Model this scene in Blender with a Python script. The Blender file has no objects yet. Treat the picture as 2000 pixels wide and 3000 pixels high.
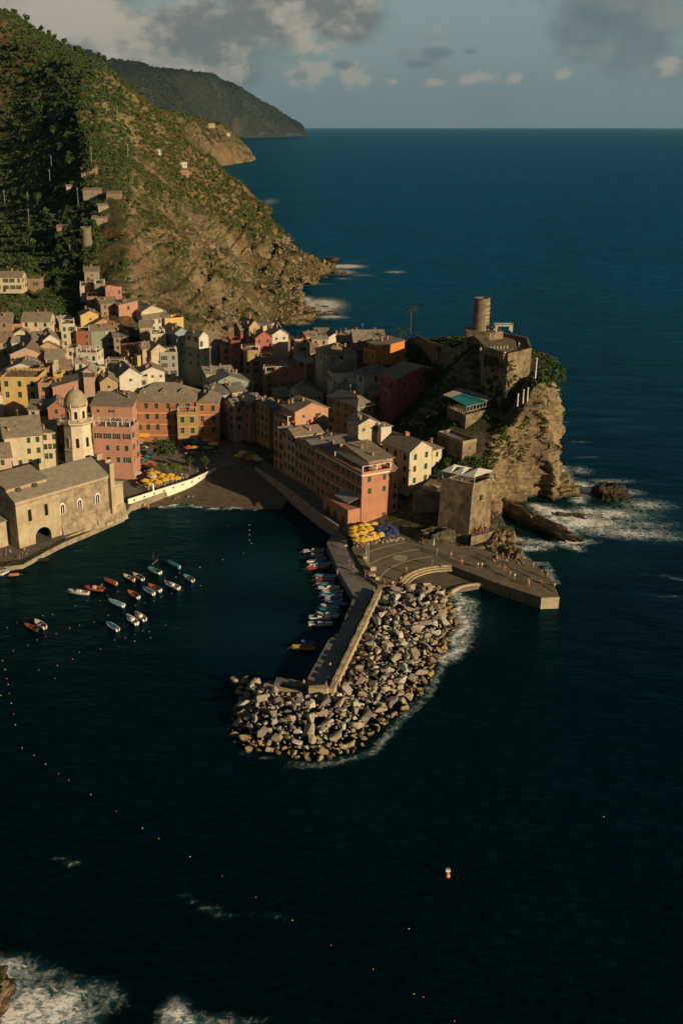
import bpy, bmesh, math, random
import numpy as np
from mathutils import Vector, Matrix, noise as mn
R=math.radians
rnd=random.Random(7)
S=bpy.context.scene
COL=S.collection
# ---------------------------------------------------------------- camera model (2000x3000 photograph, cropped off centre)
F=3000.;CX=850.;CY=1500.;PIT=math.atan(1130/F);CH=110.
KK={0:(0,0,1.2755),1:(0,0,.6378),2:(0,700,.3189),3:(400,850,.3189),4:(0,1150,.3189),5:(350,1000,.28699),6:(750,1100,.35077),7:(1100,800,.38265),8:(1150,1200,.38265),9:(950,1450,.3189),10:(650,1700,.5102),11:(150,1550,.3189),12:(800,1550,.19133),13:(400,850,.28699),14:(800,900,.28699),15:(0,1850,.6378),16:(1000,1850,.6378),17:(1000,0,.6378),18:(0,1450,.21259),19:(360,1380,.19133),20:(820,640,.27423)}
_c,_s=math.cos(PIT),math.sin(PIT)
def px(k,x,y): o=KK[k];return(o[0]+x*o[2],o[1]+y*o[2])
def ray(x,y):
    a=(x-CX)/F;b=(CY-y)/F
    return(a,_c+b*_s,-_s+b*_c)
def at(k,x,y,z=0.):
    r=ray(*px(k,x,y));t=(z-CH)/r[2];return Vector((r[0]*t,r[1]*t,z))
def atY(k,x,y,Y):
    r=ray(*px(k,x,y));t=Y/r[1];return Vector((r[0]*t,Y,CH+r[2]*t))
def width_to(k,B,yaw,cx):
    """metres from B along yaw until the picture column cx"""
    u=(KK[k][0]+cx*KK[k][2]-CX)/F
    dx,dy=math.cos(yaw),math.sin(yaw); dz=B.z-CH
    # X/(Y c - dz s)=u
    return (u*(B.y*_c-dz*_s)-B.x)/(dx-u*dy*_c)
# ---------------------------------------------------------------- camera, sun, sky
cd=bpy.data.cameras.new('camera');cam=bpy.data.objects.new('camera',cd);COL.objects.link(cam);S.camera=cam
cam.location=(0,0,CH);cam.rotation_euler=(math.pi/2-PIT,0,0)
cd.sensor_fit='AUTO';cd.sensor_width=36;cd.lens=36*F/3000;cd.shift_x=(1000-CX)/3000;cd.clip_start=1;cd.clip_end=400000
S.view_settings.view_transform='Standard';S.view_settings.look='None';S.view_settings.gamma=1
S.view_settings.exposure=EXPO=.45
S.render.resolution_x=682;S.render.resolution_y=1024
SE=R(15.);SAZ=math.atan2(-.66,.75)   # direction towards the sun in XY
sd=Vector((math.cos(SE)*math.cos(SAZ),math.cos(SE)*math.sin(SAZ),math.sin(SE)))
ld=bpy.data.lights.new('sun','SUN');lo=bpy.data.objects.new('sun',ld);COL.objects.link(lo)
ld.energy=4.6;ld.angle=R(.5);ld.color=(1,.765,.48);lo.rotation_euler=sd.to_track_quat('Z','Y').to_euler();lo.location=(200,-200,200)

class NG:
    def __init__(s,tree): s.t=tree;s.n=tree.nodes;s.l=tree.links
    def add(s,ty,**kw):
        n=s.n.new(ty)
        for k,v in kw.items(): setattr(n,k,v)
        return n
    def put(s,sock,v):
        if isinstance(v,bpy.types.NodeSocket): s.l.new(v,sock)
        elif v is not None: sock.default_value=v
    def m(s,op,a,b=None,c=None,clamp=False):
        n=s.add('ShaderNodeMath',operation=op,use_clamp=clamp)
        for i,v in enumerate((a,b,c)):
            if v is not None: s.put(n.inputs[i],v)
        return n.outputs[0]
    def ss(s,x,a,b):
        n=s.add('ShaderNodeMapRange',interpolation_type='SMOOTHSTEP')
        s.put(n.inputs[0],x);n.inputs[1].default_value=a;n.inputs[2].default_value=b
        return n.outputs[0]
    def mix(s,f,a,b,blend='MIX'):
        n=s.add('ShaderNodeMix',data_type='RGBA',blend_type=blend)
        s.put(n.inputs[0],f);
        for i,v in ((6,a),(7,b)):
            if isinstance(v,(tuple,list)) and len(v)==3: v=tuple(v)+(1,)
            s.put(n.inputs[i],v)
        return n.outputs[2]
    def noise(s,vec,scale,detail=4,rough=.55,out=0,dist=0):
        n=s.add('ShaderNodeTexNoise');s.put(n.inputs['Vector'],vec);n.inputs['Scale'].default_value=scale
        n.inputs['Detail'].default_value=detail;n.inputs['Roughness'].default_value=rough;n.inputs['Distortion'].default_value=dist
        return n.outputs[out]
    def mapping(s,vec,scale=(1,1,1),rot=(0,0,0)):
        n=s.add('ShaderNodeMapping');s.put(n.inputs[0],vec);n.inputs['Scale'].default_value=scale;n.inputs['Rotation'].default_value=rot
        return n.outputs[0]
    def ramp(s,f,stops):
        n=s.add('ShaderNodeValToRGB');e=n.color_ramp.elements
        e[0].position=stops[0][0];e[0].color=tuple(stops[0][1])+(1,)
        e[1].position=stops[-1][0];e[1].color=tuple(stops[-1][1])+(1,)
        for p,c in stops[1:-1]:
            q=e.new(p);q.color=tuple(c)+(1,)
        s.put(n.inputs[0],f);return n.outputs[0]
    def bump(s,h,st=.5,dist=1,nrm=None):
        n=s.add('ShaderNodeBump');n.inputs['Strength'].default_value=st;n.inputs['Distance'].default_value=dist
        s.put(n.inputs['Height'],h)
        if nrm is not None:s.put(n.inputs['Normal'],nrm)
        return n.outputs[0]
# world
W=bpy.data.worlds.new('World');S.world=W;W.use_nodes=True
g=NG(W.node_tree);g.n.clear()
sky=g.add('ShaderNodeTexSky',sky_type='NISHITA',sun_disc=False)
sky.sun_elevation=SE;sky.sun_rotation=math.atan2(sd.x,sd.y);sky.air_density=1.2;sky.dust_density=2.5;sky.ozone_density=1.5
geo=g.add('ShaderNodeTexCoord');dirv=geo.outputs['Generated']
sep=g.add('ShaderNodeSeparateXYZ');g.put(sep.inputs[0],dirv)
dx,dy,dz=sep.outputs
az=g.m('ARCTAN2',dx,dy);el=g.m('ARCSINE',dz)
comb=g.add('ShaderNodeCombineXYZ');g.put(comb.inputs[0],az);g.put(comb.inputs[1],g.m('MULTIPLY',el,1.5));
v2=comb.outputs[0]
wob=g.noise(v2,9,5,.6);wob2=g.noise(v2,28,5,.6);big=g.noise(v2,3.2,6,.6)
wsum=g.m('ADD',g.m('MULTIPLY',g.m('SUBTRACT',wob,.5),1.5),g.m('MULTIPLY',g.m('SUBTRACT',wob2,.5),.9))
def pxdir(x,y):   # display px of the full view -> azimuth, elevation
    r=Vector(ray(x*1.2755,y*1.2755)).normalized();return math.atan2(r.x,r.y),math.asin(r.z)
def blob(x,y,rx,ry):
    a,e=pxdir(x,y);k=1.2755/F
    u=g.m('DIVIDE',g.m('SUBTRACT',az,a),rx*k);v=g.m('DIVIDE',g.m('SUBTRACT',el,e),ry*k)
    d=g.m('ADD',g.m('MULTIPLY',u,u),g.m('MULTIPLY',v,v))
    return g.m('SUBTRACT',1,g.m('SQRT',d))
def union(bs):
    o=bs[0]
    for b in bs[1:]:o=g.m('MAXIMUM',o,b)
    return o
# heavy cumulus (top left, top right), elsewhere noise
heavy=union([blob(*b) for b in [(150,60,330,190),(420,90,300,130),(620,40,190,90),(780,30,150,75),(330,190,260,80),(540,170,90,60),(1450,30,190,90),(1430,120,140,60),(-150,60,300,250),(1540,160,60,35)]])
heavy=g.m('MAXIMUM',heavy,g.m('MULTIPLY',g.m('SUBTRACT',big,.62),g.ss(el,R(9),R(16))))
dens=g.ss(g.m('ADD',heavy,wsum),-.05,.6)
small=union([blob(*b) for b in [(720,165,60,34),(700,175,50,30),(815,178,48,30),(905,188,20,12),(997,187,26,12),(1075,183,34,14),(1110,178,45,16),(1180,183,18,14),(1293,170,24,20),(545,175,40,30),(1535,150,40,22),(720,110,50,25)]])
wob3=g.noise(v2,70,4,.6)
ds=g.ss(g.m('ADD',small,g.m('ADD',g.m('MULTIPLY',g.m('SUBTRACT',wob3,.5),2.2),g.m('MULTIPLY',g.m('SUBTRACT',wob2,.5),1.6))),.05,.75)
dark=union([blob(*b) for b in [(1010,122,45,17),(955,148,30,10),(1078,118,22,10),(690,175,25,14),(1350,60,110,50),(790,150,30,12)]])
dd=g.ss(g.m('ADD',dark,g.m('MULTIPLY',wsum,.8)),0.0,.7)
sh=g.m('ADD',g.m('MULTIPLY',g.noise(g.mapping(v2,(1,1,1)),13,6,.65),1.),g.m('MULTIPLY',g.m('SUBTRACT',big,.5),.6))
shf=g.ss(sh,.39,.62)
skc=g.mix(.7,sky.outputs[0],(2.0,2.75,3.0))
skc=g.mix(g.ss(el,R(.0),R(5.5)),g.mix(.35,skc,(2.3,2.35,2.25)),skc)
ccol=g.mix(shf,(1.5,1.42,1.3),(4.7,3.85,3.0))
right=g.ss(az,R(8),R(13))
ccol=g.mix(g.m('MULTIPLY',right,.75),ccol,(1.35,1.55,1.65))
o1=g.mix(g.m('MULTIPLY',dens,.88),skc,ccol)
o1=g.mix(g.m('MULTIPLY',ds,.85),o1,(4.3,3.5,2.8))
o1=g.mix(g.m('MULTIPLY',dd,.6),o1,(1.1,1.35,1.5))
o1=g.mix(g.m('MULTIPLY',g.ss(el,R(8.5),R(16)),.84),o1,(.25,.32,.4))  # unseen sky overhead darkened on purpose to lower the ambient light
o1=g.mix(g.m('MULTIPLY',g.ss(dy,.45,-.2),.5),o1,(.3,.34,.4))  # sky behind the camera dimmed too, to deepen the shade
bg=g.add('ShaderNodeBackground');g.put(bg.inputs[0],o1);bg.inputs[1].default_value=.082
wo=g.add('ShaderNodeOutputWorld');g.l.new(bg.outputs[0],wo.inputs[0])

# ---------------------------------------------------------------- materials
MC={}
def newmat(name):
    m=bpy.data.materials.new(name);m.use_nodes=True;q=NG(m.node_tree)
    return m,q,m.node_tree.nodes['Principled BSDF']
def pos(q): return q.add('ShaderNodeNewGeometry').outputs['Position']
def mat(name,c,c2=None,sc=.6,rough=.85,bump=.0,bs=3,var=.0,metal=0,spec=.3,streak=0,obj=False):
    """diffuse procedural surface: two tones by noise, per-object tone shift, bump, vertical streaks"""
    if name in MC:return MC[name]
    m,q,b=newmat(name)
    v=q.add('ShaderNodeTexCoord').outputs['Object'] if obj else pos(q)
    c2=c2 or tuple(x*.72 for x in c)
    n1=q.noise(v,sc,5,.6);col=q.mix(q.ss(n1,.35,.68),c,c2)
    if streak:
        n2=q.noise(q.mapping(v,(1.6,1.6,.12)),1.2,4,.6)
        col=q.mix(q.m('MULTIPLY',q.ss(n2,.52,.75),streak),col,tuple(x*.45 for x in c))
    n3=q.noise(v,sc*9,3,.6);col=q.mix(q.m('MULTIPLY',q.ss(n3,.4,.75),.28),col,tuple(x*.6 for x in c))
    if var:
        oi=q.add('ShaderNodeObjectInfo').outputs['Random'];hs=q.add('ShaderNodeHueSaturation')
        q.put(hs.inputs['Color'],col);q.put(hs.inputs['Value'],q.m('ADD',1-var/2,q.m('MULTIPLY',oi,var)));col=hs.outputs[0]
    q.put(b.inputs['Base Color'],col);b.inputs['Roughness'].default_value=rough;b.inputs['Metallic'].default_value=metal
    b.inputs['Specular IOR Level'].default_value=spec
    if bump: q.put(b.inputs['Normal'],q.bump(q.noise(v,bs,6,.65),bump,.3))
    MC[name]=m;return m
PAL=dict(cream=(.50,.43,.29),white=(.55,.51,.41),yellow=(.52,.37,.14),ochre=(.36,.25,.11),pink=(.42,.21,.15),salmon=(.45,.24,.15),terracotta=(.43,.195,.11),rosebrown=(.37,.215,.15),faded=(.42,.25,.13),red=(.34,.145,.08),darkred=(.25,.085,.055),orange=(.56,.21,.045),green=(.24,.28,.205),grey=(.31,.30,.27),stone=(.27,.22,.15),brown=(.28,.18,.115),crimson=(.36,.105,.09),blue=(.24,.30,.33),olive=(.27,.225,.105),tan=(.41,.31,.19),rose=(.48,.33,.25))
def jointed(name,c,bw,bh,rot=0.,c2=None):
    m=mat(name,c,c2,.3,.9,.25,5);q=NG(m.node_tree);b=m.node_tree.nodes['Principled BSDF'];src=b.inputs['Base Color'].links[0].from_socket
    br=q.add('ShaderNodeTexBrick');q.put(br.inputs['Vector'],q.mapping(pos(q),(1,1,0),(0,0,rot)));br.inputs['Scale'].default_value=1;br.inputs['Brick Width'].default_value=bw;br.inputs['Row Height'].default_value=bh;br.inputs['Mortar Size'].default_value=.05;br.inputs['Mortar Smooth'].default_value=.3
    br.inputs['Color1'].default_value=(1,1,1,1);br.inputs['Color2'].default_value=(.8,.79,.77,1);br.inputs['Mortar'].default_value=(.5,.48,.45,1)
    q.put(b.inputs['Base Color'],q.mix(1.,src,br.outputs[0],'MULTIPLY'));return m
def wallmat(c): return mat('plaster_'+c,PAL[c],tuple(x*.8+.015 for x in PAL[c]),.35,.9,.25,5,.12,streak=.55)
def roofmat(kind):
    nm='roof_'+kind
    if nm in MC:return MC[nm]
    c={'slate':(.20,.165,.12),'grey':(.15,.145,.13),'red':(.24,.075,.045),'light':(.30,.27,.22),'brown':(.21,.14,.09)}[kind]
    m,q,b=newmat(nm);v=pos(q)
    n1=q.noise(v,.5,6,.65);col=q.mix(q.ss(n1,.35,.65),c,tuple(x*.6 for x in c))
    vo=q.add('ShaderNodeTexVoronoi');q.put(vo.inputs['Vector'],v);vo.inputs['Scale'].default_value=2.6
    sp=q.add('ShaderNodeSeparateColor');q.put(sp.inputs[0],vo.outputs['Color'])
    col=q.mix(q.m('MULTIPLY',sp.outputs[0],.55),col,tuple(x*1.5 for x in c))
    col=q.mix(q.m('MULTIPLY',q.ss(q.noise(v,1.1,4,.7),.55,.7),.5),col,(.16,.14,.07))
    q.put(b.inputs['Base Color'],col);b.inputs['Roughness'].default_value=.9
    q.put(b.inputs['Normal'],q.bump(vo.outputs['Distance'],.5,.12))
    MC[nm]=m;return m
M_shut=mat('shutter_green',(.025,.06,.04),(.018,.045,.03),2,.6,var=.5)
M_shutb=mat('shutter_brown',(.09,.05,.03),None,2,.6,var=.4)
M_shuto=mat('shutter_orange',(.5,.17,.03),None,2,.6)
M_glass=mat('window_glass',(.012,.014,.015),(.02,.02,.02),2,.15,spec=.6)
M_frame=mat('window_frame',(.5,.45,.36),None,2,.7)
M_stone=mat('old_stone',(.30,.25,.17),(.17,.14,.095),.5,.95,.8,2.5)
M_conc=mat('concrete',(.27,.25,.21),(.18,.17,.145),.25,.9,.3,4)
M_metal=mat('painted_metal',(.45,.45,.43),None,2,.5)
M_dkmetal=mat('dark_metal',(.06,.06,.06),None,2,.5)
M_wood=mat('wood',(.16,.10,.05),(.09,.055,.03),3,.8)
M_clay=mat('clay_chimney',(.36,.20,.12),None,2,.9,.3,6,.4)
M_white=mat('white_paint',(.72,.69,.62),(.58,.54,.47),1.5,.6,.1,6)
# foliage
def leafmat(name,stops,rough=.7):
    m,q,b=newmat(name)
    r=q.add('ShaderNodeNewGeometry').outputs['Random Per Island']
    n=q.noise(pos(q),.09,3,.6)
    f=q.m('ADD',q.m('MULTIPLY',r,.6),q.m('MULTIPLY',q.m('SUBTRACT',n,.3),.9),clamp=True)
    q.put(b.inputs['Base Color'],q.ramp(f,stops));b.inputs['Roughness'].default_value=rough;b.inputs['Specular IOR Level'].default_value=.15
    MC[name]=m;return m
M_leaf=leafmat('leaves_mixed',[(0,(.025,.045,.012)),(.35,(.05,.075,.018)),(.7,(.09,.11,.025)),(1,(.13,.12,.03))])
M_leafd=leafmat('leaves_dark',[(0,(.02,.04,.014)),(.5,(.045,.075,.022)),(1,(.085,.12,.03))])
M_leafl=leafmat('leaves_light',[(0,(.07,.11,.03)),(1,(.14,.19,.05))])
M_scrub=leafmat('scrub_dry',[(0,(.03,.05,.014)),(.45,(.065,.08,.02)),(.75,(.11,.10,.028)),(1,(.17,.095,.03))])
M_bark=mat('bark',(.10,.075,.05),None,2,.95,.5,6)
# ---------------------------------------------------------------- mesh helpers
def link(o,parent=None):
    COL.objects.link(o)
    if parent is not None:o.parent=parent
    return o
def tag(o,label=None,cat=None,group=None,kind=None):
    if label:o['label']=label
    if cat:o['category']=cat
    if group:o['group']=group
    if kind:o['kind']=kind
    return o
def empty(name,loc,rz=0,label=None,cat=None,group=None):
    o=bpy.data.objects.new(name,None);o.location=loc;o.rotation_euler=(0,0,rz);o.empty_display_size=.3
    link(o);return tag(o,label,cat,group)
class MB:
    """collects polygons"""
    def __init__(s): s.v=[];s.f=[]
    def poly(s,vs,fs):
        b=len(s.v);s.v+= [tuple(p) for p in vs];s.f+=[tuple(b+i for i in f) for f in fs];return s
    def box(s,x0,x1,y0,y1,z0,z1,m=None):
        vs=[Vector(p) for p in ((x0,y0,z0),(x1,y0,z0),(x1,y1,z0),(x0,y1,z0),(x0,y0,z1),(x1,y0,z1),(x1,y1,z1),(x0,y1,z1))]
        if m is not None: vs=[m@p for p in vs]
        return s.poly(vs,((0,3,2,1),(4,5,6,7),(0,1,5,4),(1,2,6,5),(2,3,7,6),(3,0,4,7)))
    def prism(s,pts,z0,z1):
        """vertical prism over CCW polygon"""
        n=len(pts);vs=[(p[0],p[1],z0) for p in pts]+[(p[0],p[1],z1) for p in pts]
        fs=[tuple(range(n-1,-1,-1)),tuple(range(n,2*n))]+[(i,(i+1)%n,n+(i+1)%n,n+i) for i in range(n)]
        return s.poly(vs,fs)
    def tube(s,path,rad,n=6,cap=True):
        path=[Vector(p) for p in path]
        if not isinstance(rad,(list,tuple)):rad=[rad]*len(path)
        b=len(s.v);fs=[]
        for i,p in enumerate(path):
            d=(path[min(i+1,len(path)-1)]-path[max(i-1,0)]).normalized()
            a=d.orthogonal().normalized() if abs(d.z)<.9 else Vector((1,0,0))
            a=(a-d*a.dot(d)).normalized();c=d.cross(a)
            for k in range(n):
                t=2*math.pi*k/n;s.v.append(tuple(p+(a*math.cos(t)+c*math.sin(t))*rad[i]))
        for i in range(len(path)-1):
            for k in range(n):
                s.f.append((b+i*n+k,b+i*n+(k+1)%n,b+(i+1)*n+(k+1)%n,b+(i+1)*n+k))
        if cap:
            s.f.append(tuple(b+k for k in range(n-1,-1,-1)));e=b+(len(path)-1)*n;s.f.append(tuple(e+k for k in range(n)))
        return s
    def lathe(s,prof,n=24,x=0,y=0):
        """prof list (r,z) bottom to top"""
        b=len(s.v)
        for r,z in prof:
            for k in range(n):
                t=2*math.pi*k/n;s.v.append((x+r*math.cos(t),y+r*math.sin(t),z))
        for i in range(len(prof)-1):
            for k in range(n): s.f.append((b+i*n+k,b+i*n+(k+1)%n,b+(i+1)*n+(k+1)%n,b+(i+1)*n+k))
        s.f.append(tuple(b+k for k in range(n-1,-1,-1)));e=b+(len(prof)-1)*n;s.f.append(tuple(e+k for k in range(n)))
        return s
    def mesh(s,name,mats):
        me=bpy.data.meshes.new(name);me.from_pydata(s.v,[],s.f)
        for m in (mats if isinstance(mats,(list,tuple)) else [mats]):me.materials.append(m)
        me.update();return me
    def build(s,name,mats,parent=None,loc=(0,0,0),rz=0,smooth=False):
        me=s.mesh(name,mats)
        if smooth: me.shade_smooth()
        o=bpy.data.objects.new(name,me);o.location=loc;o.rotation_euler=(0,0,rz);return link(o,parent)
def inst(name,me,parent=None,loc=(0,0,0),rz=0,sc=None):
    o=bpy.data.objects.new(name,me);o.location=loc;o.rotation_euler=(0,0,rz)
    if sc is not None:o.scale=sc if isinstance(sc,(tuple,list)) else (sc,)*3
    return link(o,parent)
def npmesh(name,V,Fc,mats,smooth=False):
    """V (n,3), Fc (m,k) uniform polygons"""
    V=np.asarray(V,dtype=np.float32);Fc=np.asarray(Fc,dtype=np.int32);k=Fc.shape[1];m=len(Fc)
    me=bpy.data.meshes.new(name);me.vertices.add(len(V));me.vertices.foreach_set('co',V.ravel())
    me.loops.add(m*k);me.loops.foreach_set('vertex_index',Fc.ravel())
    me.polygons.add(m);me.polygons.foreach_set('loop_start',np.arange(0,m*k,k,dtype=np.int32))
    me.update(calc_edges=True)
    for q in (mats if isinstance(mats,(list,tuple)) else [mats]):me.materials.append(q)
    if smooth:me.shade_smooth()
    return me
def copy_tree(o,parent=None,loc=None,rz=None,sc=None,label=None):
    c=o.copy();COL.objects.link(c)
    if parent is not None:c.parent=parent
    if loc is not None:c.location=loc
    if rz is not None:c.rotation_euler=(0,0,rz)
    if sc is not None:c.scale=(sc,)*3
    if label:c['label']=label
    for ch in [x for x in KIDS.get(o.name,())]: copy_tree(ch,c)
    return c
KIDS={}
def index_kids():
    KIDS.clear()
    for o in bpy.data.objects:
        if o.parent is not None:KIDS.setdefault(o.parent.name,[]).append(o)
npr=np.random.RandomState(5)
def leafcloud(lobes,n,size,rs,flat=.0):
    """n leaf triangles spread through ellipsoid lobes [(x,y,z,rx,ry,rz)]"""
    V=[];w=np.array([l[3]*l[4]*l[5] for l in lobes])**.67;w/=w.sum()
    idx=rs.choice(len(lobes),n,p=w);L=np.array(lobes)[idx]
    d=rs.normal(size=(n,3));d/=np.linalg.norm(d,axis=1)[:,None]
    rr=rs.uniform(.55,1.08,n)[:,None]
    c=L[:,:3]+d*rr*L[:,3:]
    a=rs.normal(size=(n,3));a/=np.linalg.norm(a,axis=1)[:,None]
    b=np.cross(a,d+rs.normal(size=(n,3))*.5);b/=np.linalg.norm(b,axis=1)[:,None]+1e-6
    s=size*rs.uniform(.6,1.4,n)[:,None]
    P=np.stack([c-a*s*.6-b*s*.4,c+a*s*.6-b*s*.4,c+b*s*.75],axis=1)
    return P.reshape(-1,3),np.arange(3*n).reshape(-1,3)
# ================================================================ terrain
GP=[(-95,240,1.6),(-72,256,1.6),(-52,286,1.6),(-95,272,5),(-112,300,9),(-80,312,6),(-60,308,4),(-45,305,3),(-35,330,3),(-24,332,3),(-40,352,3.5),(-26,353,3.5),(-17,330,3),(-11,324,3),(-1,304,3),(9,280,3),(14,270,3),(20,270,3),(30,266,3.2),(40,262,3),(55,258,3),(-20,360,4),(-20,400,6),(-25,440,8),(-40,470,11),(-100,350,9),(-130,330,13),(-110,400,10),(-150,400,15),(-80,400,7),(-70,450,9),(-100,450,11),(-140,470,21),(-180,450,28),(-72,500,20),(-110,520,25),(-160,520,38),(-200,560,60),(-23,474,12),(-50,500,19),(-8,540,6),(-30,565,1),(-60,600,2),(-25,605,1),(0,490,10),(15,450,12),(35,420,16),(52,400,32),(0,340,6),(20,310,6),(10,380,13),(25,350,11),(35,318,12),(40,300,14),(45,284,12),(30,290,7),(35,340,14),(43,345,20),(57,378,34),(30,370,16),(54,334,37),(42,365,21),(50,352,26),(38,388,23),(60,325,45),(50,306,24),(58,306,25),(65,300,25),(60,313,26.5),(56,318,29),(67,306,27),(76,304,37),(75,331,44),(84,330,38),(84,350,36),(72,365,38),(63,390,34),(-220,380,45),(-240,300,40),(-160,260,14),(-200,240,20)]
_P=np.array([(a,b) for a,b,_ in GP],float);_Z=np.array([z for *_,z in GP],float)
def _ker(d): return d
_A=np.zeros((len(_P)+3,len(_P)+3));_D=np.linalg.norm(_P[:,None]-_P[None],axis=2)
_A[:-3,:-3]=_ker(_D);_A[:-3,-3]=1;_A[:-3,-2:]=_P;_A[-3,:-3]=1;_A[-2:,:-3]=_P.T
_Wt=np.linalg.solve(_A,np.concatenate([_Z,[0,0,0]]))
def G(x,y):
    d=np.hypot(_P[:,0]-x,_P[:,1]-y);return float(_ker(d)@_Wt[:-3]+_Wt[-3]+x*_Wt[-2]+y*_Wt[-1])
def interp(poly,step):
    out=[]
    for a,b in zip(poly[:-1],poly[1:]):
        a=np.array(a,float);b=np.array(b,float);n=max(1,int(round(np.linalg.norm(b-a)/step)))
        for i in range(n):out.append(a+(b-a)*i/n)
    out.append(np.array(poly[-1],float));return out
# rock / earth material shared by cliffs and slopes: strata, cracks, moss
def rockmat(name,base,dark,green,gamt=.35,strata=1,scl=1.,red=None,rot=.35):
    m,q,b=newmat(name);v=pos(q)
    st=q.noise(q.mapping(v,(.10*scl,.10*scl,.75*scl),(rot,.25,.3)),1.,7,.7)
    n1=q.noise(v,.09*scl,8,.65);n2=q.noise(v,.7*scl,6,.7);n3=q.noise(q.mapping(v,(.5,.5,.13),(0,0,.5)),.35*scl,7,.65,dist=.6)
    col=q.mix(q.ss(st,.38,.66),base,dark)
    col=q.mix(q.m('MULTIPLY',q.ss(n2,.42,.7),.7),col,tuple(x*.45 for x in dark))
    col=q.mix(q.m('MULTIPLY',q.ss(n3,.5,.68),.6),col,tuple(min(1,x*1.25) for x in base))
    if red: col=q.mix(q.m('MULTIPLY',q.ss(q.noise(v,.035*scl,6,.7),.5,.64),.75),col,red)
    sep=q.add('ShaderNodeSeparateXYZ');g_=q.add('ShaderNodeNewGeometry');q.put(sep.inputs[0],g_.outputs['True Normal'])
    gm=q.m('ADD',q.m('MULTIPLY',sep.outputs[2],.55),q.m('SUBTRACT',n1,.5+.5-gamt))
    gm=q.m('ADD',gm,q.m('MULTIPLY',q.m('SUBTRACT',n2,.5),.7))
    col=q.mix(q.ss(gm,.08,.32),col,green)
    sz=q.add('ShaderNodeSeparateXYZ');q.put(sz.inputs[0],v)
    wet=q.m('ADD',sz.outputs[2],q.m('MULTIPLY',q.m('SUBTRACT',n2,.5),3))
    col=q.mix(q.ss(wet,1.6,.3),col,(.035,.03,.02))
    q.put(b.inputs['Base Color'],col);b.inputs['Roughness'].default_value=.92;b.inputs['Specular IOR Level'].default_value=.2
    h=q.m('ADD',q.m('ADD',n3,q.m('MULTIPLY',st,1.0)),q.m('MULTIPLY',n2,.6))
    q.put(b.inputs['Normal'],q.bump(h,.9,1.3/scl))
    MC[name]=m;return m
M_cliff=rockmat('cliff_rock',(.30,.225,.13),(.13,.095,.055),(.06,.065,.02),.2)
M_soil=rockmat('garden_earth',(.16,.13,.085),(.08,.065,.04),(.035,.042,.018),.22)
M_hill=rockmat('hill_rock',(.24,.175,.095),(.12,.088,.048),(.06,.062,.02),.30,scl=.45,red=(.19,.085,.03))
M_far=rockmat('far_hill_scrub',(.05,.052,.042),(.028,.034,.024),(.02,.028,.018),.55,scl=.05,red=(.10,.075,.05))
# ---- land polygon: harbour side, then cliff rim (x,y,ztop, xbase,ybase)
HB=[(-200,180),(-150,205),(-100,228),(-77,247),(-70.9,249.4),(-63.8,263),(-49.4,284),(-48.6,292.5),(-31.4,312.5),(-24.6,324),(-16.6,329.3),(-11.4,323.7),(-1.3,304.4),(8.9,280.1),(13.8,270.1),(16,263),(30,262),(45,257.5)]
RIM=[(45,257.5,3,45,256),(50,256.5,3.5,50.5,255),(57,258,4,59,254),(60.5,266,5,64,264),(60,274,6,63,275),(57.5,281,9,60.5,283),(57.5,290,17,63,291),(61,297,23.5,69.5,299.5),(67,298.3,25.5,76,300),(70,299.6,30,76,299),(73,301,36.5,80.5,297.5),(76.5,305,38,85.5,300.5),(80,318,38.5,87,316),(81.5,332,38.5,88,336),(79,350,38,84,358),(72,367,38,80,385),(63,392,34,70,408),(50,416,28,54,428),(32,442,17,36,452),(12,482,11,15,490),(-2,530,9,2,540),(-8,580,7,-3,596),(-25,605,2,-18,640)]
rimz={}
poly=[(a,b) for a,b in HB[:-1]]+[(r[0],r[1]) for r in RIM]+[(-60,640),(-200,640),(-280,540),(-300,300),(-260,190)]
bd=[p for p in interp(poly+[poly[0]],3.)][:-1]
RR=interp(RIM,.8);RA=np.array(RR)
def rimtop(x,y):
    d=np.hypot(RA[:,0]-x,RA[:,1]-y);i=int(d.argmin());return d[i],RA[i,2]
def Gz(x,y):
    z=G(x,y)
    d,t=rimtop(x,y)
    if d<9: w=1-d/9;z=z*(1-w)+t*w
    return z
from mathutils.geometry import delaunay_2d_cdt
def inside(x,y,P):
    c=False;j=len(P)-1
    for i in range(len(P)):
        if (P[i][1]>y)!=(P[j][1]>y) and x<(P[j][0]-P[i][0])*(y-P[i][1])/(P[j][1]-P[i][1])+P[i][0]:c=not c
        j=i
    return c
def sheet(name,bdry,step,zf,m,rough=.0,kind='structure',jit=.0):
    P=[(float(p[0]),float(p[1])) for p in bdry];n=len(P)
    xs=[p[0] for p in P];ys=[p[1] for p in P];pts=[Vector(p) for p in P]
    y=min(ys)+step*.5
    while y<max(ys):
        x=min(xs)+step*.5
        while x<max(xs):
            if inside(x,y,P): pts.append(Vector((x+rnd.uniform(-jit,jit),y+rnd.uniform(-jit,jit))))
            x+=step
        y+=step
    r=delaunay_2d_cdt(pts,[],[list(range(n))],1,1e-4)
    V=[]
    for p in r[0]:
        z=zf(p.x,p.y)
        if rough: z+=rough*(mn.fractal(Vector((p.x*.15,p.y*.15,0)),1,2,4))
        V.append((p.x,p.y,z))
    me=bpy.data.meshes.new(name);me.from_pydata(V,[],[f for f in r[2] if len(f)>2]);me.materials.append(m);me.update();me.shade_smooth()
    o=bpy.data.objects.new(name,me);link(o);tag(o,kind=kind);return o
# ground material by height zone is plain earth+paving; upper garden gets scrub objects
def gz_ground(x,y):
    z=Gz(x,y)
    return z
ground=sheet('ground',bd,3.,gz_ground,M_soil,0)
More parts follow.
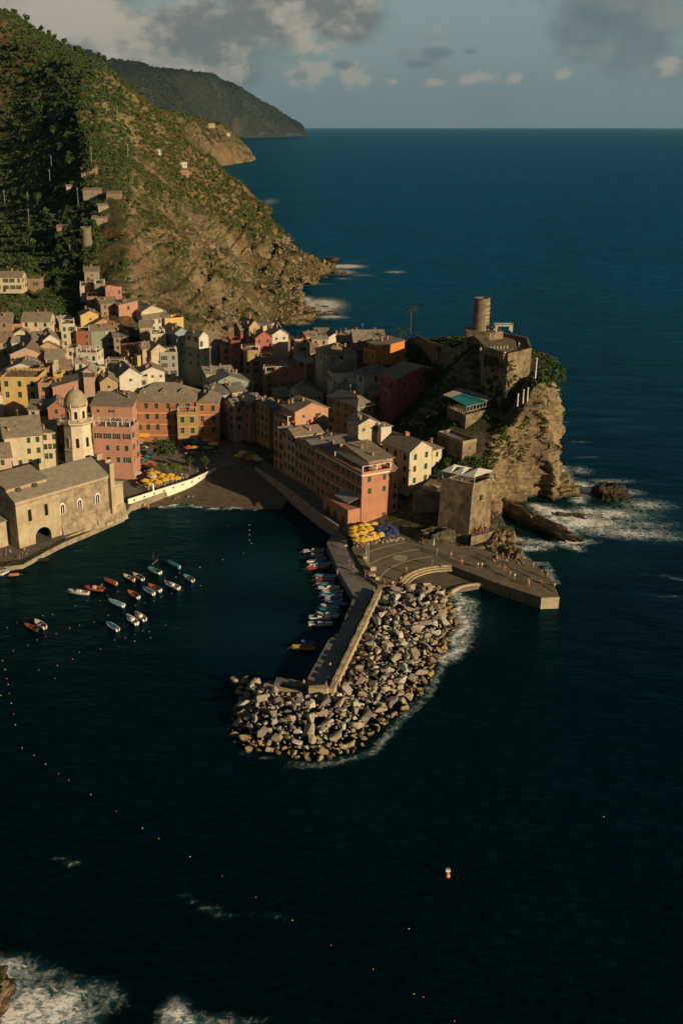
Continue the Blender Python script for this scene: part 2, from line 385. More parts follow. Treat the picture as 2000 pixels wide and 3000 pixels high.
# harbour edge skirt + cliff strip
def strip(name,top,bot,rows,m,amp=0,outf=None,smooth=False,carve=None):
    V=[];n=len(top)
    for j in range(rows+1):
        t=j/rows
        for i in range(n):
            a=Vector(top[i]);b=Vector(bot[i]);h=a.z-b.z
            s=t**1.15 if amp else t
            p=Vector((a.x+(b.x-a.x)*s,a.y+(b.y-a.y)*s,a.z+(b.z-a.z)*t))
            if amp:
                o=Vector((b.x-a.x,b.y-a.y,0));o=o.normalized() if o.length>.01 else Vector((0,0,0))
                k=min(1,h/18);q1=Vector((p.x*.085,p.y*.085,p.z*.05))
                d=mn.hetero_terrain(q1,.8,2.1,5,.6)*1.0-.8
                ridge=abs(mn.noise(Vector((p.x*.16+p.z*.05,p.y*.16,p.z*.03))))
                led=mn.noise(Vector((p.x*.05,p.y*.05,p.z*.7+p.x*.12)))
                w=amp*k*math.sin(math.pi*min(1,t*1.25+.02))**.5 if t<.8 else amp*k*.75
                if t==0:w=0
                fine=mn.ridged_multi_fractal(Vector((p.x*.28+p.z*.06,p.y*.28,p.z*.11)),.9,2.2,4,1.,2.)-1.1
                p+=o*(d*w+ridge*3.0*k*(t>0)+led*1.5*k*(t>0)+fine*1.0*k*(t>0))
                p.z+=.5*k*mn.noise(p*.3)*(t>0)
                if carve: p=carve(p,o)
            V.append(p)
    Fc=[(j*n+i,j*n+i+1,(j+1)*n+i+1,(j+1)*n+i) for j in range(rows) for i in range(n-1)]
    me=npmesh(name,[tuple(v) for v in V],Fc,m,smooth);o=bpy.data.objects.new(name,me);link(o);tag(o,kind='structure');return o
def carve(p,o):
    for c,r,d,w_ in ((Vector((78,297.5,3.5)),Vector((4.4,11,11)),6,Vector((.25,-.97,0))),(Vector((64,293,3)),Vector((3,6,5)),3,o)):
        e=Vector(((p.x-c.x)/r.x,(p.y-c.y)/r.y,(p.z-c.z)/r.z)).length
        if e<1: p=p-w_*(d*(1-e**3)**(.4 if d>5 else .8))
    return p
cliff=strip('cliff',[(r[0],r[1],r[2]+.0) for r in RR],[(r[3],r[4],-3) for r in RR],64,M_cliff,4.2,carve=carve)
hb=interp([p for p in HB],3.)
strip('quay_face',[(p[0],p[1],Gz(p[0],p[1])+.02) for p in hb],[(p[0]+.05,p[1]-.05,-3) for p in hb],3,M_stone)
# ---- loft: profiles of (x,y display px, Y) bottom->top
def crom(p0,p1,p2,p3,t):
    return .5*((2*p1)+(-p0+p2)*t+(2*p0-5*p1+4*p2-p3)*t*t+(-p0+3*p1-3*p2+p3)*t**3)
def resample(P,n):
    P=np.array(P,float);d=np.r_[0,np.cumsum(np.linalg.norm(np.diff(P,axis=0),axis=1))];d/=d[-1]
    out=[]
    for u in np.linspace(0,1,n):
        i=min(max(int(np.searchsorted(d,u)-1),0),len(P)-2);t=(u-d[i])/(d[i+1]-d[i]+1e-9)
        out.append(crom(P[max(i-1,0)],P[i],P[i+1],P[min(i+2,len(P)-1)],t))
    return np.array(out)
def loft(name,profs,nu,nv,m,amp,fr,kind='structure',ridge=1.,smooth=False,fn=None):
    Pr=[]
    for pr in profs:
        if name=='hillside' and pr[0][2]<540: pr=[(pr[0][0],pr[0][1]+45,pr[0][2]-12)]+pr
        Pr.append(resample([tuple(atY(0,*p)) if len(p)==3 else p[:3] for p in pr],nv))
    Pr=np.array(Pr)   # profiles x nv x 3
    k=len(Pr);out=np.zeros((nu,nv,3))
    for a in range(nu):
        u=a/(nu-1)*(k-1);i=min(int(u),k-2);t=u-i
        out[a]=crom(Pr[max(i-1,0)],Pr[i],Pr[i+1],Pr[min(i+2,k-1)],t)
    du=np.gradient(out,axis=0);dv=np.gradient(out,axis=1);N=np.cross(du,dv);N/=np.linalg.norm(N,axis=2)[:,:,None]+1e-9
    if N[:,:,2].mean()<0:N=-N
    for a in range(nu):
        for b_ in range(nv):
            p=Vector(out[a,b_]);q=p*fr
            d=mn.fractal(q,.9,2.1,6)+ridge*(.35-abs(mn.noise(q*1.7)))*1.2
            d2=mn.ridged_multi_fractal(Vector((q.x*3.1,q.y*3.1,q.z*1.2)),.9,2.2,4,1.,2.)-.9
            e=math.sin(math.pi*min(1,max(0,b_/(nv-1))))**.3
            w=amp*(.55+.45*e)
            if name=='hillside': d+=((((p.z+5*mn.noise(p*.012))/7.)%1)-.5)*.42*max(0,min(1,.5+3*mn.noise(p*.009+Vector((5,0,0)))))
            if fn:w*=fn(a/(nu-1)*(k-1),b_/(nv-1),p)
            out[a,b_]+=N[a,b_]*(d*w+d2*w*.28)
    idx=np.arange(nu*nv).reshape(nu,nv)
    Fc=np.stack([idx[:-1,:-1],idx[1:,:-1],idx[1:,1:],idx[:-1,1:]],axis=-1).reshape(-1,4)
    me=npmesh(name,out.reshape(-1,3),Fc,m,smooth);o=bpy.data.objects.new(name,me);link(o);tag(o,kind=kind)
    return o,out
D=lambda pr:pr
HILL=[
 [(-420,760,470),(-420,600,600),(-420,420,800),(-420,200,950),(-420,-60,1050),(-420,-220,1180)],
 [(-180,745,450),(-170,660,500),(-150,560,620),(-150,400,780),(-150,200,900),(-130,-60,1000),(-130,-100,1200)],
 [(-20,740,452),(-20,672,490),(-10,600,570),(-10,470,705),(-10,300,820),(-10,120,900),(-5,27,960),(0,40,1250)],
 [(85,735,470),(90,680,500),(95,600,555),(100,470,655),(100,330,755),(95,190,840),(95,84,930),(120,100,1250)],
 [(165,730,480),(165,660,505),(165,590,542),(165,460,628),(165,330,715),(165,210,800),(170,128,880),(200,150,1250)],
 [(235,725,470),(232,650,495),(230,590,525),(225,470,600),(215,350,680),(205,240,770),(232,168,880),(260,190,1280)],
 [(300,735,465),(292,660,490),(290,590,520),(285,480,590),(272,370,680),(262,280,770),(290,218,900),(320,240,1300)],
 [(360,740,472),(350,690,495),(345,610,540),(335,510,600),(322,410,690),(310,320,800),(352,268,950),(380,290,1350)],
 [(425,748,480),(415,700,510),(405,620,560),(395,530,620),(380,440,710),(365,370,820),(408,318,1000),(430,340,1400)],
 [(500,750,500),(485,705,545),(470,640,590),(455,560,650),(440,480,750),(425,420,860),(452,365,1060),(480,380,1450)],
 [(570,748,530),(555,710,570),(540,660,610),(520,590,680),(500,520,780),(480,455,900),(500,410,1100),(520,425,1500)],
 [(640,752,592),(618,722,620),(595,680,650),(570,620,720),(552,560,820),(538,495,950),(548,450,1130),(570,465,1500)],
 [(700,722,655),(668,700,670),(640,660,700),(612,610,760),(594,560,850),(580,510,980),(590,478,1150),(610,495,1500)],
 [(688,668,740),(668,655,760),(650,630,780),(635,595,830),(618,560,910),(612,535,1010),(618,512,1150),(640,540,1500)],
 [(730,662,790),(705,640,800),(680,612,820),(656,590,850),(642,570,910),(638,556,1000),(640,548,1100),(660,570,1500)],
 [(785,628,865),(770,612,872),(745,603,880),(715,594,890),(685,588,920),(668,582,980),(668,590,1100),(690,620,1500)],
 [(775,606,930),(760,601,935),(740,600,940),(715,598,950),(690,597,1000),(680,597,1060),(690,612,1150),(700,640,1500)],
]
def hfn(u,v,p):
    return .7+.5*(u>9)-.45*(u<4.5)
hill,HO=loft('hillside',HILL,430,230,M_hill,7.5,1/62.,fn=hfn)
H2=[[(470,440,1250),(460,420,1350),(450,400,1450),(470,390,1700)],
 [(520,450,1250),(505,425,1350),(490,405,1500),(500,400,1800)],
 [(560,478,1400),(540,440,1450),(518,416,1550),(520,420,1800)],
 [(598,472,1560),(582,452,1570),(556,432,1600),(540,430,1800)],
 [(594,463,1640),(580,452,1650),(560,440,1680),(545,440,1850)]]
h2,H2O=loft('coast_slope',H2,70,50,M_hill,9,1/90.)
H3=[[(330,330,1700),(340,300,2100),(350,270,2500),(370,262,3200)],
 [(420,400,1900),(415,350,2200),(400,300,2500),(410,275,2900),(430,285,3600)],
 [(480,382,2900),(475,350,2950),(455,315,3000),(440,282,3150),(460,290,3800)],
 [(530,380,3300),(522,350,3320),(505,315,3380),(480,282,3450),(500,295,4000)],
 [(572,374,3560),(562,352,3600),(545,325,3650),(520,300,3700),(530,310,4200)],
 [(583,371,3720),(578,360,3740),(560,340,3800),(540,322,3900),(545,330,4300)]]
h3,H3O=loft('far_headland',H3,130,90,M_hill,30,1/330.,smooth=False)
H4=[[(60,260,4000),(80,180,5000),(110,120,6000),(130,110,7500)],
 [(180,300,4200),(185,220,5200),(195,133,6500),(210,140,8000)],
 [(280,330,5000),(280,240,6000),(285,163,7500),(290,170,9000)],
 [(380,330,6500),(370,250,7500),(375,178,8500),(380,185,10000)],
 [(470,322,9000),(460,250,9300),(455,184,9800),(460,190,11500)],
 [(540,319,10600),(530,260,10700),(520,206,10900),(520,212,12500)],
 [(600,319,11200),(595,275,11300),(580,235,11500),(580,242,13000)],
 [(660,317.5,11500),(655,290,11600),(640,262,11800),(640,268,13000)],
 [(700,316,11700),(697,307,11800),(680,281,12000),(680,290,13200)],
 [(702,315,12100),(700,312,12100),(690,292,12200),(690,300,13200)]]
h4,H4O=loft('distant_headland',H4,170,90,M_far,95,1/1400.)
# ---- sea: one sheet, finely gridded round the village, reaching the horizon
def axis(a,b,step,lo,hi,gr=1.28):
    m=list(np.arange(a,b+.01,step));s=step;x=a;L=[]
    while x>lo: s*=gr;x-=s;L.append(x)
    s=step;x=m[-1];Rr=[]
    while x<hi: s*=gr;x+=s;Rr.append(x)
    return np.array(L[::-1]+m+Rr)
SX=axis(-110,190,1.4,-60000,60000);SY=axis(95,640,1.4,-3000,60000)
SYa=SY[SY<640.5];SYb=np.arange(643,960,3.);s_=3.;x_=SYb[-1];Lb=[]
while x_<60000: s_*=1.22;x_+=s_;Lb.append(x_)
SY=np.r_[SYa,SYb,Lb]
XX,YY=np.meshgrid(SX,SY,indexing='ij')
foam=np.zeros_like(XX);shal=np.zeros_like(XX)
def fb(c,rx,ry,amt=1.,ang=0.,arr=None):
    """paint a foam ellipse (metres)"""
    a=foam if arr is None else arr
    dx_=XX-c[0];dy_=YY-c[1];ca,sa=math.cos(ang),math.sin(ang)
    u=(dx_*ca+dy_*sa)/rx;w=(-dx_*sa+dy_*ca)/ry
    np.maximum(a,amt*np.clip(1.15-np.sqrt(u*u+w*w),0,1),out=a)
def fline(pts,r,amt=1.,arr=None):
    for p in interp([tuple(p) for p in pts],r*.8): fb(p,r,r,amt,0,arr)
Q=lambda k,x,y:(at(k,x,y,0).x,at(k,x,y,0).y)
# breakwater right side surf
fline([Q(9,1150,880),Q(9,1260,960),Q(9,1230,1080),Q(9,1290,1210),Q(9,1180,1330),Q(9,1230,1420),Q(9,1080,1520)],3.2,.95)
fline([Q(9,1330,980),Q(9,1330,1180),Q(9,1260,1380),Q(9,1150,1500)],3.6,.74)
fline([Q(10,1280,450),Q(10,1230,560),Q(10,1180,660),Q(10,1060,770),Q(10,960,880),Q(10,860,990),Q(10,760,1020),Q(10,640,1050),Q(10,520,1065),Q(10,400,1060)],1.8,.62)
fline([Q(10,50,800),Q(10,60,900),Q(10,110,990),Q(10,300,1030)],1.2,.45)
# jetty and cliff surf
fline([Q(8,860,1030),Q(8,960,1090),Q(8,1060,1180),Q(8,1170,1180),Q(8,1240,1330)],2.2,.75)
fline([Q(8,900,990),Q(8,1050,1010),Q(8,1200,1030),Q(8,1330,1040),Q(8,1400,1060)],4.2,.85)
fline([Q(8,1090,740),Q(8,1180,800),Q(8,1290,900),Q(8,1380,1000)],4.5,1.0)
fline([Q(8,1160,760),Q(8,1260,800),Q(8,1400,820),Q(8,1480,780)],6.5,1.0)
fline([Q(8,1420,700),Q(8,1400,640),Q(8,1330,540),Q(8,1280,440)],4.5,.95)
fline([Q(8,1420,900),Q(8,1568,930)],7,.85)
fb(Q(8,1250,790),10,5,1.25);fb(Q(8,1450,600),7,12,1.1);fb(Q(8,1380,1010),9,4,1.1);fb(Q(8,1050,1060),9,3.5,.95);fb(Q(0,1340,1200),22,13,1.0,-.1);fb(Q(0,1450,1225),22,8,.85,-.15);fb(Q(0,1400,1180),20,9,.9,-.1);fb(Q(0,1480,1160),13,9,.8);fb(Q(0,1470,1205),16,6,.7);fb(Q(0,1530,1235),14,5,.62,-.1);fb(Q(0,1560,1330),10,2,.5,-.4);fb(Q(0,1400,1105),14,4,.7);fb(Q(0,1330,1080),7,8,.7)
for x,y,rx,ry,a in [(1545,1240,10,2,.6),(1330,1015,9,2,.5),(1350,1050,10,2,.5),(1440,1130,9,5,.75),(1345,1130,7,9,.8),(1300,970,4,2,.5),(1540,1370,8,1,.45),(1500,1320,10,1.2,.42)]: fb(Q(0,x,y),rx,ry,a)
# shore of the hill
for x,y,rx,ry,a in [(740,700,22,30,1.3),(720,715,24,18,1.25),(700,690,10,22,1.2),(760,728,16,9,1.),(675,742,14,8,1.1),(792,612,24,16,1.35),(778,625,18,16,1.3),(790,640,12,9,.7),(830,632,18,10,.62),(907,625,13,9,.95),(690,655,14,6,.75),(730,652,18,5,.7),(820,600,18,8,.5)]: fb(Q(0,x,y),rx,ry*1.3,a)
for x,y,rx,ry,a in [(605,468,22,45,1),(620,462,25,25,.8),(598,480,20,35,.8),(580,376,30,60,.8),(560,380,40,60,.7)]: fb(Q(0,x,y),rx,ry,a)
# bottom left surf
for x,y,rx,ry,a in [(-10,1560,14,7,.9),(60,1640,9,6,.85),(150,1690,10,7,.95),(290,1700,9,8,1.),(60,1760,13,8,1.),(330,1770,10,7,.9),(180,1790,14,6,.95),(420,1660,9,6,.62),(500,1690,7,5,.55),(200,1570,10,3.5,.6),(0,1650,9,6,.95)]: fb(Q(15,x,y),rx*.62,ry*.62,a)
for x,y,rx,ry,a in [(800,1760,3,4,1.),(850,1790,5,2.5,.85),(960,1795,8,2,.7),(1100,1790,6,1.6,.5),(1010,1295,2.5,.8,.62),(900,1255,3,.8,.5),(960,1275,3,.8,.5),(1130,1292,3,.6,.5),(1300,1320,2,.6,.5),(330,1070,2,.6,.62),(270,1050,4,.9,.5),(850,1215,2,.6,.5)]: fb(Q(15,x,y),rx,ry,a)
fline([Q(15,880,1250),Q(15,960,1280),Q(15,1040,1300),Q(15,1150,1290),Q(15,1290,1300),Q(15,1320,1335)],.7,.55)
fline([Q(5,420,1690),Q(5,540,1672),Q(5,680,1662),Q(5,820,1690),Q(5,950,1705),Q(5,1100,1700),Q(5,1250,1712),Q(5,1400,1718)],.9,1.05)
fline([Q(5,430,1700),Q(5,700,1680),Q(5,900,1712),Q(5,1100,1716)],1.6,.62)
for k,x,y in ((4,830,1415),(4,700,1460),(4,800,1465),(18,1060,775),(18,700,830)): fb(Q(k,x,y),2.4,.6,.6,.2)
# lighter green shallows
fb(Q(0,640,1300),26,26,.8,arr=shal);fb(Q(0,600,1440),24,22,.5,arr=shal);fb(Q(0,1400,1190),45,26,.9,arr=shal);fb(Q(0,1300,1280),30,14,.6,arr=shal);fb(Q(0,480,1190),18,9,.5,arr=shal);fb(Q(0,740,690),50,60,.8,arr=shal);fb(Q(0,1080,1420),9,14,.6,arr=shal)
ZZ=np.zeros_like(XX)
for i_,j_ in zip(*np.nonzero(foam>.55)):
    if YY[i_,j_]<940: ZZ[i_,j_]=(foam[i_,j_]-.55)*1.5*max(0,.25+mn.fractal(Vector((XX[i_,j_]*.22,YY[i_,j_]*.3,0)),.8,2.,4))
nx,ny=XX.shape;idx=np.arange(nx*ny).reshape(nx,ny)
Fc=np.stack([idx[:-1,:-1],idx[1:,:-1],idx[1:,1:],idx[:-1,1:]],axis=-1).reshape(-1,4)
M_sea,q,b=newmat('sea_water')
v=pos(q)
af=q.add('ShaderNodeAttribute',attribute_name='foam').outputs['Fac'];ash=q.add('ShaderNodeAttribute',attribute_name='shallow').outputs['Fac']
vw=q.mapping(v,(.55,1.,1),(0,0,.25))
w1=q.noise(vw,.16,4,.6);w2=q.noise(vw,.8,4,.65);w3=q.noise(vw,.035,3,.5);w4=q.noise(v,2.6,3,.6)
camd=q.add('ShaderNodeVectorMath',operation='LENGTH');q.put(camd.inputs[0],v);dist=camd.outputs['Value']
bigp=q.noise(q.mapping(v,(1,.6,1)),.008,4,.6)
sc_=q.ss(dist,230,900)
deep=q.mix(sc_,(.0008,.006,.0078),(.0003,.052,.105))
deep=q.mix(q.m('MULTIPLY',q.ss(bigp,.45,.62),.35),deep,(.0015,.014,.019))
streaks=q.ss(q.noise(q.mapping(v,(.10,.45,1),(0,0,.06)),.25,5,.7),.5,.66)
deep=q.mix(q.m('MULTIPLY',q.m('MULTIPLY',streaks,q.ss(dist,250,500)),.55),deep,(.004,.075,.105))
facn=q.noise(q.mapping(v,(.45,1.,1),(0,0,.12)),.85,5,.7);facf=q.noise(q.mapping(v,(.35,1.,1),(0,0,.12)),.16,6,.72)
fac_=q.m('ADD',q.m('MULTIPLY',facn,q.m('SUBTRACT',1,q.ss(dist,250,800))),q.m('MULTIPLY',facf,q.ss(dist,250,800)))
deep=q.mix(q.ss(fac_,.42,.66),q.mix(1.,deep,(.55,.6,.62),'MULTIPLY'),q.mix(1.,deep,(1.5,1.45,1.4),'MULTIPLY'))  # light and dark of the wave facets painted into the water colour
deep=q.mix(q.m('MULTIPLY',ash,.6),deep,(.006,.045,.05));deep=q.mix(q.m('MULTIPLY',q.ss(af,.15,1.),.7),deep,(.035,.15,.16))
fn1=q.noise(v,.55,7,.72,dist=1.2)
vor=q.add('ShaderNodeTexVoronoi',feature='DISTANCE_TO_EDGE');q.put(vor.inputs['Vector'],q.mix(.35,v,q.noise(v,.7,4,.6,out=1),'ADD'));vor.inputs['Scale'].default_value=.42
lace=q.m('SUBTRACT',1,q.ss(vor.outputs['Distance'],.0,.22))
fnh=q.noise(q.mapping(v,(.6,1.3,1)),1.3,9,.78,dist=.8);fcover=q.ss(q.m('ADD',q.m('MULTIPLY',af,1.15),q.m('ADD',q.m('MULTIPLY',q.m('SUBTRACT',fn1,.5),1.5),q.m('MULTIPLY',q.m('SUBTRACT',fnh,.5),1.7))),.74,1.16)
vor2=q.add('ShaderNodeTexVoronoi',feature='DISTANCE_TO_EDGE');q.put(vor2.inputs['Vector'],q.mix(.5,v,q.noise(v,.35,5,.65,out=1),'ADD'));vor2.inputs['Scale'].default_value=.22
lace2=q.m('SUBTRACT',1,q.ss(vor2.outputs['Distance'],.0,.12))
fn0=q.noise(q.mapping(v,(.7,1.3,1)),1.5,9,.75,dist=.6);lz=q.m('MAXIMUM',q.m('MULTIPLY',lace,q.ss(fn0,.35,.6)),q.m('MULTIPLY',lace2,.7));lm=q.ss(q.m('ADD',af,q.m('MULTIPLY',q.m('SUBTRACT',fn1,.5),1.5)),.28,.75)
fcover=q.m('MULTIPLY',q.m('MAXIMUM',fcover,q.m('MULTIPLY',q.m('MULTIPLY',lz,lm),.42)),q.ss(af,.02,.2))
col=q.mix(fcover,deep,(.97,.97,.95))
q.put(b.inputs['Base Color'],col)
q.put(b.inputs['Roughness'],q.m('ADD',.12,q.m('MULTIPLY',fcover,.7)))
b.inputs['IOR'].default_value=1.33;b.inputs['Specular IOR Level'].default_value=0.
h=q.m('ADD',q.m('ADD',q.m('MULTIPLY',w1,1.3),q.m('MULTIPLY',w2,.45)),q.m('ADD',q.m('MULTIPLY',w3,3.),q.m('MULTIPLY',w4,.10)))
h=q.m('ADD',h,q.m('MULTIPLY',q.m('MULTIPLY',fcover,fnh),5.))
calm=q.ss(dist,150,700)
bn=q.add('ShaderNodeBump');q.put(bn.inputs['Height'],h);bn.inputs['Distance'].default_value=1.;q.put(bn.inputs['Strength'],q.m('ADD',.5,q.m('MULTIPLY',calm,.45)))
q.put(b.inputs['Normal'],bn.outputs[0])
gl=q.add('ShaderNodeBsdfGlossy');gl.inputs['Color'].default_value=(.2,.62,.85,1);gl.inputs['Roughness'].default_value=.13;q.put(gl.inputs['Normal'],bn.outputs[0])
fr=q.add('ShaderNodeFresnel');fr.inputs['IOR'].default_value=1.33;q.put(fr.inputs['Normal'],bn.outputs[0])
ms=q.add('ShaderNodeMixShader');q.put(ms.inputs[0],q.m('MULTIPLY',q.m('MINIMUM',q.m('MULTIPLY',fr.outputs[0],.5),.26),q.m('SUBTRACT',1,fcover)));q.l.new(b.outputs[0],ms.inputs[1]);q.l.new(gl.outputs[0],ms.inputs[2])
q.l.new(ms.outputs[0],q.t.nodes['Material Output'].inputs[0])
me=npmesh('sea',np.stack([XX,YY,ZZ],axis=-1).reshape(-1,3),Fc,M_sea,True)
for nm,ar in (('foam',foam),('shallow',shal)):
    a=me.attributes.new(nm,'FLOAT','POINT');a.data.foreach_set('value',ar.astype(np.float32).ravel())
o=bpy.data.objects.new('sea',me);link(o);tag(o,kind='structure')
# ---- beach
M_sand=mat('beach_sand',(.13,.098,.06),(.08,.06,.036),.5,.95,.3,6)
bp=[(-49.5,289),(-49,293.2),(-31.2,312.8),(-24.4,324.4),(-16.4,329.6),(-11.2,323.5),(-3,307),(-1,300),(-4,291),(-12,289),(-24,291),(-33,296),(-43,288)]
def beachz(x,y):
    sh=[Q(5,300,1700),Q(5,650,1650),Q(5,900,1700),Q(5,1400,1712)]
    # distance landward of shoreline
    a=np.interp(x,[p[0] for p in sh],[p[1] for p in sh])
    return max(-1.2,(y-a)*.11)
sheet('beach',[p for p in interp(bp+[bp[0]],2.)][:-1],1.5,beachz,M_sand)
# paving
M_pave=jointed('stone_paving',(.17,.15,.12),1.6,.8,.5,(.11,.10,.085))
pp=[(-190,183),(-150,207),(-100,230),(-77,248.2),(-71,250.4),(-64,264),(-50,284.5),(-48.4,293.4),(-31,313.3),(-24.3,324.8),(-16.6,330),(-11.2,324.4),(-1.1,305),(9.1,280.7),(13.9,270.6),(17,264),(24,266),(16,285),(5,305),(-8,330),(-18,352),(-22,356),(-45,356),(-60,330),(-58,318),(-75,300),(-95,275),(-130,250),(-190,230)]
sheet('piazza',[p for p in interp(pp+[pp[0]],2.5)][:-1],2.5,lambda x,y:max(Gz(x,y),2.2)+.12,M_pave)
def on_hill(k,x,y):
    """nearest surface point of the hill seen through a picture point"""
    u,v=px(k,x,y);P=HO.reshape(-1,3);dx_=P[:,0];dy_=P[:,1];dz_=P[:,2]-CH
    dep=dy_*_c-dz_*_s;X=CX+F*dx_/dep;Y=CY-F*(dy_*_s+dz_*_c)/dep
    d=(X-u)**2+(Y-v)**2+dep*.02
    i=int(d.argmin());return Vector(P[i])
# ================================================================ houses
def window_mesh(w,h,style):
    """frame+dark pane, wall plane is y=0, facing -y"""
    f=MB();t=.09
    f.box(-w/2-t,w/2+t,-.05,.02,-t,0);f.box(-w/2-t,w/2+t,-.05,.02,h,h+t)
    f.box(-w/2-t,-w/2,-.05,.02,0,h);f.box(w/2,w/2+t,-.05,.02,0,h)
    n1=len(f.f);f.box(-w/2,w/2,-.015,.01,0,h)
    n2=len(f.f)
    if style!='plain': f.box(-.03,.03,-.03,-.016,0,h);f.box(-w/2,w/2,-.03,-.017,h*.55,h*.55+.05)
    me=f.mesh('window',[M_frame,M_glass])
    for i,p in enumerate(me.polygons):p.material_index=1 if n1<=i<n2 else 0
    return me
def shutter_mesh(w,h,mat_,x0):
    f=MB();f.box(x0,x0+w,-.095,-.052,.0,h)
    k=7
    for i in range(k): f.box(x0+.05,x0+w-.05,-.115,-.096,.06+h*i/k,.06+h*i/k+.05)
    return f.mesh('shutter',mat_)
WM={};
def wm(kind):
    if kind not in WM:
        w,h={'n':(1.05,1.75),'s':(.9,1.0),'d':(1.1,2.2),'t':(.8,1.5),'b':(1.25,2.1)}[kind]
        WM[kind]=(w,h,window_mesh(w,h,'x'))
    return WM[kind]
SM={}
def sm(kind,mat_,state,side):
    key=(kind,mat_.name,state,side)
    if key not in SM:
        w,h,_=wm(kind);l=w/2+.03
        x0={('c',-1):-l+.0,('c',1):.005,('o',-1):-w-.16,('o',1):w/2+.12}[(state,side)]
        SM[key]=shutter_mesh(l-.01,h,mat_,x0)
    return SM[key]
def add_window(parent,loc,rz,kind='n',mat_=None,state='c'):
    w,h,me=wm(kind)
    o=inst('window',me,parent,loc,rz)
    if state in('c','o'):
        for s in(-1,1): inst('shutter',sm(kind,mat_ or M_shut,state,s),o,(0,0,0),0)
    return o
def door(parent,loc,rz,m=None):
    f=MB();f.box(-.65,.65,-.06,.02,0,2.3);f.box(-.5,-.05,-.085,-.06,.15,2.1);f.box(.05,.5,-.085,-.06,.15,2.1)
    return f.build('door',m or M_shutb,parent,loc,rz)
_chim=None
def chimney(parent,x,y,z,h=1.4):
    global _chim
    if _chim is None:
        f=MB();f.box(-.28,.28,-.28,.28,-.6,1.0);f.box(-.36,.36,-.36,.36,1.0,1.1)
        for a,b in((-.25,-.25),(.25,-.25),(.25,.25),(-.25,.25)): f.box(a-.06,a+.06,b-.06,b+.06,1.1,1.32)
        f.box(-.4,.4,-.4,.4,1.32,1.42);_chim=f.mesh('chimney',M_clay)
    return inst('chimney',_chim,parent,(x,y,z),0,(1,1,h/1.4))
HOUSES=[]
def roof_mesh(kind,w,d,rise,o=.45,th=.2):
    """local coordinates: eave plane z=0, x along the front, y back"""
    f=MB();W=w/2+o
    if kind in 'gf':
        A,B=(d/2,W) if kind=='g' else (w/2,d/2+o)   # half span, half length
        s=rise/A;e=A+o
        prof=[(-e,-o*s),(0,rise),(e,-o*s),(e,-o*s+th),(0,rise+th),(-e,-o*s+th)]
        for seg in ((0,1,4,5),(1,2,3,4)):
            P=[prof[i] for i in seg];vs=[]
            for L in(-B,B):
                for a,z in P: vs.append((L,a,z) if kind=='g' else (a,L,z))
            fs=[(3,2,1,0),(4,5,6,7),(0,1,5,4),(1,2,6,5),(2,3,7,6),(3,0,4,7)]
            if kind=='f': fs=[tuple(reversed(q)) for q in fs]
            f.poly(vs,fs)
    elif kind=='h':
        e=o;X=w/2+e;Y=d/2+e;r=max(.3,w/2-d/2)
        vs=[(-X,-Y,-.12),(X,-Y,-.12),(X,Y,-.12),(-X,Y,-.12),(-X,-Y,.08),(X,-Y,.08),(X,Y,.08),(-X,Y,.08),(-r,0,rise),(r,0,rise)]
        if d>w: r=max(.3,d/2-w/2);vs[8]=(0,-r,rise);vs[9]=(0,r,rise);fs=[(0,3,2,1),(0,1,5,4),(1,2,6,5),(2,3,7,6),(3,0,4,7),(4,5,8),(5,6,9,8),(6,7,9),(7,4,8,9)]
        else: fs=[(0,3,2,1),(0,1,5,4),(1,2,6,5),(2,3,7,6),(3,0,4,7),(4,5,9,8),(5,6,9),(6,7,8,9),(7,4,8)]
        f.poly(vs,fs)
    elif kind in 'sS':   # shed: rises to the back (s) or to the right (S)
        X=w/2+o;Y=d/2+o
        if kind=='s': z=[-.1,-.1,rise,rise]
        else: z=[-.1,rise,rise,-.1]
        c=[(-X,-Y),(X,-Y),(X,Y),(-X,Y)]
        f.poly([(c[i][0],c[i][1],z[i]+.02) for i in range(4)]+[(c[i][0],c[i][1],z[i]+th) for i in range(4)],((0,3,2,1),(4,5,6,7),(0,1,5,4),(1,2,6,5),(2,3,7,6),(3,0,4,7)))
    return f
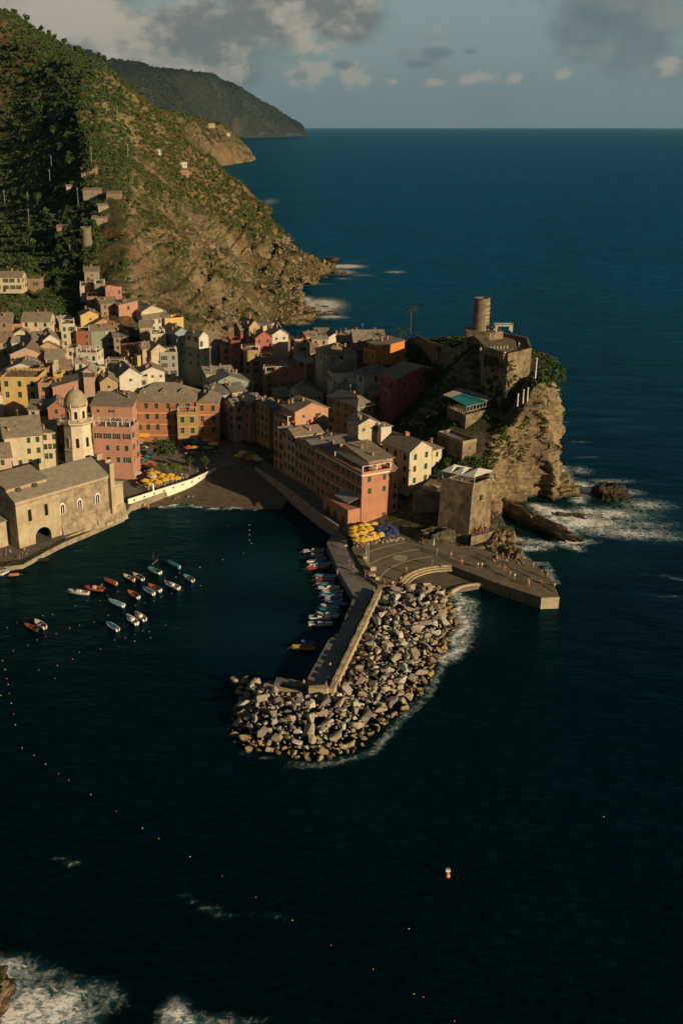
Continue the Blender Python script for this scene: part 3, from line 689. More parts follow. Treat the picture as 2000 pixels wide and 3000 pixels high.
def house(k,bx,by,cx,ze,yaw,dep,roof,rise,wall,roofc,label,H=None,shut=None,style='',wk='n',rows=None,cols=None,name='house',cat='house',rowh=3.1,top=2.3,Bw=None,ww=None,scols=None,density=.86,group=None,open_=.15,chim=None,oh=.45,base=None,skip=()):
    ze+={2:4.5 if by>690 else (2 if by>520 else 0),13:3.5 if by>340 else 1,14:2,3:6,5:0,4:5}.get(k,0) if name=='house' else 0
    y=R(yaw);B=at(k,bx,by,ze);B=B if Bw is None else Bw;
    if k==2 and 290<=by<=610 and bx>700:
        ph=on_hill(k,(bx+cx)/2,by+105);B=atY(k,bx,by,ph.y-1.5);base=ph.z-2.5;ze=B.z
    w=abs(width_to(k,B,y,cx)) if ww is None else ww
    w=min(w,60);ux=Vector((math.cos(y),math.sin(y),0));bk=Vector((-math.sin(y),math.cos(y),0))
    c=B+ux*w/2+bk*dep/2
    gz=min(Gz(*(B+ux*a*w+bk*b*dep).xy) for a in(0,1) for b in(0,1))
    if base is not None: gz=base
    if H is None: H=ze-gz+.8
    H=max(H,2.5);zb=ze-H
    root=empty(name,(c.x,c.y,zb),y,label,cat,group)
    f=MB();f.box(-w/2,w/2,-dep/2,dep/2,0,H)
    wm_=wall if not isinstance(wall,str) else wallmat(wall)
    if roof in 'gf':
        if roof=='g': vs=[(-w/2,-dep/2,H),(-w/2,dep/2,H),(-w/2,0,H+rise),(w/2,-dep/2,H),(w/2,dep/2,H),(w/2,0,H+rise)]
        else: vs=[(-w/2,-dep/2,H),(w/2,-dep/2,H),(0,-dep/2,H+rise),(-w/2,dep/2,H),(w/2,dep/2,H),(0,dep/2,H+rise)]
        f.f=[q for i,q in enumerate(f.f) if i!=1]
        f.poly(vs,((0,1,2),(3,5,4),(0,2,5,3),(1,4,5,2))if roof=='g' else ((0,1,2),(3,5,4),(0,2,5,3),(1,4,5,2)))
    elif roof=='s':
        f.f=[q for i,q in enumerate(f.f) if i!=1];f.poly([(-w/2,-dep/2,H),(-w/2,dep/2,H),(-w/2,dep/2,H+rise),(w/2,-dep/2,H),(w/2,dep/2,H),(w/2,dep/2,H+rise)],((0,2,1),(3,4,5),(1,2,5,4)))
    elif roof=='S':
        f.f=[q for i,q in enumerate(f.f) if i!=1];f.poly([(-w/2,-dep/2,H),(w/2,-dep/2,H),(w/2,-dep/2,H+rise),(-w/2,dep/2,H),(w/2,dep/2,H),(w/2,dep/2,H+rise)],((0,1,2),(3,5,4),(1,4,5,2)))
    wo=f.build('wall',wm_,root)
    rr=random.Random(label)
    if roof in 'gfhsS':
        ro=roof_mesh(roof,w,dep,rise,oh).build('roof',roofmat(roofc),root,(0,0,H+.01))
        nch=chim if chim is not None else (1+(w*dep>70)+rr.randint(0,1))
        for i in range(nch):
            a=rr.uniform(-.38,.38)*w;b_=rr.uniform(-.35,.35)*dep
            zt={'g':rise*(1-abs(b_)/(dep/2)),'f':rise*(1-abs(a)/(w/2)),'h':rise*.5,'s':rise*(b_/dep+.5),'S':rise*(a/w+.5)}[roof]
            chimney(ro,a,b_,zt,rr.uniform(1.1,1.9))
        if rr.random()<.35 and w>6:   # television aerial
            mb=MB();a=rr.uniform(-.3,.3)*w;mb.tube([(a,0,rise-.3 if roof!='s' else rise*.5),(a,0,rise+2.6)],.03,4);mb.box(a-.5,a+.5,-.02,.02,rise+2.3,rise+2.34);mb.box(a-.35,a+.35,-.02,.02,rise+1.95,rise+1.99);mb.build('aerial',M_metal,ro)
    else:
        q=MB();t=.22;ph=.95
        q.box(-w/2-.05,w/2+.05,-dep/2-.05,-dep/2+t,H+.003,H+ph);q.box(-w/2-.05,w/2+.05,dep/2-t,dep/2+.05,H+.003,H+ph)
        q.box(-w/2-.05,-w/2+t,-dep/2+t,dep/2-t,H+.003,H+ph);q.box(w/2-t,w/2+.05,-dep/2+t,dep/2-t,H+.003,H+ph)
        q.build('parapet',wm_,root)
        q=MB();q.box(-w/2+t,w/2-t,-dep/2+t,dep/2-t,H+.002,H+.08);fl=q.build('terrace_floor',mat('terrace_tiles',(.26,.2,.15),None,.8,.9),root)
        if roof=='T' or (w>4.5 and rr.random()<.75):
            q=MB();n=max(2,int(w/2.6))
            for i in range(n):
                xx=-w/2+.4+(w-.8)*i/(n-1)
                q.box(xx-.12,xx+.12,-dep/2+.3,-dep/2+.54,H+.1,H+2.5);q.box(xx-.12,xx+.12,dep*.1,dep*.1+.24,H+.1,H+2.5)
            q.box(-w/2+.2,w/2-.2,-dep/2+.34,-dep/2+.48,H+2.5,H+2.62)
            for i in range(max(3,int(w/.9))):
                xx=-w/2+.4+(w-.8)*i/max(2,int(w/.9)-1);q.box(xx-.04,xx+.04,-dep/2+.2,dep*.1+.3,H+2.62,H+2.7)
            q.build('pergola',M_white if rr.random()<.5 else M_wood,root)
        if rr.random()<.8:
            rs=np.random.RandomState(rr.randint(0,9999));lb=[(rr.uniform(-.45,.45)*w,rr.choice((-.42,.42,.3))*dep,H+1.0,.7,.4,.55) for _ in range(int(w*.7)+1)]
            V,Fq=leafcloud(lb,45*len(lb),.22,rs);tag(inst('planter_greenery',npmesh('planter_greenery',V,Fq,M_leaf),root),kind='stuff')
    # windows
    sh=shut or M_shut
    def face(ln,yawl,fx,fy,ncol,tag_):
        hh=wm(wk)[1];nr=rows if rows is not None else max(1,int((H-top+.2)/rowh)+ (1 if H<4 else 0))
        nr=min(nr,int(max(1,(ze-gz-.5)/rowh+.3)))
        for r in range(nr):
            z=H-top-r*rowh
            if z<.3:continue
            for i in range(ncol):
                if rr.random()>density or (tag_,r,i) in skip:continue
                t=(i+.5)/ncol-.5+rr.uniform(-.012,.012)
                X=fx+math.cos(yawl)*t*ln;Y=fy+math.sin(yawl)*t*ln
                st='o' if rr.random()<open_ else ('x' if rr.random()<.15 else 'c')
                if style=='x':st='x'
                add_window(root,(X,Y,z),yawl,wk,sh,st)
    nf=cols if cols is not None else max(1,int(w/3.0))
    if w>2.2 and nf: face(w,0,0,-dep/2,nf,'f')
    cv=Vector((-c.x,-c.y))
    ns=scols if scols is not None else max(1,int(dep/3.3))
    if cv.dot(-Vector((ux.x,ux.y)))>0:  # left side seen
        if ns: face(dep,-math.pi/2,-w/2,0,ns,'l')
    elif ns: face(dep,math.pi/2,w/2,0,ns,'r')
    if H>4 and rr.random()<.6: door(root,(rr.uniform(-.3,.3)*w,-dep/2,.8 if base is None else 0),0)
    HOUSES.append(root);root['_w']=w;root['_d']=dep;root['_H']=H
    return root
h=house
# ---- left village (crop 2)
h(2,5,1292,350,20,0,14,'T',0,'yellow','','yellow house with a planted roof terrace and three dark green shutters, at the left edge',rows=2,cols=3,density=1,open_=0,top=2.6,rowh=4,wk='b')
h(2,352,1345,452,19,0,9,'t',0,'pink','','narrow pink house with stepped terraces right of the yellow terrace house')
h(2,485,1365,722,19,14,10,'S',2.2,'pink','slate','long pink wall with a sloping top and one tiny window, behind the bell tower',cols=1,rows=1,wk='s',scols=0)
h(2,-40,352,200,44,0,9,'g',2,'cream','slate','cream two-storey villa under the dark trees at the far left edge',H=7.5,cols=4,rows=2,density=1,top=2.4,open_=.5)
h(2,210,385,368,40,0,8,'T',0,'brown','','brown terraced house with a veranda beside the cream villa',H=8)
h(2,-20,765,98,27,5,12,'g',3,'brown','slate','house with a rough brown tiled roof above the village, at the far left edge')
h(2,200,757,457,27,0,11,'g',3,'cream','slate','cream house with green shutters and a plain slate roof facing the trees',rows=1,cols=3,density=1,open_=0,chim=2)
h(2,60,800,200,25,0,6,'t',0,'salmon','','low salmon coloured terrace in front of the slate-roofed cream house')
h(2,110,885,292,22,8,12,'f',2.5,'cream','slate','cream gabled house with a dark roof near the left edge, below the salmon terrace')
h(2,-20,948,105,20,3,12,'g',3,'tan','brown','tan house with a rusty brown roof at the left edge, beside the white wall')
h(2,107,948,290,20.5,0,8,'g',1.6,'white','light','plain white walled house with a pale grey roof',cols=1,rows=1,wk='s')
h(2,395,935,546,23,18,15,'f',2.4,'white','slate','white gable facing the sea above the brown gabled house',cols=2,rows=1,wk='s')
h(2,300,930,398,22.5,10,12,'g',2.4,'tan','slate','tan house with a dark roof left of the white sea-facing gable')
h(2,355,995,542,20.5,5,12,'f',2.3,'tan','brown','broad beige gable with a brown roof in the middle of the left village',cols=2,rows=1,wk='s')
h(2,95,1062,402,19.5,5,13,'f',2.8,'rose','brown','wide rose-white gable wall with one small window and brown roofs',cols=2,rows=1,wk='s',chim=2)
h(2,105,1130,395,17,5,5,'f',2.0,'white','slate','low white gable standing directly before the rose-white gable',cols=2,rows=1,wk='s')
h(2,420,1102,592,18.5,8,9,'g',3,'cream','slate','cream house with a brown slate roof right of the rose-white gable')
h(2,600,1022,697,20,0,8,'t',0,'cream','','small cream box house with a flat top left of the white block')
h(2,702,1062,895,18.5,-6,9,'T',0,'white','','long white block with roof openings at the edge of the shaded street',rows=1,cols=3)
h(2,690,1140,792,18,0,6,'g',1.5,'white','light','tiny white house with a pale green shutter')
h(2,60,1195,345,16.8,6,10,'f',2.2,'white','grey','white house with a grey roof above the yellow terrace house',cols=2,rows=1,wk='s')
h(2,358,1205,442,18.5,0,8,'t',0,'terracotta','','small terracotta house with a washing line on its terrace')
h(2,500,1265,560,18,4,6,'t',0,'yellow','','small yellow wall between the pink and tan houses')
h(2,562,1195,662,19.5,15,9,'g',2.5,'tan','brown','tan house with a steep brown roof right of the rusty tiled one')
h(2,765,1215,858,20.5,0,8,'f',1.2,'rose','light','rose coloured square house with two tall white windows behind the bell tower',rows=1,cols=2,open_=1,density=1)
h(2,865,1240,905,18,0,6,'t',0,'yellow','','thin yellow house wedged behind the bell tower dome')
h(2,920,1318,1082,16.5,10,9,'f',2.2,'tan','slate','beige house with a wide low gable between the bell tower and the white gables',cols=1,rows=1,wk='s')
h(2,1098,1262,1300,17.5,22,13,'f',3,'white','grey','bright white gable rising left of the red palace roof',cols=1,rows=1,wk='s',scols=2)
h(2,1295,1228,1512,16.5,14,9,'f',2.0,'white','slate','low wide white gable with a row of three small windows',rows=1,cols=3,wk='s',density=1,style='x')
h(2,1262,1288,1360,15,10,5,'t',0,'white','','small white flat-topped block in front of the low wide gable')
h(2,905,1190,962,18,0,5,'t',0,'white','','bright white cube of a roof room above the laundry terrace')
h(2,970,1165,1135,17.5,-5,7,'T',0,'cream','','cream roof terrace with plants and posts above the shaded street')
# under the cliff
h(2,775,300,912,45,10,7,'s',1.4,'stone','slate','grey stone hut highest under the cliff below the hill tower',H=5,cols=1,rows=1,wk='s')
h(2,735,450,872,37,10,8,'T',0,'rose','','rose and white house with a small balcony at the foot of the cliff',H=7)
h(2,970,462,1118,37,12,6,'t',0,'pink','','pink house with three orange shutters at the foot of the cliff',H=5,rows=1,cols=3,density=1,shut=M_shuto,open_=0)
h(2,870,430,968,36,8,6,'t',0,'stone','','rough stone house with an arch between the rose and pink houses',H=6)
h(2,800,548,916,31,10,7,'T',0,'brown','','red-brown house with a tall window below the pink one with orange shutters',H=7)
h(2,1090,610,1268,29,22,8,'S',1.5,'salmon','light','salmon wall with a sloping pale roof right under the rock face',H=6,cols=1)
h(2,925,598,1086,28,24,13,'g',2,'brown','slate','tall brown house in the shade under the rock face')
h(2,740,705,920,26,16,9,'f',2.0,'yellow','slate','yellow gable catching the sun behind dark slate roofs',cols=1,wk='s')
h(2,862,782,1046,23,20,10,'f',2.2,'salmon','brown','salmon gable catching the sun above the green street front',cols=1,wk='s')
h(2,560,800,690,24,12,9,'T',0,'cream','','cream roof house with posts in the shade at the top of the street')
h(2,560,870,690,20,8,8,'t',0,'brown','','dark brown house at the near corner of the shaded street')
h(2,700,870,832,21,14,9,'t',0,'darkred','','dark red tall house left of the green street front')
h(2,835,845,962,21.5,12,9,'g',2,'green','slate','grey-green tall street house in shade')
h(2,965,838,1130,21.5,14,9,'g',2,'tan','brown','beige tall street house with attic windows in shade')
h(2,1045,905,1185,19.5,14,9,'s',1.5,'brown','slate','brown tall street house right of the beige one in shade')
h(2,1175,1030,1320,18,25,9,'s',1.2,'ochre','red','house with a dusty red roof right of the shaded street',scols=2)
h(2,1262,1075,1420,17,20,8,'S',1.5,'yellow','slate','bright yellow-ochre gable wall beside the dusty red roof',rows=1,cols=1)
# ---- middle back (crop 13)
h(13,52,222,272,31,34,13,'f',2.4,'cream','slate','large cream house with a blank sunlit gable under the boulders',cols=0,scols=3)
h(13,78,300,330,28,30,9,'g',2.4,'cream','slate','cream house with a wide brown roof before the blank sunlit gable')
h(13,290,312,480,27,28,8,'T',0,'yellow','','yellow house with white posts round its roof terrace, below the boulders',rows=1,cols=1,wk='s')
h(13,34,380,160,25.5,6,9,'g',2.2,'tan','slate','tan house with one small square window below the wide brown roof',cols=1,rows=1,wk='s')
h(13,145,470,300,23.5,15,7,'t',0,'cream','','cream house with a rounded white terrace wall')
h(13,380,448,545,24.5,30,13,'f',2.4,'blue','slate','pale blue gable standing between the yellow terrace and the grey-green house',cols=1,wk='s')
h(13,60,600,145,21,25,8,'g',2,'tan','slate','tan house with a slate roof above the red-roofed one')
h(13,150,618,305,20.5,30,9,'f',2.4,'cream','slate','pale cream-green gable with a green window above the yellow-ochre wall',cols=1,wk='s')
h(13,745,580,912,21.5,44,20,'g',4.2,'green','slate','big grey-green house with six side windows in the middle of the village',scols=4,cols=1,rows=3,density=1,rowh=3.6)
h(13,638,478,735,26.5,42,9,'f',2.,'white','slate','white attic house with two tall windows upon the big grey-green house',H=5,scols=2,rows=1,cols=0,open_=.5)
h(13,240,660,420,18.5,12,8,'T',0,'grey','','grey house with a cluttered roof terrace in the shade')
h(13,860,588,966,21.5,10,8,'t',0,'ochre','','ochre block house with a flat roof right of the big grey-green house')
h(13,966,540,1060,24.5,12,9,'t',0,'darkred','','tall dark red house right of the ochre block')
h(13,1022,650,1085,19,0,6,'t',0,'blue','','narrow pale blue house wedged in the dark street')
h(13,1150,372,1258,28.5,32,10,'f',2.4,'tan','slate','tan gable highest of the houses by the boulders',cols=0)
h(13,1060,400,1150,27,20,9,'g',2.2,'darkred','slate','dark red house left of the tan gable by the boulders')
h(13,1290,372,1402,26.5,25,9,'S',1.2,'cream','light','cream shed-roofed house right of the tan gable by the boulders',cols=0)
h(13,1212,492,1386,24.5,22,10,'f',2.6,'crimson','slate','rosy red gable with tall windows above the ochre terraces',rows=1)
h(13,1385,455,1548,24.5,20,9,'f',2.0,'white','light','white gable house above the sea bay with a row of posts before it',rows=1,wk='s')
h(13,1130,470,1215,23,12,8,'t',0,'rose','','rose coloured house in half shade left of the rosy red gable')
h(13,1092,642,1262,20.5,14,9,'T',0,'ochre','','ochre house with two planted terraces in the shade')
h(13,1256,712,1388,17.5,12,8,'t',0,'brown','','brown house stepped below the ochre planted terraces')
h(13,1385,532,1568,20.5,8,10,'T',0,'brown','','pinkish brown house with posts lined along its roof edge',wk='t')
h(3,1470,510,1590,20,8,9,'t',0,'tan','','dim tan house at the sea end of the row of posts')
# ---- behind the harbour row (crops 14, 3, 6)
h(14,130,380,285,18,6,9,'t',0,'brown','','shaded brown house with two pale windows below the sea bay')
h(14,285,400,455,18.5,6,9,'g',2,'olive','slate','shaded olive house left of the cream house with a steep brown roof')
h(14,395,330,560,21,5,8,'s',.8,'tan','light','low house with a pale sunlit lean-to roof against the sea')
h(14,60,760,330,17,16,12,'g',4,'brown','red','brown house under the large dark red tiled roof in the shade')
h(14,540,486,855,28,18,12,'h',3.2,'cream','brown','cream house with a steep brown roof and one dark window, half in sun',rows=1,cols=1,density=1,wk='b',open_=0,top=3)
h(14,495,560,560,23,5,8,'t',0,'tan','','tan lower wing of the cream house with the steep brown roof')
h(14,700,350,860,29,12,9,'g',2,'darkred','brown','dark red house behind the cream one with the steep brown roof')
h(14,825,345,1140,31.5,6,9,'g',3.2,'brown','slate','long house with a weathered brown roof against the sea near the palms')
h(14,860,460,1050,27,12,8,'t',0,'tan','','shaded tan house left of the bright orange one')
h(14,1105,402,1340,33,30,9,'S',1.2,'orange','slate','bright orange house with a yellow cornice below the palm trees',rows=2,cols=2,wk='s',density=.6,H=7)
h(14,1048,470,1110,30.5,30,8,'t',0,'orange','','low orange wing attached left of the bright orange house',H=5,wk='s')
h(14,575,640,870,24.5,15,9,'f',2.4,'brown','slate','brown gabled house between the cream and the white terraced houses',cols=1,wk='s')
h(14,602,705,872,23.5,10,8,'t',0,'white','','white terraced house in shade, upper block',rows=1,cols=1)
h(14,925,705,1160,25,30,8,'S',1.6,'white','grey','whitewashed house with a dark sloping roof right of the terraced block',rows=1,cols=1,density=1)
h(14,660,815,920,20.5,12,7,'t',0,'grey','','weathered grey terrace block below the white terraced house',cols=3,rows=1)
h(14,600,905,662,17,8,6,'t',0,'white','','small white balcony house at the corner below the terraces')
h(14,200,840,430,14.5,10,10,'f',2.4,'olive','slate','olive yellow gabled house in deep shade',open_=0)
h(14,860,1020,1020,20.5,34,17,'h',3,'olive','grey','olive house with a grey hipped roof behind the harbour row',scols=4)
h(14,1000,900,1115,20,10,7,'s',1,'ochre','brown','ochre wall house left of the crimson one')
h(3,690,860,1030,13.5,18,12,'f',2.6,'green','grey','pale green gable in deep shade right of the red palace',cols=2)
h(3,640,775,900,15,14,9,'s',1,'tan','light','house with a long pale ridge in shade right of the red palace')
h(3,880,940,1005,12.5,28,12,'g',2,'rose','grey','rose house with a broad grey roof in deep shade',rows=3)
h(3,1040,1050,1178,12.5,28,10,'f',2.,'pink','grey','pink gable catching dim light in the dark street',rows=3)
h(3,720,970,860,12.5,25,10,'s',1.5,'grey','grey','grey house with a worn slate roof beside the dark alley')
h(3,900,1072,1062,11,30,9,'g',1.8,'rose','grey','rose street house above the quay umbrellas')
h(3,1060,1060,1215,12,30,9,'s',1.2,'olive','grey','olive street house second from the quay umbrellas')
h(3,1215,1085,1300,13.5,28,10,'g',2,'ochre','grey','yellow-ochre house at the start of the harbour row')
h(3,1180,770,1400,15,10,8,'t',0,'brown','','brown flat-topped house before the large dark red roof')
# harbour row (crop 6)
r4=h(6,190,340,300,17.5,30,12,'g',2,'faded','slate','narrow terracotta house fourth along the harbour row',scols=4,rows=5,top=2.6)
r3=h(6,262,412,600,18.5,27,10,'t',0,'faded','','orange house with a long roof balcony third along the harbour row',cols=0,scols=3,rows=5)
r3b=h(6,325,306,602,22.8,27,10,'f',2.4,'salmon','slate','orange attic house with two framed windows above the harbour row',H=4.5,rows=1,cols=2,density=1,wk='s',scols=0,open_=0,chim=4)
r2=h(6,527,640,850,17.5,27,16,'g',1.6,'rosebrown','grey','rosy brown house second along the harbour row',cols=0,scols=6,rows=5,density=.95,rowh=3.2,chim=3)
B2_=at(6,527,640,17.5)+Vector((-math.sin(R(27)),math.cos(R(27)),0))*16.02;B2_.z=18.3
r2b=h(6,0,0,0,18.3,27,8.2,'g',1.5,'tan','slate','tan house between the rosy brown and salmon ones of the harbour row',cols=0,scols=3,rows=5,density=.9,rowh=3.3,Bw=B2_,ww=10)
B3_=B2_+Vector((-math.sin(R(27)),math.cos(R(27)),0))*8.22;B3_.z=16.8
r2c=h(6,0,0,0,16.8,27,7,'g',1.5,'salmon','grey','salmon house just before the roof balcony of the harbour row',cols=0,scols=2,rows=4,density=.95,rowh=3.3,Bw=B3_,ww=11,wk='b')
r1=h(6,885,838,1135,18,27,27,'t',0,'terracotta','','tall terracotta house with the sunlit orange end wall behind the yellow umbrellas',cols=2,scols=9,rows=4,rowh=3.5,density=.9,open_=.1,skip=(('f',2,0),('f',3,0),('f',3,1),('f',2,1)))
h(6,942,718,1142,20.8,27,14,'s',1.4,'salmon','slate','sunlit attic with two framed windows upon the tall terracotta house',H=3.2,rows=1,cols=2,density=1,wk='s',scols=0,open_=0,chim=2,top=1.8)
h(6,1135,800,1190,18,27,13,'g',1.6,'terracotta','slate','recessed red wing between the terracotta end wall and the cream gable',rows=4,cols=1,scols=0)
h(6,1283,640,1470,21.5,36,12,'f',2.6,'cream','slate','cream gable house with four green shuttered windows and rosy side wall',rows=3,cols=2,scols=3,rowh=3.6,density=1,open_=0,top=2.8)
h(6,1472,625,1550,19.5,36,5,'s',.8,'cream','slate','slim cream annex right of the cream gable house',rows=2,cols=1,wk='t')
h(6,855,412,1035,22.5,22,8,'f',1.8,'cream','grey','small cream cottage with a grey roof behind the harbour row',rows=1,cols=2,wk='s',density=1,style='x')
h(6,1045,430,1130,22,22,5,'s',-.4,'white','light','tiny white house with a sunlit awning roof right of the small cream cottage',H=6,rows=1,cols=0)
h(7,160,812,525,30,30,10,'f',3,'crimson','slate','large crimson house with green windows on the castle slope',rows=2,cols=3,density=1,rowh=4.5,open_=0,wk='n',scols=2,top=3)
h(7,106,905,160,26.3,30,4,'t',0,'crimson','','low crimson wing at the left foot of the large crimson house',rows=1,cols=0)
# church side (crop 4)
h(4,40,418,388,15.5,20,16,'g',4.2,'cream','slate','large cream house with a broad slate roof left of the bell tower',rows=3,cols=4,rowh=3.5,density=.85,open_=0,scols=0)
h(4,390,372,516,15,12,10,'s',1.2,'cream','slate','pale narrow house with four storeys of windows left of the bell tower',rows=3,cols=3,open_=.3)
h(4,-60,610,105,11,20,12,'g',3,'rose','slate','rosy cream house low at the left edge behind the church',rows=1,cols=1)
h(4,440,140,596,16.5,10,10,'f',2,'red','slate','red gabled house between the white houses and the bell tower')
h(4,262,160,440,15,6,9,'s',1.2,'tan','slate','tan shed roofed house above the narrow four-storey house')
h(4,835,120,1212,13.8,-6,11,'s',2.2,'salmon','slate','long salmon house between the bell tower and the red palace',rows=1,cols=3,wk='s')
h(4,855,335,1205,15.2,-7,9,'T',0,'pink','','tall rosy house with a planted roof terrace right of the bell tower',rows=3,cols=4,rowh=3.9,density=.75,open_=.3,top=3.)
h(4,590,150,700,15,0,8,'g',2,'salmon','slate','salmon house half hidden behind the bell tower')
# red palace (crop 5)
p1=h(5,118,605,760,19.2,-1,15,'h',5,'red','slate','wide red palace with a big hipped roof and three dormers above the square',rows=3,cols=6,rowh=3.9,density=1,open_=.25,wk='b',chim=3,oh=.9,top=2.9,scols=2)
p2=h(5,785,630,1015,18.4,0,13,'h',2.6,'red','slate','red right wing of the palace with green shutters and yellow bands',rows=3,cols=2,rowh=3.9,density=1,open_=0,top=2.9,scols=2,wk='b')
p3=h(5,590,745,795,15.2,0,6,'t',0,'ochre','','projecting ochre painted bay between the red palace and its right wing',rows=2,cols=2,rowh=3.9,density=1,open_=0,wk='b',top=3.)
M_band=mat('yellow_band',(.62,.36,.09),None,.6,.9)
for r_,hs in ((p1,(18.9,14.7,10.6,6.6)),(p2,(18.1,14.1,10,6)),(p3,(14.8,10.7,6.8))):
    w,d,H_=r_['_w'],r_['_d'],r_['_H'];z0=r_.location.z;q=MB()
    for z in hs:
        zz=z-z0;q.box(-w/2-.06,w/2+.06,-d/2-.06,-d/2-.003,zz-.16,zz+.16);q.box(w/2+.003,w/2+.06,-d/2,d/2,zz-.16,zz+.16)
    q.build('cornice_band',M_band,r_)
    q=MB();
w,d,H_=p1['_w'],p1['_d'],p1['_H']
for t in(-.33,.0,.3):
    q=MB();q.box(-.8,.8,-.9,.9,0,1.1);dm=q.build('dormer',M_frame,p1,(t*w,-d*.26,H_+1.7))
    q=MB();q.poly([(-1.1,-1.2,.0),(1.1,-1.2,0),(1.1,1.6,0),(-1.1,1.6,0),(0,-1.2,.8),(0,1.6,.8)],((0,3,2,1),(0,1,4),(1,2,5,4),(2,3,5),(3,0,4,5)));q.build('roof',roofmat('slate'),dm,(0,0,1.1))
    inst('window',wm('s')[2],dm,(0,-.9,.1),0)
q=MB();q.poly([(-1.7,0,0),(1.7,0,0),(1.7,-1.5,-.7),(-1.7,-1.5,-.7),(-1.7,0,-.08),(1.7,0,-.08),(1.7,-1.5,-.9),(-1.7,-1.5,-.9)],((0,3,2,1),(4,5,6,7),(0,1,5,4),(3,7,6,2),(0,4,7,3),(1,2,6,5)))
q.build('awning',mat('awning_yellow',(.72,.45,.05),None,2,.8),p1,(-w*.31,-d/2-.05,4.6))
# cornices of harbour house
w,d,H_=r1['_w'],r1['_d'],r1['_H'];q=MB()
q.box(-w/2-.3,w/2+.3,-d/2-.3,-d/2-.06,H_-.12,H_+.2);q.box(-w/2-.3,-w/2-.06,-d/2-.06,d/2,H_-.12,H_+.2)
for z in(H_-3.7,H_-7.4): q.box(-w/2-.1,-w/2-.003,-d/2,d/2,z,z+.14)
q.build('cornice',M_white,r1)
# projecting terrace part with its own arch doors at the foot of the terracotta house
lw=MB();lw.box(-w/2-4.2,-w/2-.01,-d/2+.3,-d/2+15,0,5.6);lw.build('ground_floor_wing',wallmat('terracotta'),r1)
aw=MB();aw.poly([(-w/2-3.8,-d/2+1,7.4),(-w/2-.1,-d/2+1,8.6),(-w/2-.1,-d/2+9,8.6),(-w/2-3.8,-d/2+9,7.4),(-w/2-3.8,-d/2+1,7.3),(-w/2-.1,-d/2+1,8.5),(-w/2-.1,-d/2+9,8.5),(-w/2-3.8,-d/2+9,7.3)],((0,1,2,3),(7,6,5,4),(0,4,5,1),(1,5,6,2),(2,6,7,3),(3,7,4,0)));aw.build('awning',mat('awning_grey',(.3,.29,.27),None,1,.8),r1)
for i in range(3): door(r1,(-w/2-4.22,-d/2+3+i*4.4,.8),-math.pi/2)
# ================================================================ church and bell tower
A_=at(4,185,1445,2);B_=at(4,1160,1110,2.5);yc=math.atan2(B_.y-A_.y,B_.x-A_.x);Lc=(B_-A_).length
ux=Vector((math.cos(yc),math.sin(yc),0));bk=Vector((-math.sin(yc),math.cos(yc),0))
M_ch=mat('church_plaster',(.44,.36,.235),(.30,.24,.15),.28,.95,.6,2.2,streak=.6)
M_chr=mat('church_rubble',(.37,.30,.195),(.18,.14,.09),.5,.95,1.,2.6,streak=.4)
ch=empty('church',(A_.x,A_.y,1.2),yc,'long stone church with mullioned windows and a slate roof standing at the harbour edge','church')
def arch_wall(L,Hh,holes,y0,th,mat_,name,parent,x0=0):
    """wall front plane at y0 with arched holes [(xc,halfw,zbase,zspring)] built as columns"""
    f=MB();xs={x0,L}
    for xc,hw,_,_ in holes:
        for i in range(9): xs.add(xc-hw*math.cos(math.pi*i/8))
    xs=sorted(xs)
    for a,b in zip(xs[:-1],xs[1:]):
        hole=None
        for hq in holes:
            if a>=hq[0]-hq[1]-1e-6 and b<=hq[0]+hq[1]+1e-6:hole=hq
        if not hole: f.box(a,b,y0,y0+th,0,Hh)
        else:
            xc,hw,zb,zs=hole
            za=zs+math.sqrt(max(0,hw*hw-(a-xc)**2));zb_=zs+math.sqrt(max(0,hw*hw-(b-xc)**2))
            if zb>0:f.box(a,b,y0,y0+th,0,zb)
            vs=[(a,y0,za),(b,y0,zb_),(b,y0+th,zb_),(a,y0+th,za),(a,y0,Hh),(b,y0,Hh),(b,y0+th,Hh),(a,y0+th,Hh)]
            f.poly(vs,((0,3,2,1),(4,5,6,7),(0,1,5,4),(2,3,7,6)))
    return f.build(name,mat_,parent)
L1=Lc*.38;HC=14.6;DC=13.
arch_wall(L1,HC,[(L1*.56,2.6,0,2.6)],0,1.,M_ch,'wall',ch)
f=MB();f.box(L1+.002,Lc*.845,.25,1.3,4.6,HC);f.box(0,1,1.,DC,0,HC);f.box(1,Lc*.845,DC-1,DC,0,HC+2);f.box(1,Lc*.845,1.3,DC-1,HC-.4,HC-.1);f.build('nave_wall',M_chr,ch)
f=MB();f.poly([(L1+.003,-1.2,0),(Lc*.995,-1.2,0),(Lc*.995,.9,0),(L1+.003,.9,0),(L1+.003,.05,4.6),(Lc*.995,.05,4.6),(Lc*.995,.9,4.6),(L1+.003,.9,4.6)],((0,3,2,1),(4,5,6,7),(0,1,5,4),(1,2,6,5),(2,3,7,6),(3,0,4,7)));f.build('plinth',M_chr,ch)
f=MB();f.box(1.0,L1,1.001,DC-1,-.2,.6);f.box(1.01,L1-.5,6.8,7.6,.6,8);f.build('undercroft',mat('dark_stone',(.10,.08,.055),None,.6),ch)
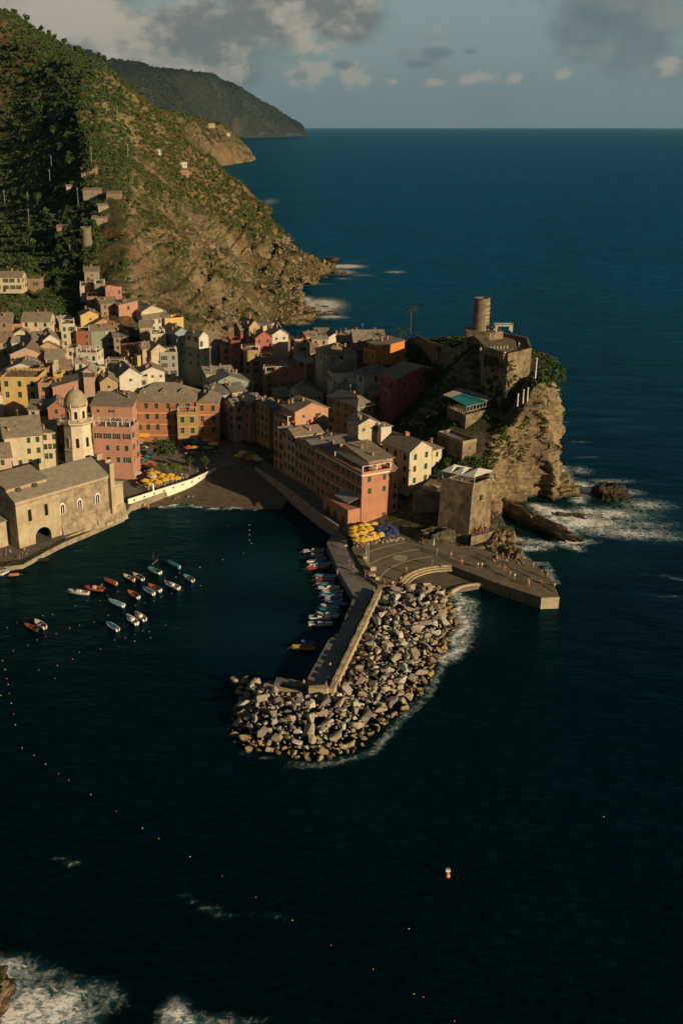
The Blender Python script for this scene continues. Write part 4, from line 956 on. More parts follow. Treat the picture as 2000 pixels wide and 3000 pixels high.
# roofs
f=MB();s=4.0
f.poly([(-.6,-.7,HC-.05),(Lc*.86,-.7,HC-.05),(Lc*.86,DC*.55,HC+s),(-.6,DC*.55,HC+s),(-.6,-.7,HC+.2),(Lc*.86,-.7,HC+.2),(Lc*.86,DC*.55,HC+s+.25),(-.6,DC*.55,HC+s+.25)],((0,3,2,1),(4,5,6,7),(0,1,5,4),(1,2,6,5),(2,3,7,6),(3,0,4,7)))
f.poly([(-.6,DC*.55,HC+s),(Lc*.86,DC*.55,HC+s),(Lc*.86,DC+.6,HC+1.2),(-.6,DC+.6,HC+1.2),(-.6,DC*.55,HC+s+.25),(Lc*.86,DC*.55,HC+s+.25),(Lc*.86,DC+.6,HC+1.45),(-.6,DC+.6,HC+1.45)],((0,3,2,1),(4,5,6,7),(0,1,5,4),(1,2,6,5),(2,3,7,6),(3,0,4,7)))
M_chroof=mat('church_slate',(.25,.215,.16),(.19,.16,.12),.9,.9,.4,5)
chr_=f.build('roof',M_chroof,ch)
f=MB();f.poly([(0,0,HC),(0,DC*.55,HC+s),(0,DC,HC+1.2),(0,DC,HC),(.5,0,HC),(.5,DC*.55,HC+s),(.5,DC,HC+1.2),(.5,DC,HC)],((0,1,2,3),(7,6,5,4),(0,4,5,1),(1,5,6,2)));f.build('gable',M_ch,ch)
f=MB();f.box(-.5,12.2,3.0,10.8,HC+1.6,HC+3.0);f.build('clerestory',M_ch,ch)
f=MB();f.poly([(-.9,2.4,HC+2.9),(12.6,2.4,HC+2.9),(12.6,11.2,HC+5.0),(-.9,11.2,HC+5.0),(-.9,2.4,HC+3.15),(12.6,2.4,HC+3.15),(12.6,11.2,HC+5.3),(-.9,11.2,HC+5.3)],((0,3,2,1),(4,5,6,7),(0,1,5,4),(1,2,6,5),(2,3,7,6),(3,0,4,7)));f.build('upper_roof',M_chroof,ch)
for xx in(3.,8.2):
    f=MB();f.lathe([(.95,0),(.95,.5),(.75,.9),(.4,1.2),(.05,1.35)],10);f.build('lunette',M_dkmetal,ch,(xx,2.9,HC+1.7))
f=MB();f.box(-.2,Lc*.845,-.25,-.003,HC-.75,HC-.1)
n_=int(Lc/.55)
for i in range(n_): x_=i*Lc*.84/n_;f.box(x_,x_+.28,-.18,-.004,HC-1.35,HC-.75)
f.build('frieze',M_white if False else M_ch,ch)
for fx,fz,k in((.30,8.2,1),(.155,8.0,1)):
    f=MB();X=Lc*fx-(1.6 if k else 0);f.box(X-.75,X-.55,-.08,-.002,fz-.1,fz+3.6);f.box(X+.55,X+.75,-.08,-.002,fz-.1,fz+3.6);f.box(X-.55,X+.55,-.08,-.002,fz+3.4,fz+3.6)
    wf=f.build('window',M_ch,ch);q=MB();q.box(X-.55,X+.55,-.02,-.001,fz,fz+3.4)
    q.build('pane',M_glass,wf)
for fx,fz in((.385,7.2),(.545,7.0),(.715,7.0)):
    X=Lc*fx+.6;f=MB()
    f.box(X-.85,X-.62,-.02,.248,fz,fz+2.3);f.box(X+.62,X+.85,-.02,.248,fz,fz+2.3);f.box(X-.1,X+.1,-.02,.248,fz,fz+2.2)
    for i in range(8):
        a0,a1=math.pi*i/8,math.pi*(i+1)/8
        c0=[(X+r*math.cos(a),z_) for a,r,z_ in ((a0,.85,fz+2.3+.85*math.sin(a0)*1.2),(a1,.85,fz+2.3+.85*math.sin(a1)*1.2),(a1,.6,fz+2.2+.55*math.sin(a1)),(a0,.6,fz+2.2+.55*math.sin(a0)))]
        f.poly([(a,-.02,b) for a,b in c0]+[(a,.248,b) for a,b in c0],((3,2,1,0),(4,5,6,7),(0,1,5,4),(2,3,7,6)))
    wf=f.build('mullioned_window',M_white,ch)
    q=MB();q.box(X-.62,X-.1,.2,.249,fz,fz+2.6);q.box(X+.1,X+.62,.2,.249,fz,fz+2.6);q.build('pane',M_glass,wf)
f=MB();f.box(Lc*.5,Lc*.75,-.05,.24,6.4,6.7);f.build('ledge',M_chr,ch)
# tall end buttress and square apse block at the right
f=MB();f.box(Lc*.845,Lc*.885,-1.1,DC*.8,3.,HC+3.6);f.box(Lc*.885,Lc*.99,.3,DC*.75,0,11.2);f.box(Lc*.77,Lc*.835,-1.6,.2,0,1);f.build('buttress_block',M_ch,ch)
f=MB();f.poly([(Lc*.88,0,11.1),(Lc*1.0,0,11.1),(Lc*1.0,DC*.8,11.1),(Lc*.88,DC*.8,11.1),(Lc*.88,0,12.6),(Lc*1.0,0,11.35),(Lc*1.0,DC*.8,11.35),(Lc*.88,DC*.8,12.6)],((0,3,2,1),(4,5,6,7),(0,1,5,4),(1,2,6,5),(2,3,7,6),(3,0,4,7)));f.build('apse_roof',M_chroof,ch)
f=MB();f.box(Lc*.84,Lc*.89,0.5,.9,HC+3.6,HC+4.4);f.box(Lc*.84,Lc*.89,4.4,5.2,HC+3.6,HC+5.4);f.build('merlon',M_ch,ch)
# left outbuilding at the frame edge
e=at(18,85,360,9.5);lo_=empty('harbour_house',(e.x,e.y,1.2),yc,'blank stone walled building at the left frame edge beside the church','building')
f=MB();f.box(-26,0,0,12,0,8.3);f.build('wall',M_ch,lo_)
f=MB();f.poly([(-26.3,-.3,8.3),(.3,-.3,8.3),(.3,12,8.3),(-26.3,12,8.3),(-26.3,-.3,8.5),(.3,-.3,8.5),(.3,12,10.4),(-26.3,12,10.4)],((0,3,2,1),(4,5,6,7),(0,1,5,4),(1,2,6,5),(2,3,7,6),(3,0,4,7)));f.build('roof',M_chroof,lo_)
# bell tower: octagonal, tall, with balcony and ogival dome
bc=atY(4,735,600,309);bt=empty('bell_tower',(bc.x,bc.y,4),R(8),'octagonal white bell tower with a balustraded gallery and bulging slate dome','bell tower')
M_tow=mat('tower_plaster',(.62,.54,.40),(.50,.42,.30),.5,.9,.3,5,streak=.5)
def octa(f,r0,r1,z0,z1,n=8,ph=math.pi/8):
    a=[(r0*math.cos(ph+2*math.pi*i/n),r0*math.sin(ph+2*math.pi*i/n),z0) for i in range(n)];b=[(r1*math.cos(ph+2*math.pi*i/n),r1*math.sin(ph+2*math.pi*i/n),z1) for i in range(n)]
    f.poly(a+b,[tuple(range(n-1,-1,-1)),tuple(range(n,2*n))]+[(i,(i+1)%n,n+(i+1)%n,n+i) for i in range(n)]);return f
bt.scale=(1.13,1.13,1);zt=atY(4,700,250,309).z-4      # gallery level above base
rt=3.75
f=MB();octa(f,rt+.5,rt+.35,0,zt-9);octa(f,rt+.2,rt+.1,zt-8.999,zt);f.build('shaft',M_tow,bt)
f=MB();octa(f,rt+.45,rt+.45,zt-9.2,zt-8.95);octa(f,rt+.1,rt+.95,zt-1.2,zt-.2);octa(f,rt+1.05,rt+1.05,zt-.199,zt+.02);f.build('gallery',M_tow,bt)
f=MB()
for i in range(8):
    a0=math.pi/8+2*math.pi*i/8;a1=a0+2*math.pi/8
    p0=Vector((math.cos(a0),math.sin(a0),0))*(rt+.9);p1_=Vector((math.cos(a1),math.sin(a1),0))*(rt+.9)
    for k in range(7):
        p=p0.lerp(p1_,k/7);s=.14 if k==0 else .06;f.box(p.x-s,p.x+s,p.y-s,p.y+s,zt+.02,zt+1.1)
    f.tube([p0+Vector((0,0,zt+1.1)),p1_+Vector((0,0,zt+1.1))],.09,4)
f.build('balustrade',M_tow,bt)
f=MB();octa(f,3.05,3.05,zt+.02,zt+4.3);octa(f,3.35,3.35,zt+4.301,zt+4.7);f.build('lantern',M_tow,bt)
def archwin(parent,ang,rad,z,w,hh):
    q=MB();pts=[(-w,0),(w,0)]+[(w*math.cos(math.pi*i/6),hh+w*math.sin(math.pi*i/6)) for i in range(7)]
    q.poly([(x,-.02,y) for x,y in pts]+[(x,.05,y) for x,y in pts],[tuple(range(len(pts)))])
    ring=[(x*1.32,y*1.04 if y>0 else 0) for x,y in pts]
    o=MB()
    for i in range(1,len(pts)):
        j=(i+1)%len(pts)
        if j==0:continue
        o.poly([(pts[i][0],-.09,pts[i][1]),(pts[j][0],-.09,pts[j][1]),(ring[j][0],-.09,ring[j][1]),(ring[i][0],-.09,ring[i][1]),(ring[i][0],.02,ring[i][1]),(ring[j][0],.02,ring[j][1])],((0,1,2,3),(3,2,5,4)))
    wo=o.build('arched_window',M_tow,parent,(math.cos(ang)*rad,math.sin(ang)*rad,z),ang+math.pi/2)
    q.build('opening',M_glass,wo)
for i in range(8):
    a=2*math.pi*i/8;c8=math.cos(math.pi/8)
    archwin(bt,a,3.05*c8+.02,zt+1.0,.42,2.0);archwin(bt,a,(rt+.16)*c8+.03,zt-8,.45,2.7)
f=MB();f.lathe([(3.35,zt+4.7),(3.28,zt+5.6),(3.0,zt+6.8),(2.5,zt+8.0),(1.85,zt+8.9),(1.0,zt+9.6),(.45,zt+9.9),(.4,zt+10.6),(.12,zt+10.9),(.04,zt+11.6)],24)
dm=f.build('dome',mat('dome_slate',(.36,.29,.19),(.26,.21,.14),1,.9,.4,8),bt,smooth=True)
for i in range(8):
    a=math.pi/8+2*math.pi*i/8;f=MB();f.lathe([(.22,0),(.2,.7),(.05,1.3),(.02,1.5)],6);f.build('pinnacle',M_tow,bt,(3.25*math.cos(a),3.25*math.sin(a),zt+4.7))
# ================================================================ pier, plaza, jetty, breakwater
def XY(k,x,y,z): p=at(k,x,y,z);return(p.x,p.y)
M_path=jointed('pier_concrete',(.20,.19,.17),6.,3.,1.2,(.13,.125,.11))
M_step=mat('step_stone',(.42,.34,.21),(.30,.24,.15),.8,.9,.4,5)
M_line=mat('pale_paving_line',(.40,.33,.23),(.32,.26,.18),1.2,.9)
M_plaza=jointed('plaza_paving',(.21,.17,.105),2.2,1.1,.5,(.14,.115,.075))
pier_pts=[XY(9,20,440,2.5),XY(9,150,730,2.5),XY(9,270,930,2.5),XY(9,130,1270,2.5),XY(9,90,1285,2.5),XY(10,640,320,2.5),XY(10,610,345,2.5),XY(10,475,590,2.5),XY(10,500,625,2.5),XY(10,600,625,2.5),XY(9,470,850,2.5),XY(9,240,500,2.5),XY(9,170,330,2.5),(12.6,270.5)]
f=MB();f.prism(pier_pts,-3,2.5);pier=tag(f.build('pier',M_path),kind='structure')
f=MB();a=Vector(XY(9,485,850,4));b=Vector(XY(10,612,615,4))
d=(b-a).normalized();n_=Vector((-d.y,d.x))
n_=n_ if n_.x>0 else -n_
q=[a,b,b+n_*1.15,a+n_*1.15];q=[(p.x,p.y) for p in q]
def ccw(P):
    s=sum(P[i][0]*P[(i+1)%len(P)][1]-P[(i+1)%len(P)][0]*P[i][1] for i in range(len(P)));return P if s>0 else P[::-1]
sw=empty('sea_wall',(a.x,a.y,2.5),0,'long low sunlit stone wall along the seaward side of the pier','wall')
f.prism(ccw([(p[0]-a.x,p[1]-a.y) for p in q]),-1,1.25);f.build('wall',M_step,sw)
f=MB();L_=(b-a).length
for i in range(int(L_/2.6)):
    c=a+d*(1.3+i*2.6)-a
    if i%3: f.prism(ccw([(c.x-d.x*.9-n_.x*.02,c.y-d.y*.9-n_.y*.02),(c.x+d.x*.9-n_.x*.02,c.y+d.y*.9-n_.y*.02),(c.x+d.x*.9+n_.x*.6,c.y+d.y*.9+n_.y*.6),(c.x-d.x*.9+n_.x*.6,c.y-d.y*.9+n_.y*.6)]),1.253,1.55)
tag(f.build('coping',M_step,sw),kind='stuff')
for k,pts,nm,lb in ((0,[XY(10,600,628,4),XY(10,612,615,4),XY(10,600,575,4),XY(10,590,600,4),XY(10,500,605,4),XY(10,497,618,4)],'end_wall','short sunlit wall closing the head of the pier'),(1,[XY(10,240,600,3),XY(10,435,640,3),XY(10,437,634,3),XY(10,245,592,3)],'end_wall','thin sunlit wall edge below the landing platform left of the pier head')):
    f=MB();f.prism(ccw(pts),0,4 if k==0 else 3);tag(f.build(nm,M_step),lb,'wall')
f=MB();f.prism(ccw([XY(10,315,555,2),XY(10,480,582,2),XY(10,470,612,2),XY(10,300,590,2)]),-2,2.02);f.prism(ccw([XY(10,270,575,1.3),XY(10,480,610,1.3),XY(10,470,640,1.3),XY(10,235,598,1.3)]),-2,1.3);tag(f.build('landing_platform',M_path),'grey stepped concrete landing platform left of the pier head','platform')
# plaza
pl=[XY(9,250,490,3),XY(9,400,760,3),XY(9,490,830,3),XY(9,640,825,3),XY(9,700,800,3),XY(9,760,735,3),XY(9,900,670,3),XY(9,1040,645,3),XY(9,1170,650,3),XY(8,830,1340,3.),XY(8,1140,1440,3.),XY(8,1275,1437,3.),XY(8,1230,1330,3),XY(8,1150,1240,3),XY(8,1050,1150,3),XY(8,900,1120,3),XY(8,830,1080,3),(50,259),(40,262),(28,266),(20,268)]
f=MB();f.prism(ccw(pl),-3,3.);tag(f.build('plaza',M_plaza),kind='structure')
f=MB();f.prism(ccw([XY(8,1136,1442,3),XY(8,1275,1437,3),XY(8,1275,1433,3),XY(8,1136,1437,3)]),-3,3.004);tag(f.build('jetty_end',M_step),'sunlit squared end wall of the bathers jetty','wall')
def ribbon(name,ctr,rad,a0,a1,w,z,m,h=.004,parent=None,n=40):
    f=MB();P=[]
    for i in range(n+1):
        t=a0+(a1-a0)*i/n;P.append((ctr[0]+(rad+w/2)*math.cos(t),ctr[1]+(rad+w/2)*math.sin(t),ctr[0]+(rad-w/2)*math.cos(t),ctr[1]+(rad-w/2)*math.sin(t)))
    for i in range(n):
        a,b=P[i],P[i+1];f.poly([(a[2],a[3],z-.3),(a[0],a[1],z-.3),(b[0],b[1],z-.3),(b[2],b[3],z-.3),(a[2],a[3],z+h),(a[0],a[1],z+h),(b[0],b[1],z+h),(b[2],b[3],z+h)],((4,5,6,7),(0,4,7,3),(1,2,6,5)))
    return f.build(name,m,parent)
def circ3(a,b,c):
    ax,ay=a;bx,by=b;cx,cy=c;dd=2*(ax*(by-cy)+bx*(cy-ay)+cx*(ay-by))
    ux_=((ax*ax+ay*ay)*(by-cy)+(bx*bx+by*by)*(cy-ay)+(cx*cx+cy*cy)*(ay-by))/dd
    uy_=((ax*ax+ay*ay)*(cx-bx)+(bx*bx+by*by)*(ax-cx)+(cx*cx+cy*cy)*(bx-ax))/dd
    return(ux_,uy_),math.hypot(ax-ux_,ay-uy_)
def arc3(name,A,B,C_,w,z,m,h=.004,zz=None):
    c,r=circ3(A,B,C_);t=[math.atan2(p[1]-c[1],p[0]-c[0]) for p in(A,B,C_)]
    a0=t[0];a1=a0+((t[2]-t[0]+math.pi)%(2*math.pi)-math.pi)
    return ribbon(name,c,r,a0,a1,w,z,m,h)
tag(arc3('paving_line',XY(9,500,790,3),XY(9,690,630,3),XY(9,990,566,3),.45,3.,M_line),kind='structure')
tag(arc3('paving_line',XY(9,410,640,3),XY(9,600,555,3),XY(9,870,498,3),.45,3.,M_line),kind='structure')
tag(arc3('paving_line',XY(9,350,548,3),XY(9,540,480,3),XY(9,745,437,3),.5,3.,M_line,.0045),kind='structure')
A3,B3,C3=XY(9,700,800,3),XY(9,860,690,3),XY(9,1165,650,3)
for i,(o_,zz) in enumerate(((0,.2),(.75,-.1),(1.5,-.45))):
    c,r=circ3(A3,B3,C3);t=[math.atan2(p[1]-c[1],p[0]-c[0]) for p in(A3,B3,C3)]
    a1=t[0]+((t[2]-t[0]+math.pi)%(2*math.pi)-math.pi)
    tag(ribbon('curved_step',c,r-o_,t[0],a1,.7,3+zz,M_step,0),'curved sunlit stone bench step round the dark basin, '+('top','middle','lowest')[i]+' one','step','curved steps of the plaza')
c=at(9,695,578,3);f=MB();f.lathe([(1.95,2.7),(1.95,3.004)],40,c.x,c.y);ring=tag(f.build('plaza_medallion',M_line),'pale round paving medallion with worn dark letters on the plaza','medallion')
f=MB();M_mark=mat('worn_marking',(.17,.135,.085),None,1,.9)
for (x0,y0,x1,y1) in ((-1.1,-.45,-1.1,.5),(-1.1,.5,-.55,-.45),(-.55,-.45,-.55,.5),(-.2,-.45,.35,.5),(.35,.5,.75,-.45),(.0,.0,.6,.0),(1.05,-.45,1.05,.5)):
    d_=Vector((x1-x0,y1-y0)).normalized()*.0;n2=Vector((-(y1-y0),x1-x0)).normalized()*.07
    f.poly([(c.x+x0-n2.x,c.y+y0-n2.y,3.008),(c.x+x1-n2.x,c.y+y1-n2.y,3.008),(c.x+x1+n2.x,c.y+y1+n2.y,3.008),(c.x+x0+n2.x,c.y+y0+n2.y,3.008)],((0,1,2,3),))
f.build('lettering',M_mark,ring)
# basin floor and its lip
f=MB();f.prism(ccw([XY(9,700,830,1),XY(9,760,770,1),XY(9,900,690,1),XY(9,1165,690,1),XY(9,1500,800,1),XY(9,1400,835,1),XY(9,1200,870,1),XY(9,1050,845,1)]),-3,1.0);tag(f.build('basin_floor',mat('basin_concrete',(.15,.125,.08),(.08,.075,.055),.3,.8)),kind='structure')
tag(arc3('basin_lip',XY(9,1160,890,1.3),XY(9,1300,830,1.3),XY(9,1515,818,1.3),.6,1.0,M_step,.5),'curved golden lip of the shallow basin beside the boulders','lip')
tag(tag(arc3('jetty_ramp',XY(8,640,1110,3),XY(8,1000,1260,3),XY(8,1240,1400,3),.3,3.,M_path,.15)),kind='structure')
# white beach wall
f=MB();P=[(-49.2,292.6),(-31.4,311.9),(-24.6,323.2)];M_ww=mat('whitewash',(.78,.71,.56),(.66,.59,.46),.5,.8,.2,4,streak=.3)
ww=empty('beach_wall',(P[0][0],P[0][1],0),0,'long whitewashed wall with small square openings above the beach','wall')
for a,b in zip(P[:-1],P[1:]):
    a=Vector(a);b=Vector(b);d=(b-a).normalized();n_=Vector((d.y,-d.x));o=Vector(P[0])
    f.prism(ccw([tuple(p-o) for p in (a,b,b-n_*.45,a-n_*.45)]),-.5,3.9)
f.build('wall',M_ww,ww)
for i in range(10):
    t=.06+i*.1;L1_=(Vector(P[1])-Vector(P[0])).length;L2_=(Vector(P[2])-Vector(P[1])).length;s_=t*(L1_+L2_)
    a,b,s2=(Vector(P[0]),Vector(P[1]),s_) if s_<L1_ else (Vector(P[1]),Vector(P[2]),s_-L1_)
    d=(b-a).normalized();p=a+d*s2-Vector(P[0]);g_=MB();g_.box(-.4,.4,-.03,.02,2.75,3.25);g_.build('opening',mat('opening_brown',(.12,.075,.045),None,2),ww,(p.x,p.y,0),math.atan2(d.y,d.x))
g_=MB();g_.box(-.25,.25,-.2,.2,3.9,6.3);pc=at(5,345,1530,3.9);g_.build('pillar',M_ww,ww,(pc.x-P[0][0],pc.y-P[0][1]+.2,0),.8)
# right quay wall with openings
f=MB();P=[(-16.4,329),(-11.6,323.4),(-1.5,304.1),(8.7,279.8),(13.6,269.8)];q0=Vector(P[1])
qw=empty('quay_wall',(q0.x,q0.y,0),0,'long grey brown quay wall stepping down the harbour row with small openings','wall')
for a,b in zip(P[1:-1],P[2:]):
    a=Vector(a);b=Vector(b);d=(b-a).normalized();n_=Vector((d.y,-d.x))
    f.prism(ccw([tuple(p-q0) for p in (a+n_*.3,b+n_*.3,b-n_*.25,a-n_*.25)]),-2,4.3)
f.build('wall',mat('quay_plaster',(.33,.26,.19),(.22,.17,.125),.5,.9,.3,4,streak=.5),qw)
for i in range(9):
    t=.05+i*.105;L=[(Vector(b)-Vector(a)).length for a,b in zip(P[1:-1],P[2:])];s_=t*sum(L);j=0
    while s_>L[j]: s_-=L[j];j+=1
    a,b=Vector(P[1+j]),Vector(P[2+j]);d=(b-a).normalized();n_=Vector((d.y,-d.x));p=a+d*s_+n_*.32*(1 if n_.x<0 else 1)-q0
    g_=MB();g_.box(-.4,.4,-.05,.05,2.9,3.4);g_.build('opening',mat('opening_brown',(.12,.075,.045),None,2),qw,(p.x-(n_.x*.02),p.y,0),math.atan2(d.y,d.x))
# ---------------------------------------------------------------- castle and bastion
def stonepoly(name,pts,z0,z1,m,label,cat,top=None):
    c=Vector((sum(p[0] for p in pts)/len(pts),sum(p[1] for p in pts)/len(pts)));r=empty(name,(c.x,c.y,z0),0,label,cat)
    f=MB();f.prism(ccw([(p[0]-c.x,p[1]-c.y) for p in pts]),0,z1-z0);f.build('wall',m,r);return r,c
M_fort=mat('fort_stone',(.24,.185,.11),(.10,.08,.05),.45,.95,1.,2.2,streak=.4)
tb=at(7,800,425,47.5);tw=empty('castle_tower',(tb.x,tb.y,44),0,'tall round stone castle tower on the headland top','tower')
M_round=mat('round_tower_stone',(.22,.18,.115),(.12,.095,.06),.7,.95,.9,3)
f=MB();hT=13.6;f.lathe([(2.85,0),(2.72,hT*.3),(2.58,hT-.3),(2.66,hT-.3),(2.66,hT),(2.1,hT),(2.1,hT-1.6),(.1,hT-1.6)],32);f.build('shaft',M_round,tw)
for i,z in enumerate((3.4,4.3,5.3,6.3,7.5,8.8,10.2,11.8)):
    f=MB();n=14
    for k in range(n):
        a0=-1.25+1.35*k/n;a1=-1.25+1.35*(k+1)/n;r0=2.6;r1=2.78
        f.poly([(r*math.cos(a),r*math.sin(a),zz) for zz in(z,z+.16) for r,a in((r0,a0),(r1,a0),(r1,a1),(r0,a1))],((0,3,2,1),(4,5,6,7),(0,1,5,4),(1,2,6,5),(2,3,7,6),(3,0,4,7)))
    f.build('band',M_frame,tw)
fb_,c_=stonepoly('castle_keep_base',[(tb.x-5,tb.y-3),(tb.x+2,tb.y-6),(tb.x+7,tb.y-3),(tb.x+7,tb.y+5),(tb.x-4,tb.y+6)],40,47.2,M_fort,'low square stone base with arches around the castle tower foot','castle')
f=MB();
for sx,sy in((0,0),(5,-.3),(5,2.7),(0,3)): f.box(3+sx-.25,3.5+sx-.25,-4+sy-.25,-3.6+sy,7.2,9.1)
f.box(2.5,8.3,-4.6,-.8,9.1,9.4);f.box(2.5,8.3,-4.6,-4.5,10.1,10.2);f.box(2.5,2.6,-4.6,-.8,10.1,10.2)
for i in range(7): f.box(2.5+i*.95,2.56+i*.95,-4.6,-4.54,9.4,10.1)
f.build('viewing_deck',M_frame,fb_)
# curtain wall round the castle terrace
cw=[(51,350),(51.5,334),(55,324),(60,313),(64.4,300.2),(66.5,300.5),(76.5,330),(70,350),(60,360)]
c_=Vector((63,325));cwo=empty('castle_wall',(c_.x,c_.y,22),0,'high stone curtain wall holding the castle terrace above the restaurant','castle wall')
f=MB();fc=at(7,1010,672,43.6);P=[(60,334),(60.5,316),(fc.x,fc.y),(69,fc.y+2.5),(74.5,314),(77,331),(66,345)]
f.prism(ccw([(p[0]-c_.x,p[1]-c_.y) for p in P]),0,22.8)
for a,b in zip(P,P[1:]+P[:1]):
    a=Vector(a)-c_;b=Vector(b)-c_;d=(b-a).normalized();n_=Vector((-d.y,d.x))*.6
    f.prism(ccw([tuple(a),tuple(b),tuple(b-n_),tuple(a-n_)]) if False else ccw([tuple(a-d*.0),tuple(b),tuple(b+n_*(1 if n_.dot(-a)>0 else -1)),tuple(a+n_*(1 if n_.dot(-a)>0 else -1))]),22.803,23.9)
f.build('wall',M_fort,cwo)
f=MB();
for i in range(9): f.box(-4+i*1.1,-3.6+i*1.1,-9.5+i*.4,-9.1+i*.4,22.8,23.7)
f.build('steps',M_step,cwo)
# long garden wall to the left of the castle
f=MB();P=[(60,334,44.6),(55,345,39.5),(51,375,36),(48.5,400,34)]
for a,b in zip(P[:-1],P[1:]):
    n=8
    for i in range(n):
        u,v_=i/n,(i+1)/n;p=Vector(a).lerp(Vector(b),u);q_=Vector(a).lerp(Vector(b),v_)
        f.poly([(p.x,p.y,p.z-9),(q_.x,q_.y,q_.z-9),(q_.x,q_.y,q_.z),(p.x,p.y,p.z),(p.x+.5,p.y,p.z-9),(q_.x+.5,q_.y,q_.z-9),(q_.x+.5,q_.y,q_.z),(p.x+.5,p.y,p.z)],((0,1,2,3),(7,6,5,4),(3,2,6,7)))
tag(f.build('garden_wall',M_fort),'long stone garden wall running left from the castle to the palms','wall')
# restaurant terrace with teal awning
r0=at(7,690,1090,27.5);r1_=at(7,915,1030,27.5);rl=at(7,455,985,27.5)
bk_=Vector((rl.x-r0.x,rl.y-r0.y,0))
rt_=empty('restaurant_terrace',(r0.x,r0.y,18),0,'cliff restaurant terrace with glazed railing under a teal and beige awning','restaurant')
e1=Vector((r1_.x-r0.x,r1_.y-r0.y,0));e2=bk_.normalized()*11;ee=e1.normalized()
f=MB();f.prism(ccw([(0,0),(e1.x,e1.y),(e1.x+e2.x,e1.y+e2.y),(e2.x,e2.y)]),0,9.5);f.prism(ccw([(e1.x+.05,e1.y+.02),(e1.x+ee.x*4.4,e1.y+ee.y*4.4),(e1.x+ee.x*4.4+e2.x*.7,e1.y+ee.y*4.4+e2.y*.7),(e1.x+e2.x*.7,e1.y+e2.y*.7)]),-1,8.9);f.build('retaining_wall',M_fort,rt_)
f=MB()
for i in range(3):
    p=e1+ee*(.3+i*2.);f.prism(ccw([(p.x-.25,p.y-.5),(p.x+.25,p.y-.45),(p.x+.25,p.y+.1),(p.x-.25,p.y+.05)]),-3,8.5)
f.build('buttress',M_ch,rt_)
f=MB();L=e1.length
def rail(f,a,b,z,n,h=1.0):
    for i in range(n+1):
        p=a.lerp(b,i/n);f.box(p.x-.05,p.x+.05,p.y-.05,p.y+.05,z,z+h)
    f.tube([a+Vector((0,0,z+h)),b+Vector((0,0,z+h))],.06,4);f.tube([a+Vector((0,0,z+.1)),b+Vector((0,0,z+.1))],.05,4)
z0=Vector((0,0,0));rail(f,z0,e1,9.5,9,2.6);rail(f,z0,e1,9.5,9,1.1);rail(f,z0,e2*.9,9.5,9,1.1);rail(f,e1,e1+ee*4.4,8.9,4,1.1);f.build('railing',M_metal,rt_)
def slab3(f,P,th=.08):
    P=[Vector(p) for p in P];n=len(P);f.poly([tuple(p) for p in P]+[tuple(p-Vector((0,0,th))) for p in P],[tuple(range(n)),tuple(range(2*n-1,n-1,-1))]+[(i,n+i,n+(i+1)%n,(i+1)%n) for i in range(n)])
f=MB();slab3(f,[e1*.02+Vector((0,0,12.3)),e1*.60+Vector((0,0,12.4)),e1*.62+e2*.95+Vector((0,0,13.2)),e2*.85+Vector((0,0,12.9))]);f.build('teal_awning',mat('canvas_teal',(.02,.20,.22),(.015,.15,.17),.8,.8),rt_)
f=MB();slab3(f,[e1*.603+Vector((0,0,12.5)),e1+ee*1.8+Vector((0,0,12.7)),e1*.98+e2*1.2+Vector((0,0,13.6)),e1*.62+e2*1.2+Vector((0,0,13.5))]);slab3(f,[e2*.87+Vector((0,0,13.0)),e1*.62+e2*.97+Vector((0,0,13.3)),e1*.62+e2*1.3+Vector((0,0,13.6)),e2*1.15-ee*1+Vector((0,0,13.2))]);f.build('beige_awning',mat('canvas_beige',(.42,.37,.28),None,1,.85),rt_)
# bastion
ba=at(8,612,600,19);bb=at(8,757,548,19);bl=at(8,370,548,19)
ex=Vector((bb.x-ba.x,bb.y-ba.y,0));ey=Vector((bl.x-ba.x,bl.y-ba.y,0))
bs=empty('stone_bastion',(ba.x,ba.y,2),0,'massive square rubble bastion above the bathers rocks with a tented terrace','bastion')
f=MB();f.poly([(-.6,-.9,0),(ex.x+.4,ex.y-.9,0),(ex.x+ey.x,ex.y+ey.y,0),(ey.x-.4,ey.y-.3,0),(0,0,17.2),(ex.x,ex.y,17.2),(ex.x+ey.x,ex.y+ey.y,17.2),(ey.x,ey.y,17.2)],((4,5,6,7),(0,1,5,4),(1,2,6,5),(2,3,7,6),(3,0,4,7)));f.build('wall',M_fort,bs)
f=MB();k4=[z0,ex,ex+ey,ey]
for a,b in zip(k4,k4[1:]+k4[:1]):
    d=(b-a).normalized();n_=Vector((-d.y,d.x,0))*.35;s_=1 if n_.dot((ex+ey)/2-a)>0 else -1
    f.prism(ccw([tuple(p.xy) for p in (a,b,b+n_*s_,a+n_*s_)]),17.203,18.1)
f.build('parapet',M_fort,bs)
for t_,z_,s_ in ((.25,13.2,'l'),(.6,13.4,'l'),(.4,8.6,'l'),(.78,6.5,'l'),(.45,12.8,'r')):
    q_=(ey if s_=='l' else ex)*t_;dd_=(ey if s_=='l' else ex).normalized();ou=Vector((dd_.y,-dd_.x,0));ou=ou if ou.dot((ex+ey)*-.5+q_)>0 else -ou
    g_=MB();g_.box(-.45,.45,-.5,.02,0,1.3);g_.build('embrasure',M_dkmetal,bs,(q_.x+ou.x*.0,q_.y+ou.y*.0,z_),math.atan2(dd_.y,dd_.x))
    g_=MB();g_.box(-.65,.65,-.62,-.45,-.2,-.02);g_.build('sill',M_step,bs,(q_.x,q_.y,z_),math.atan2(dd_.y,dd_.x))
f=MB();exn=ex.normalized();eyn=ey.normalized()
cen=[]
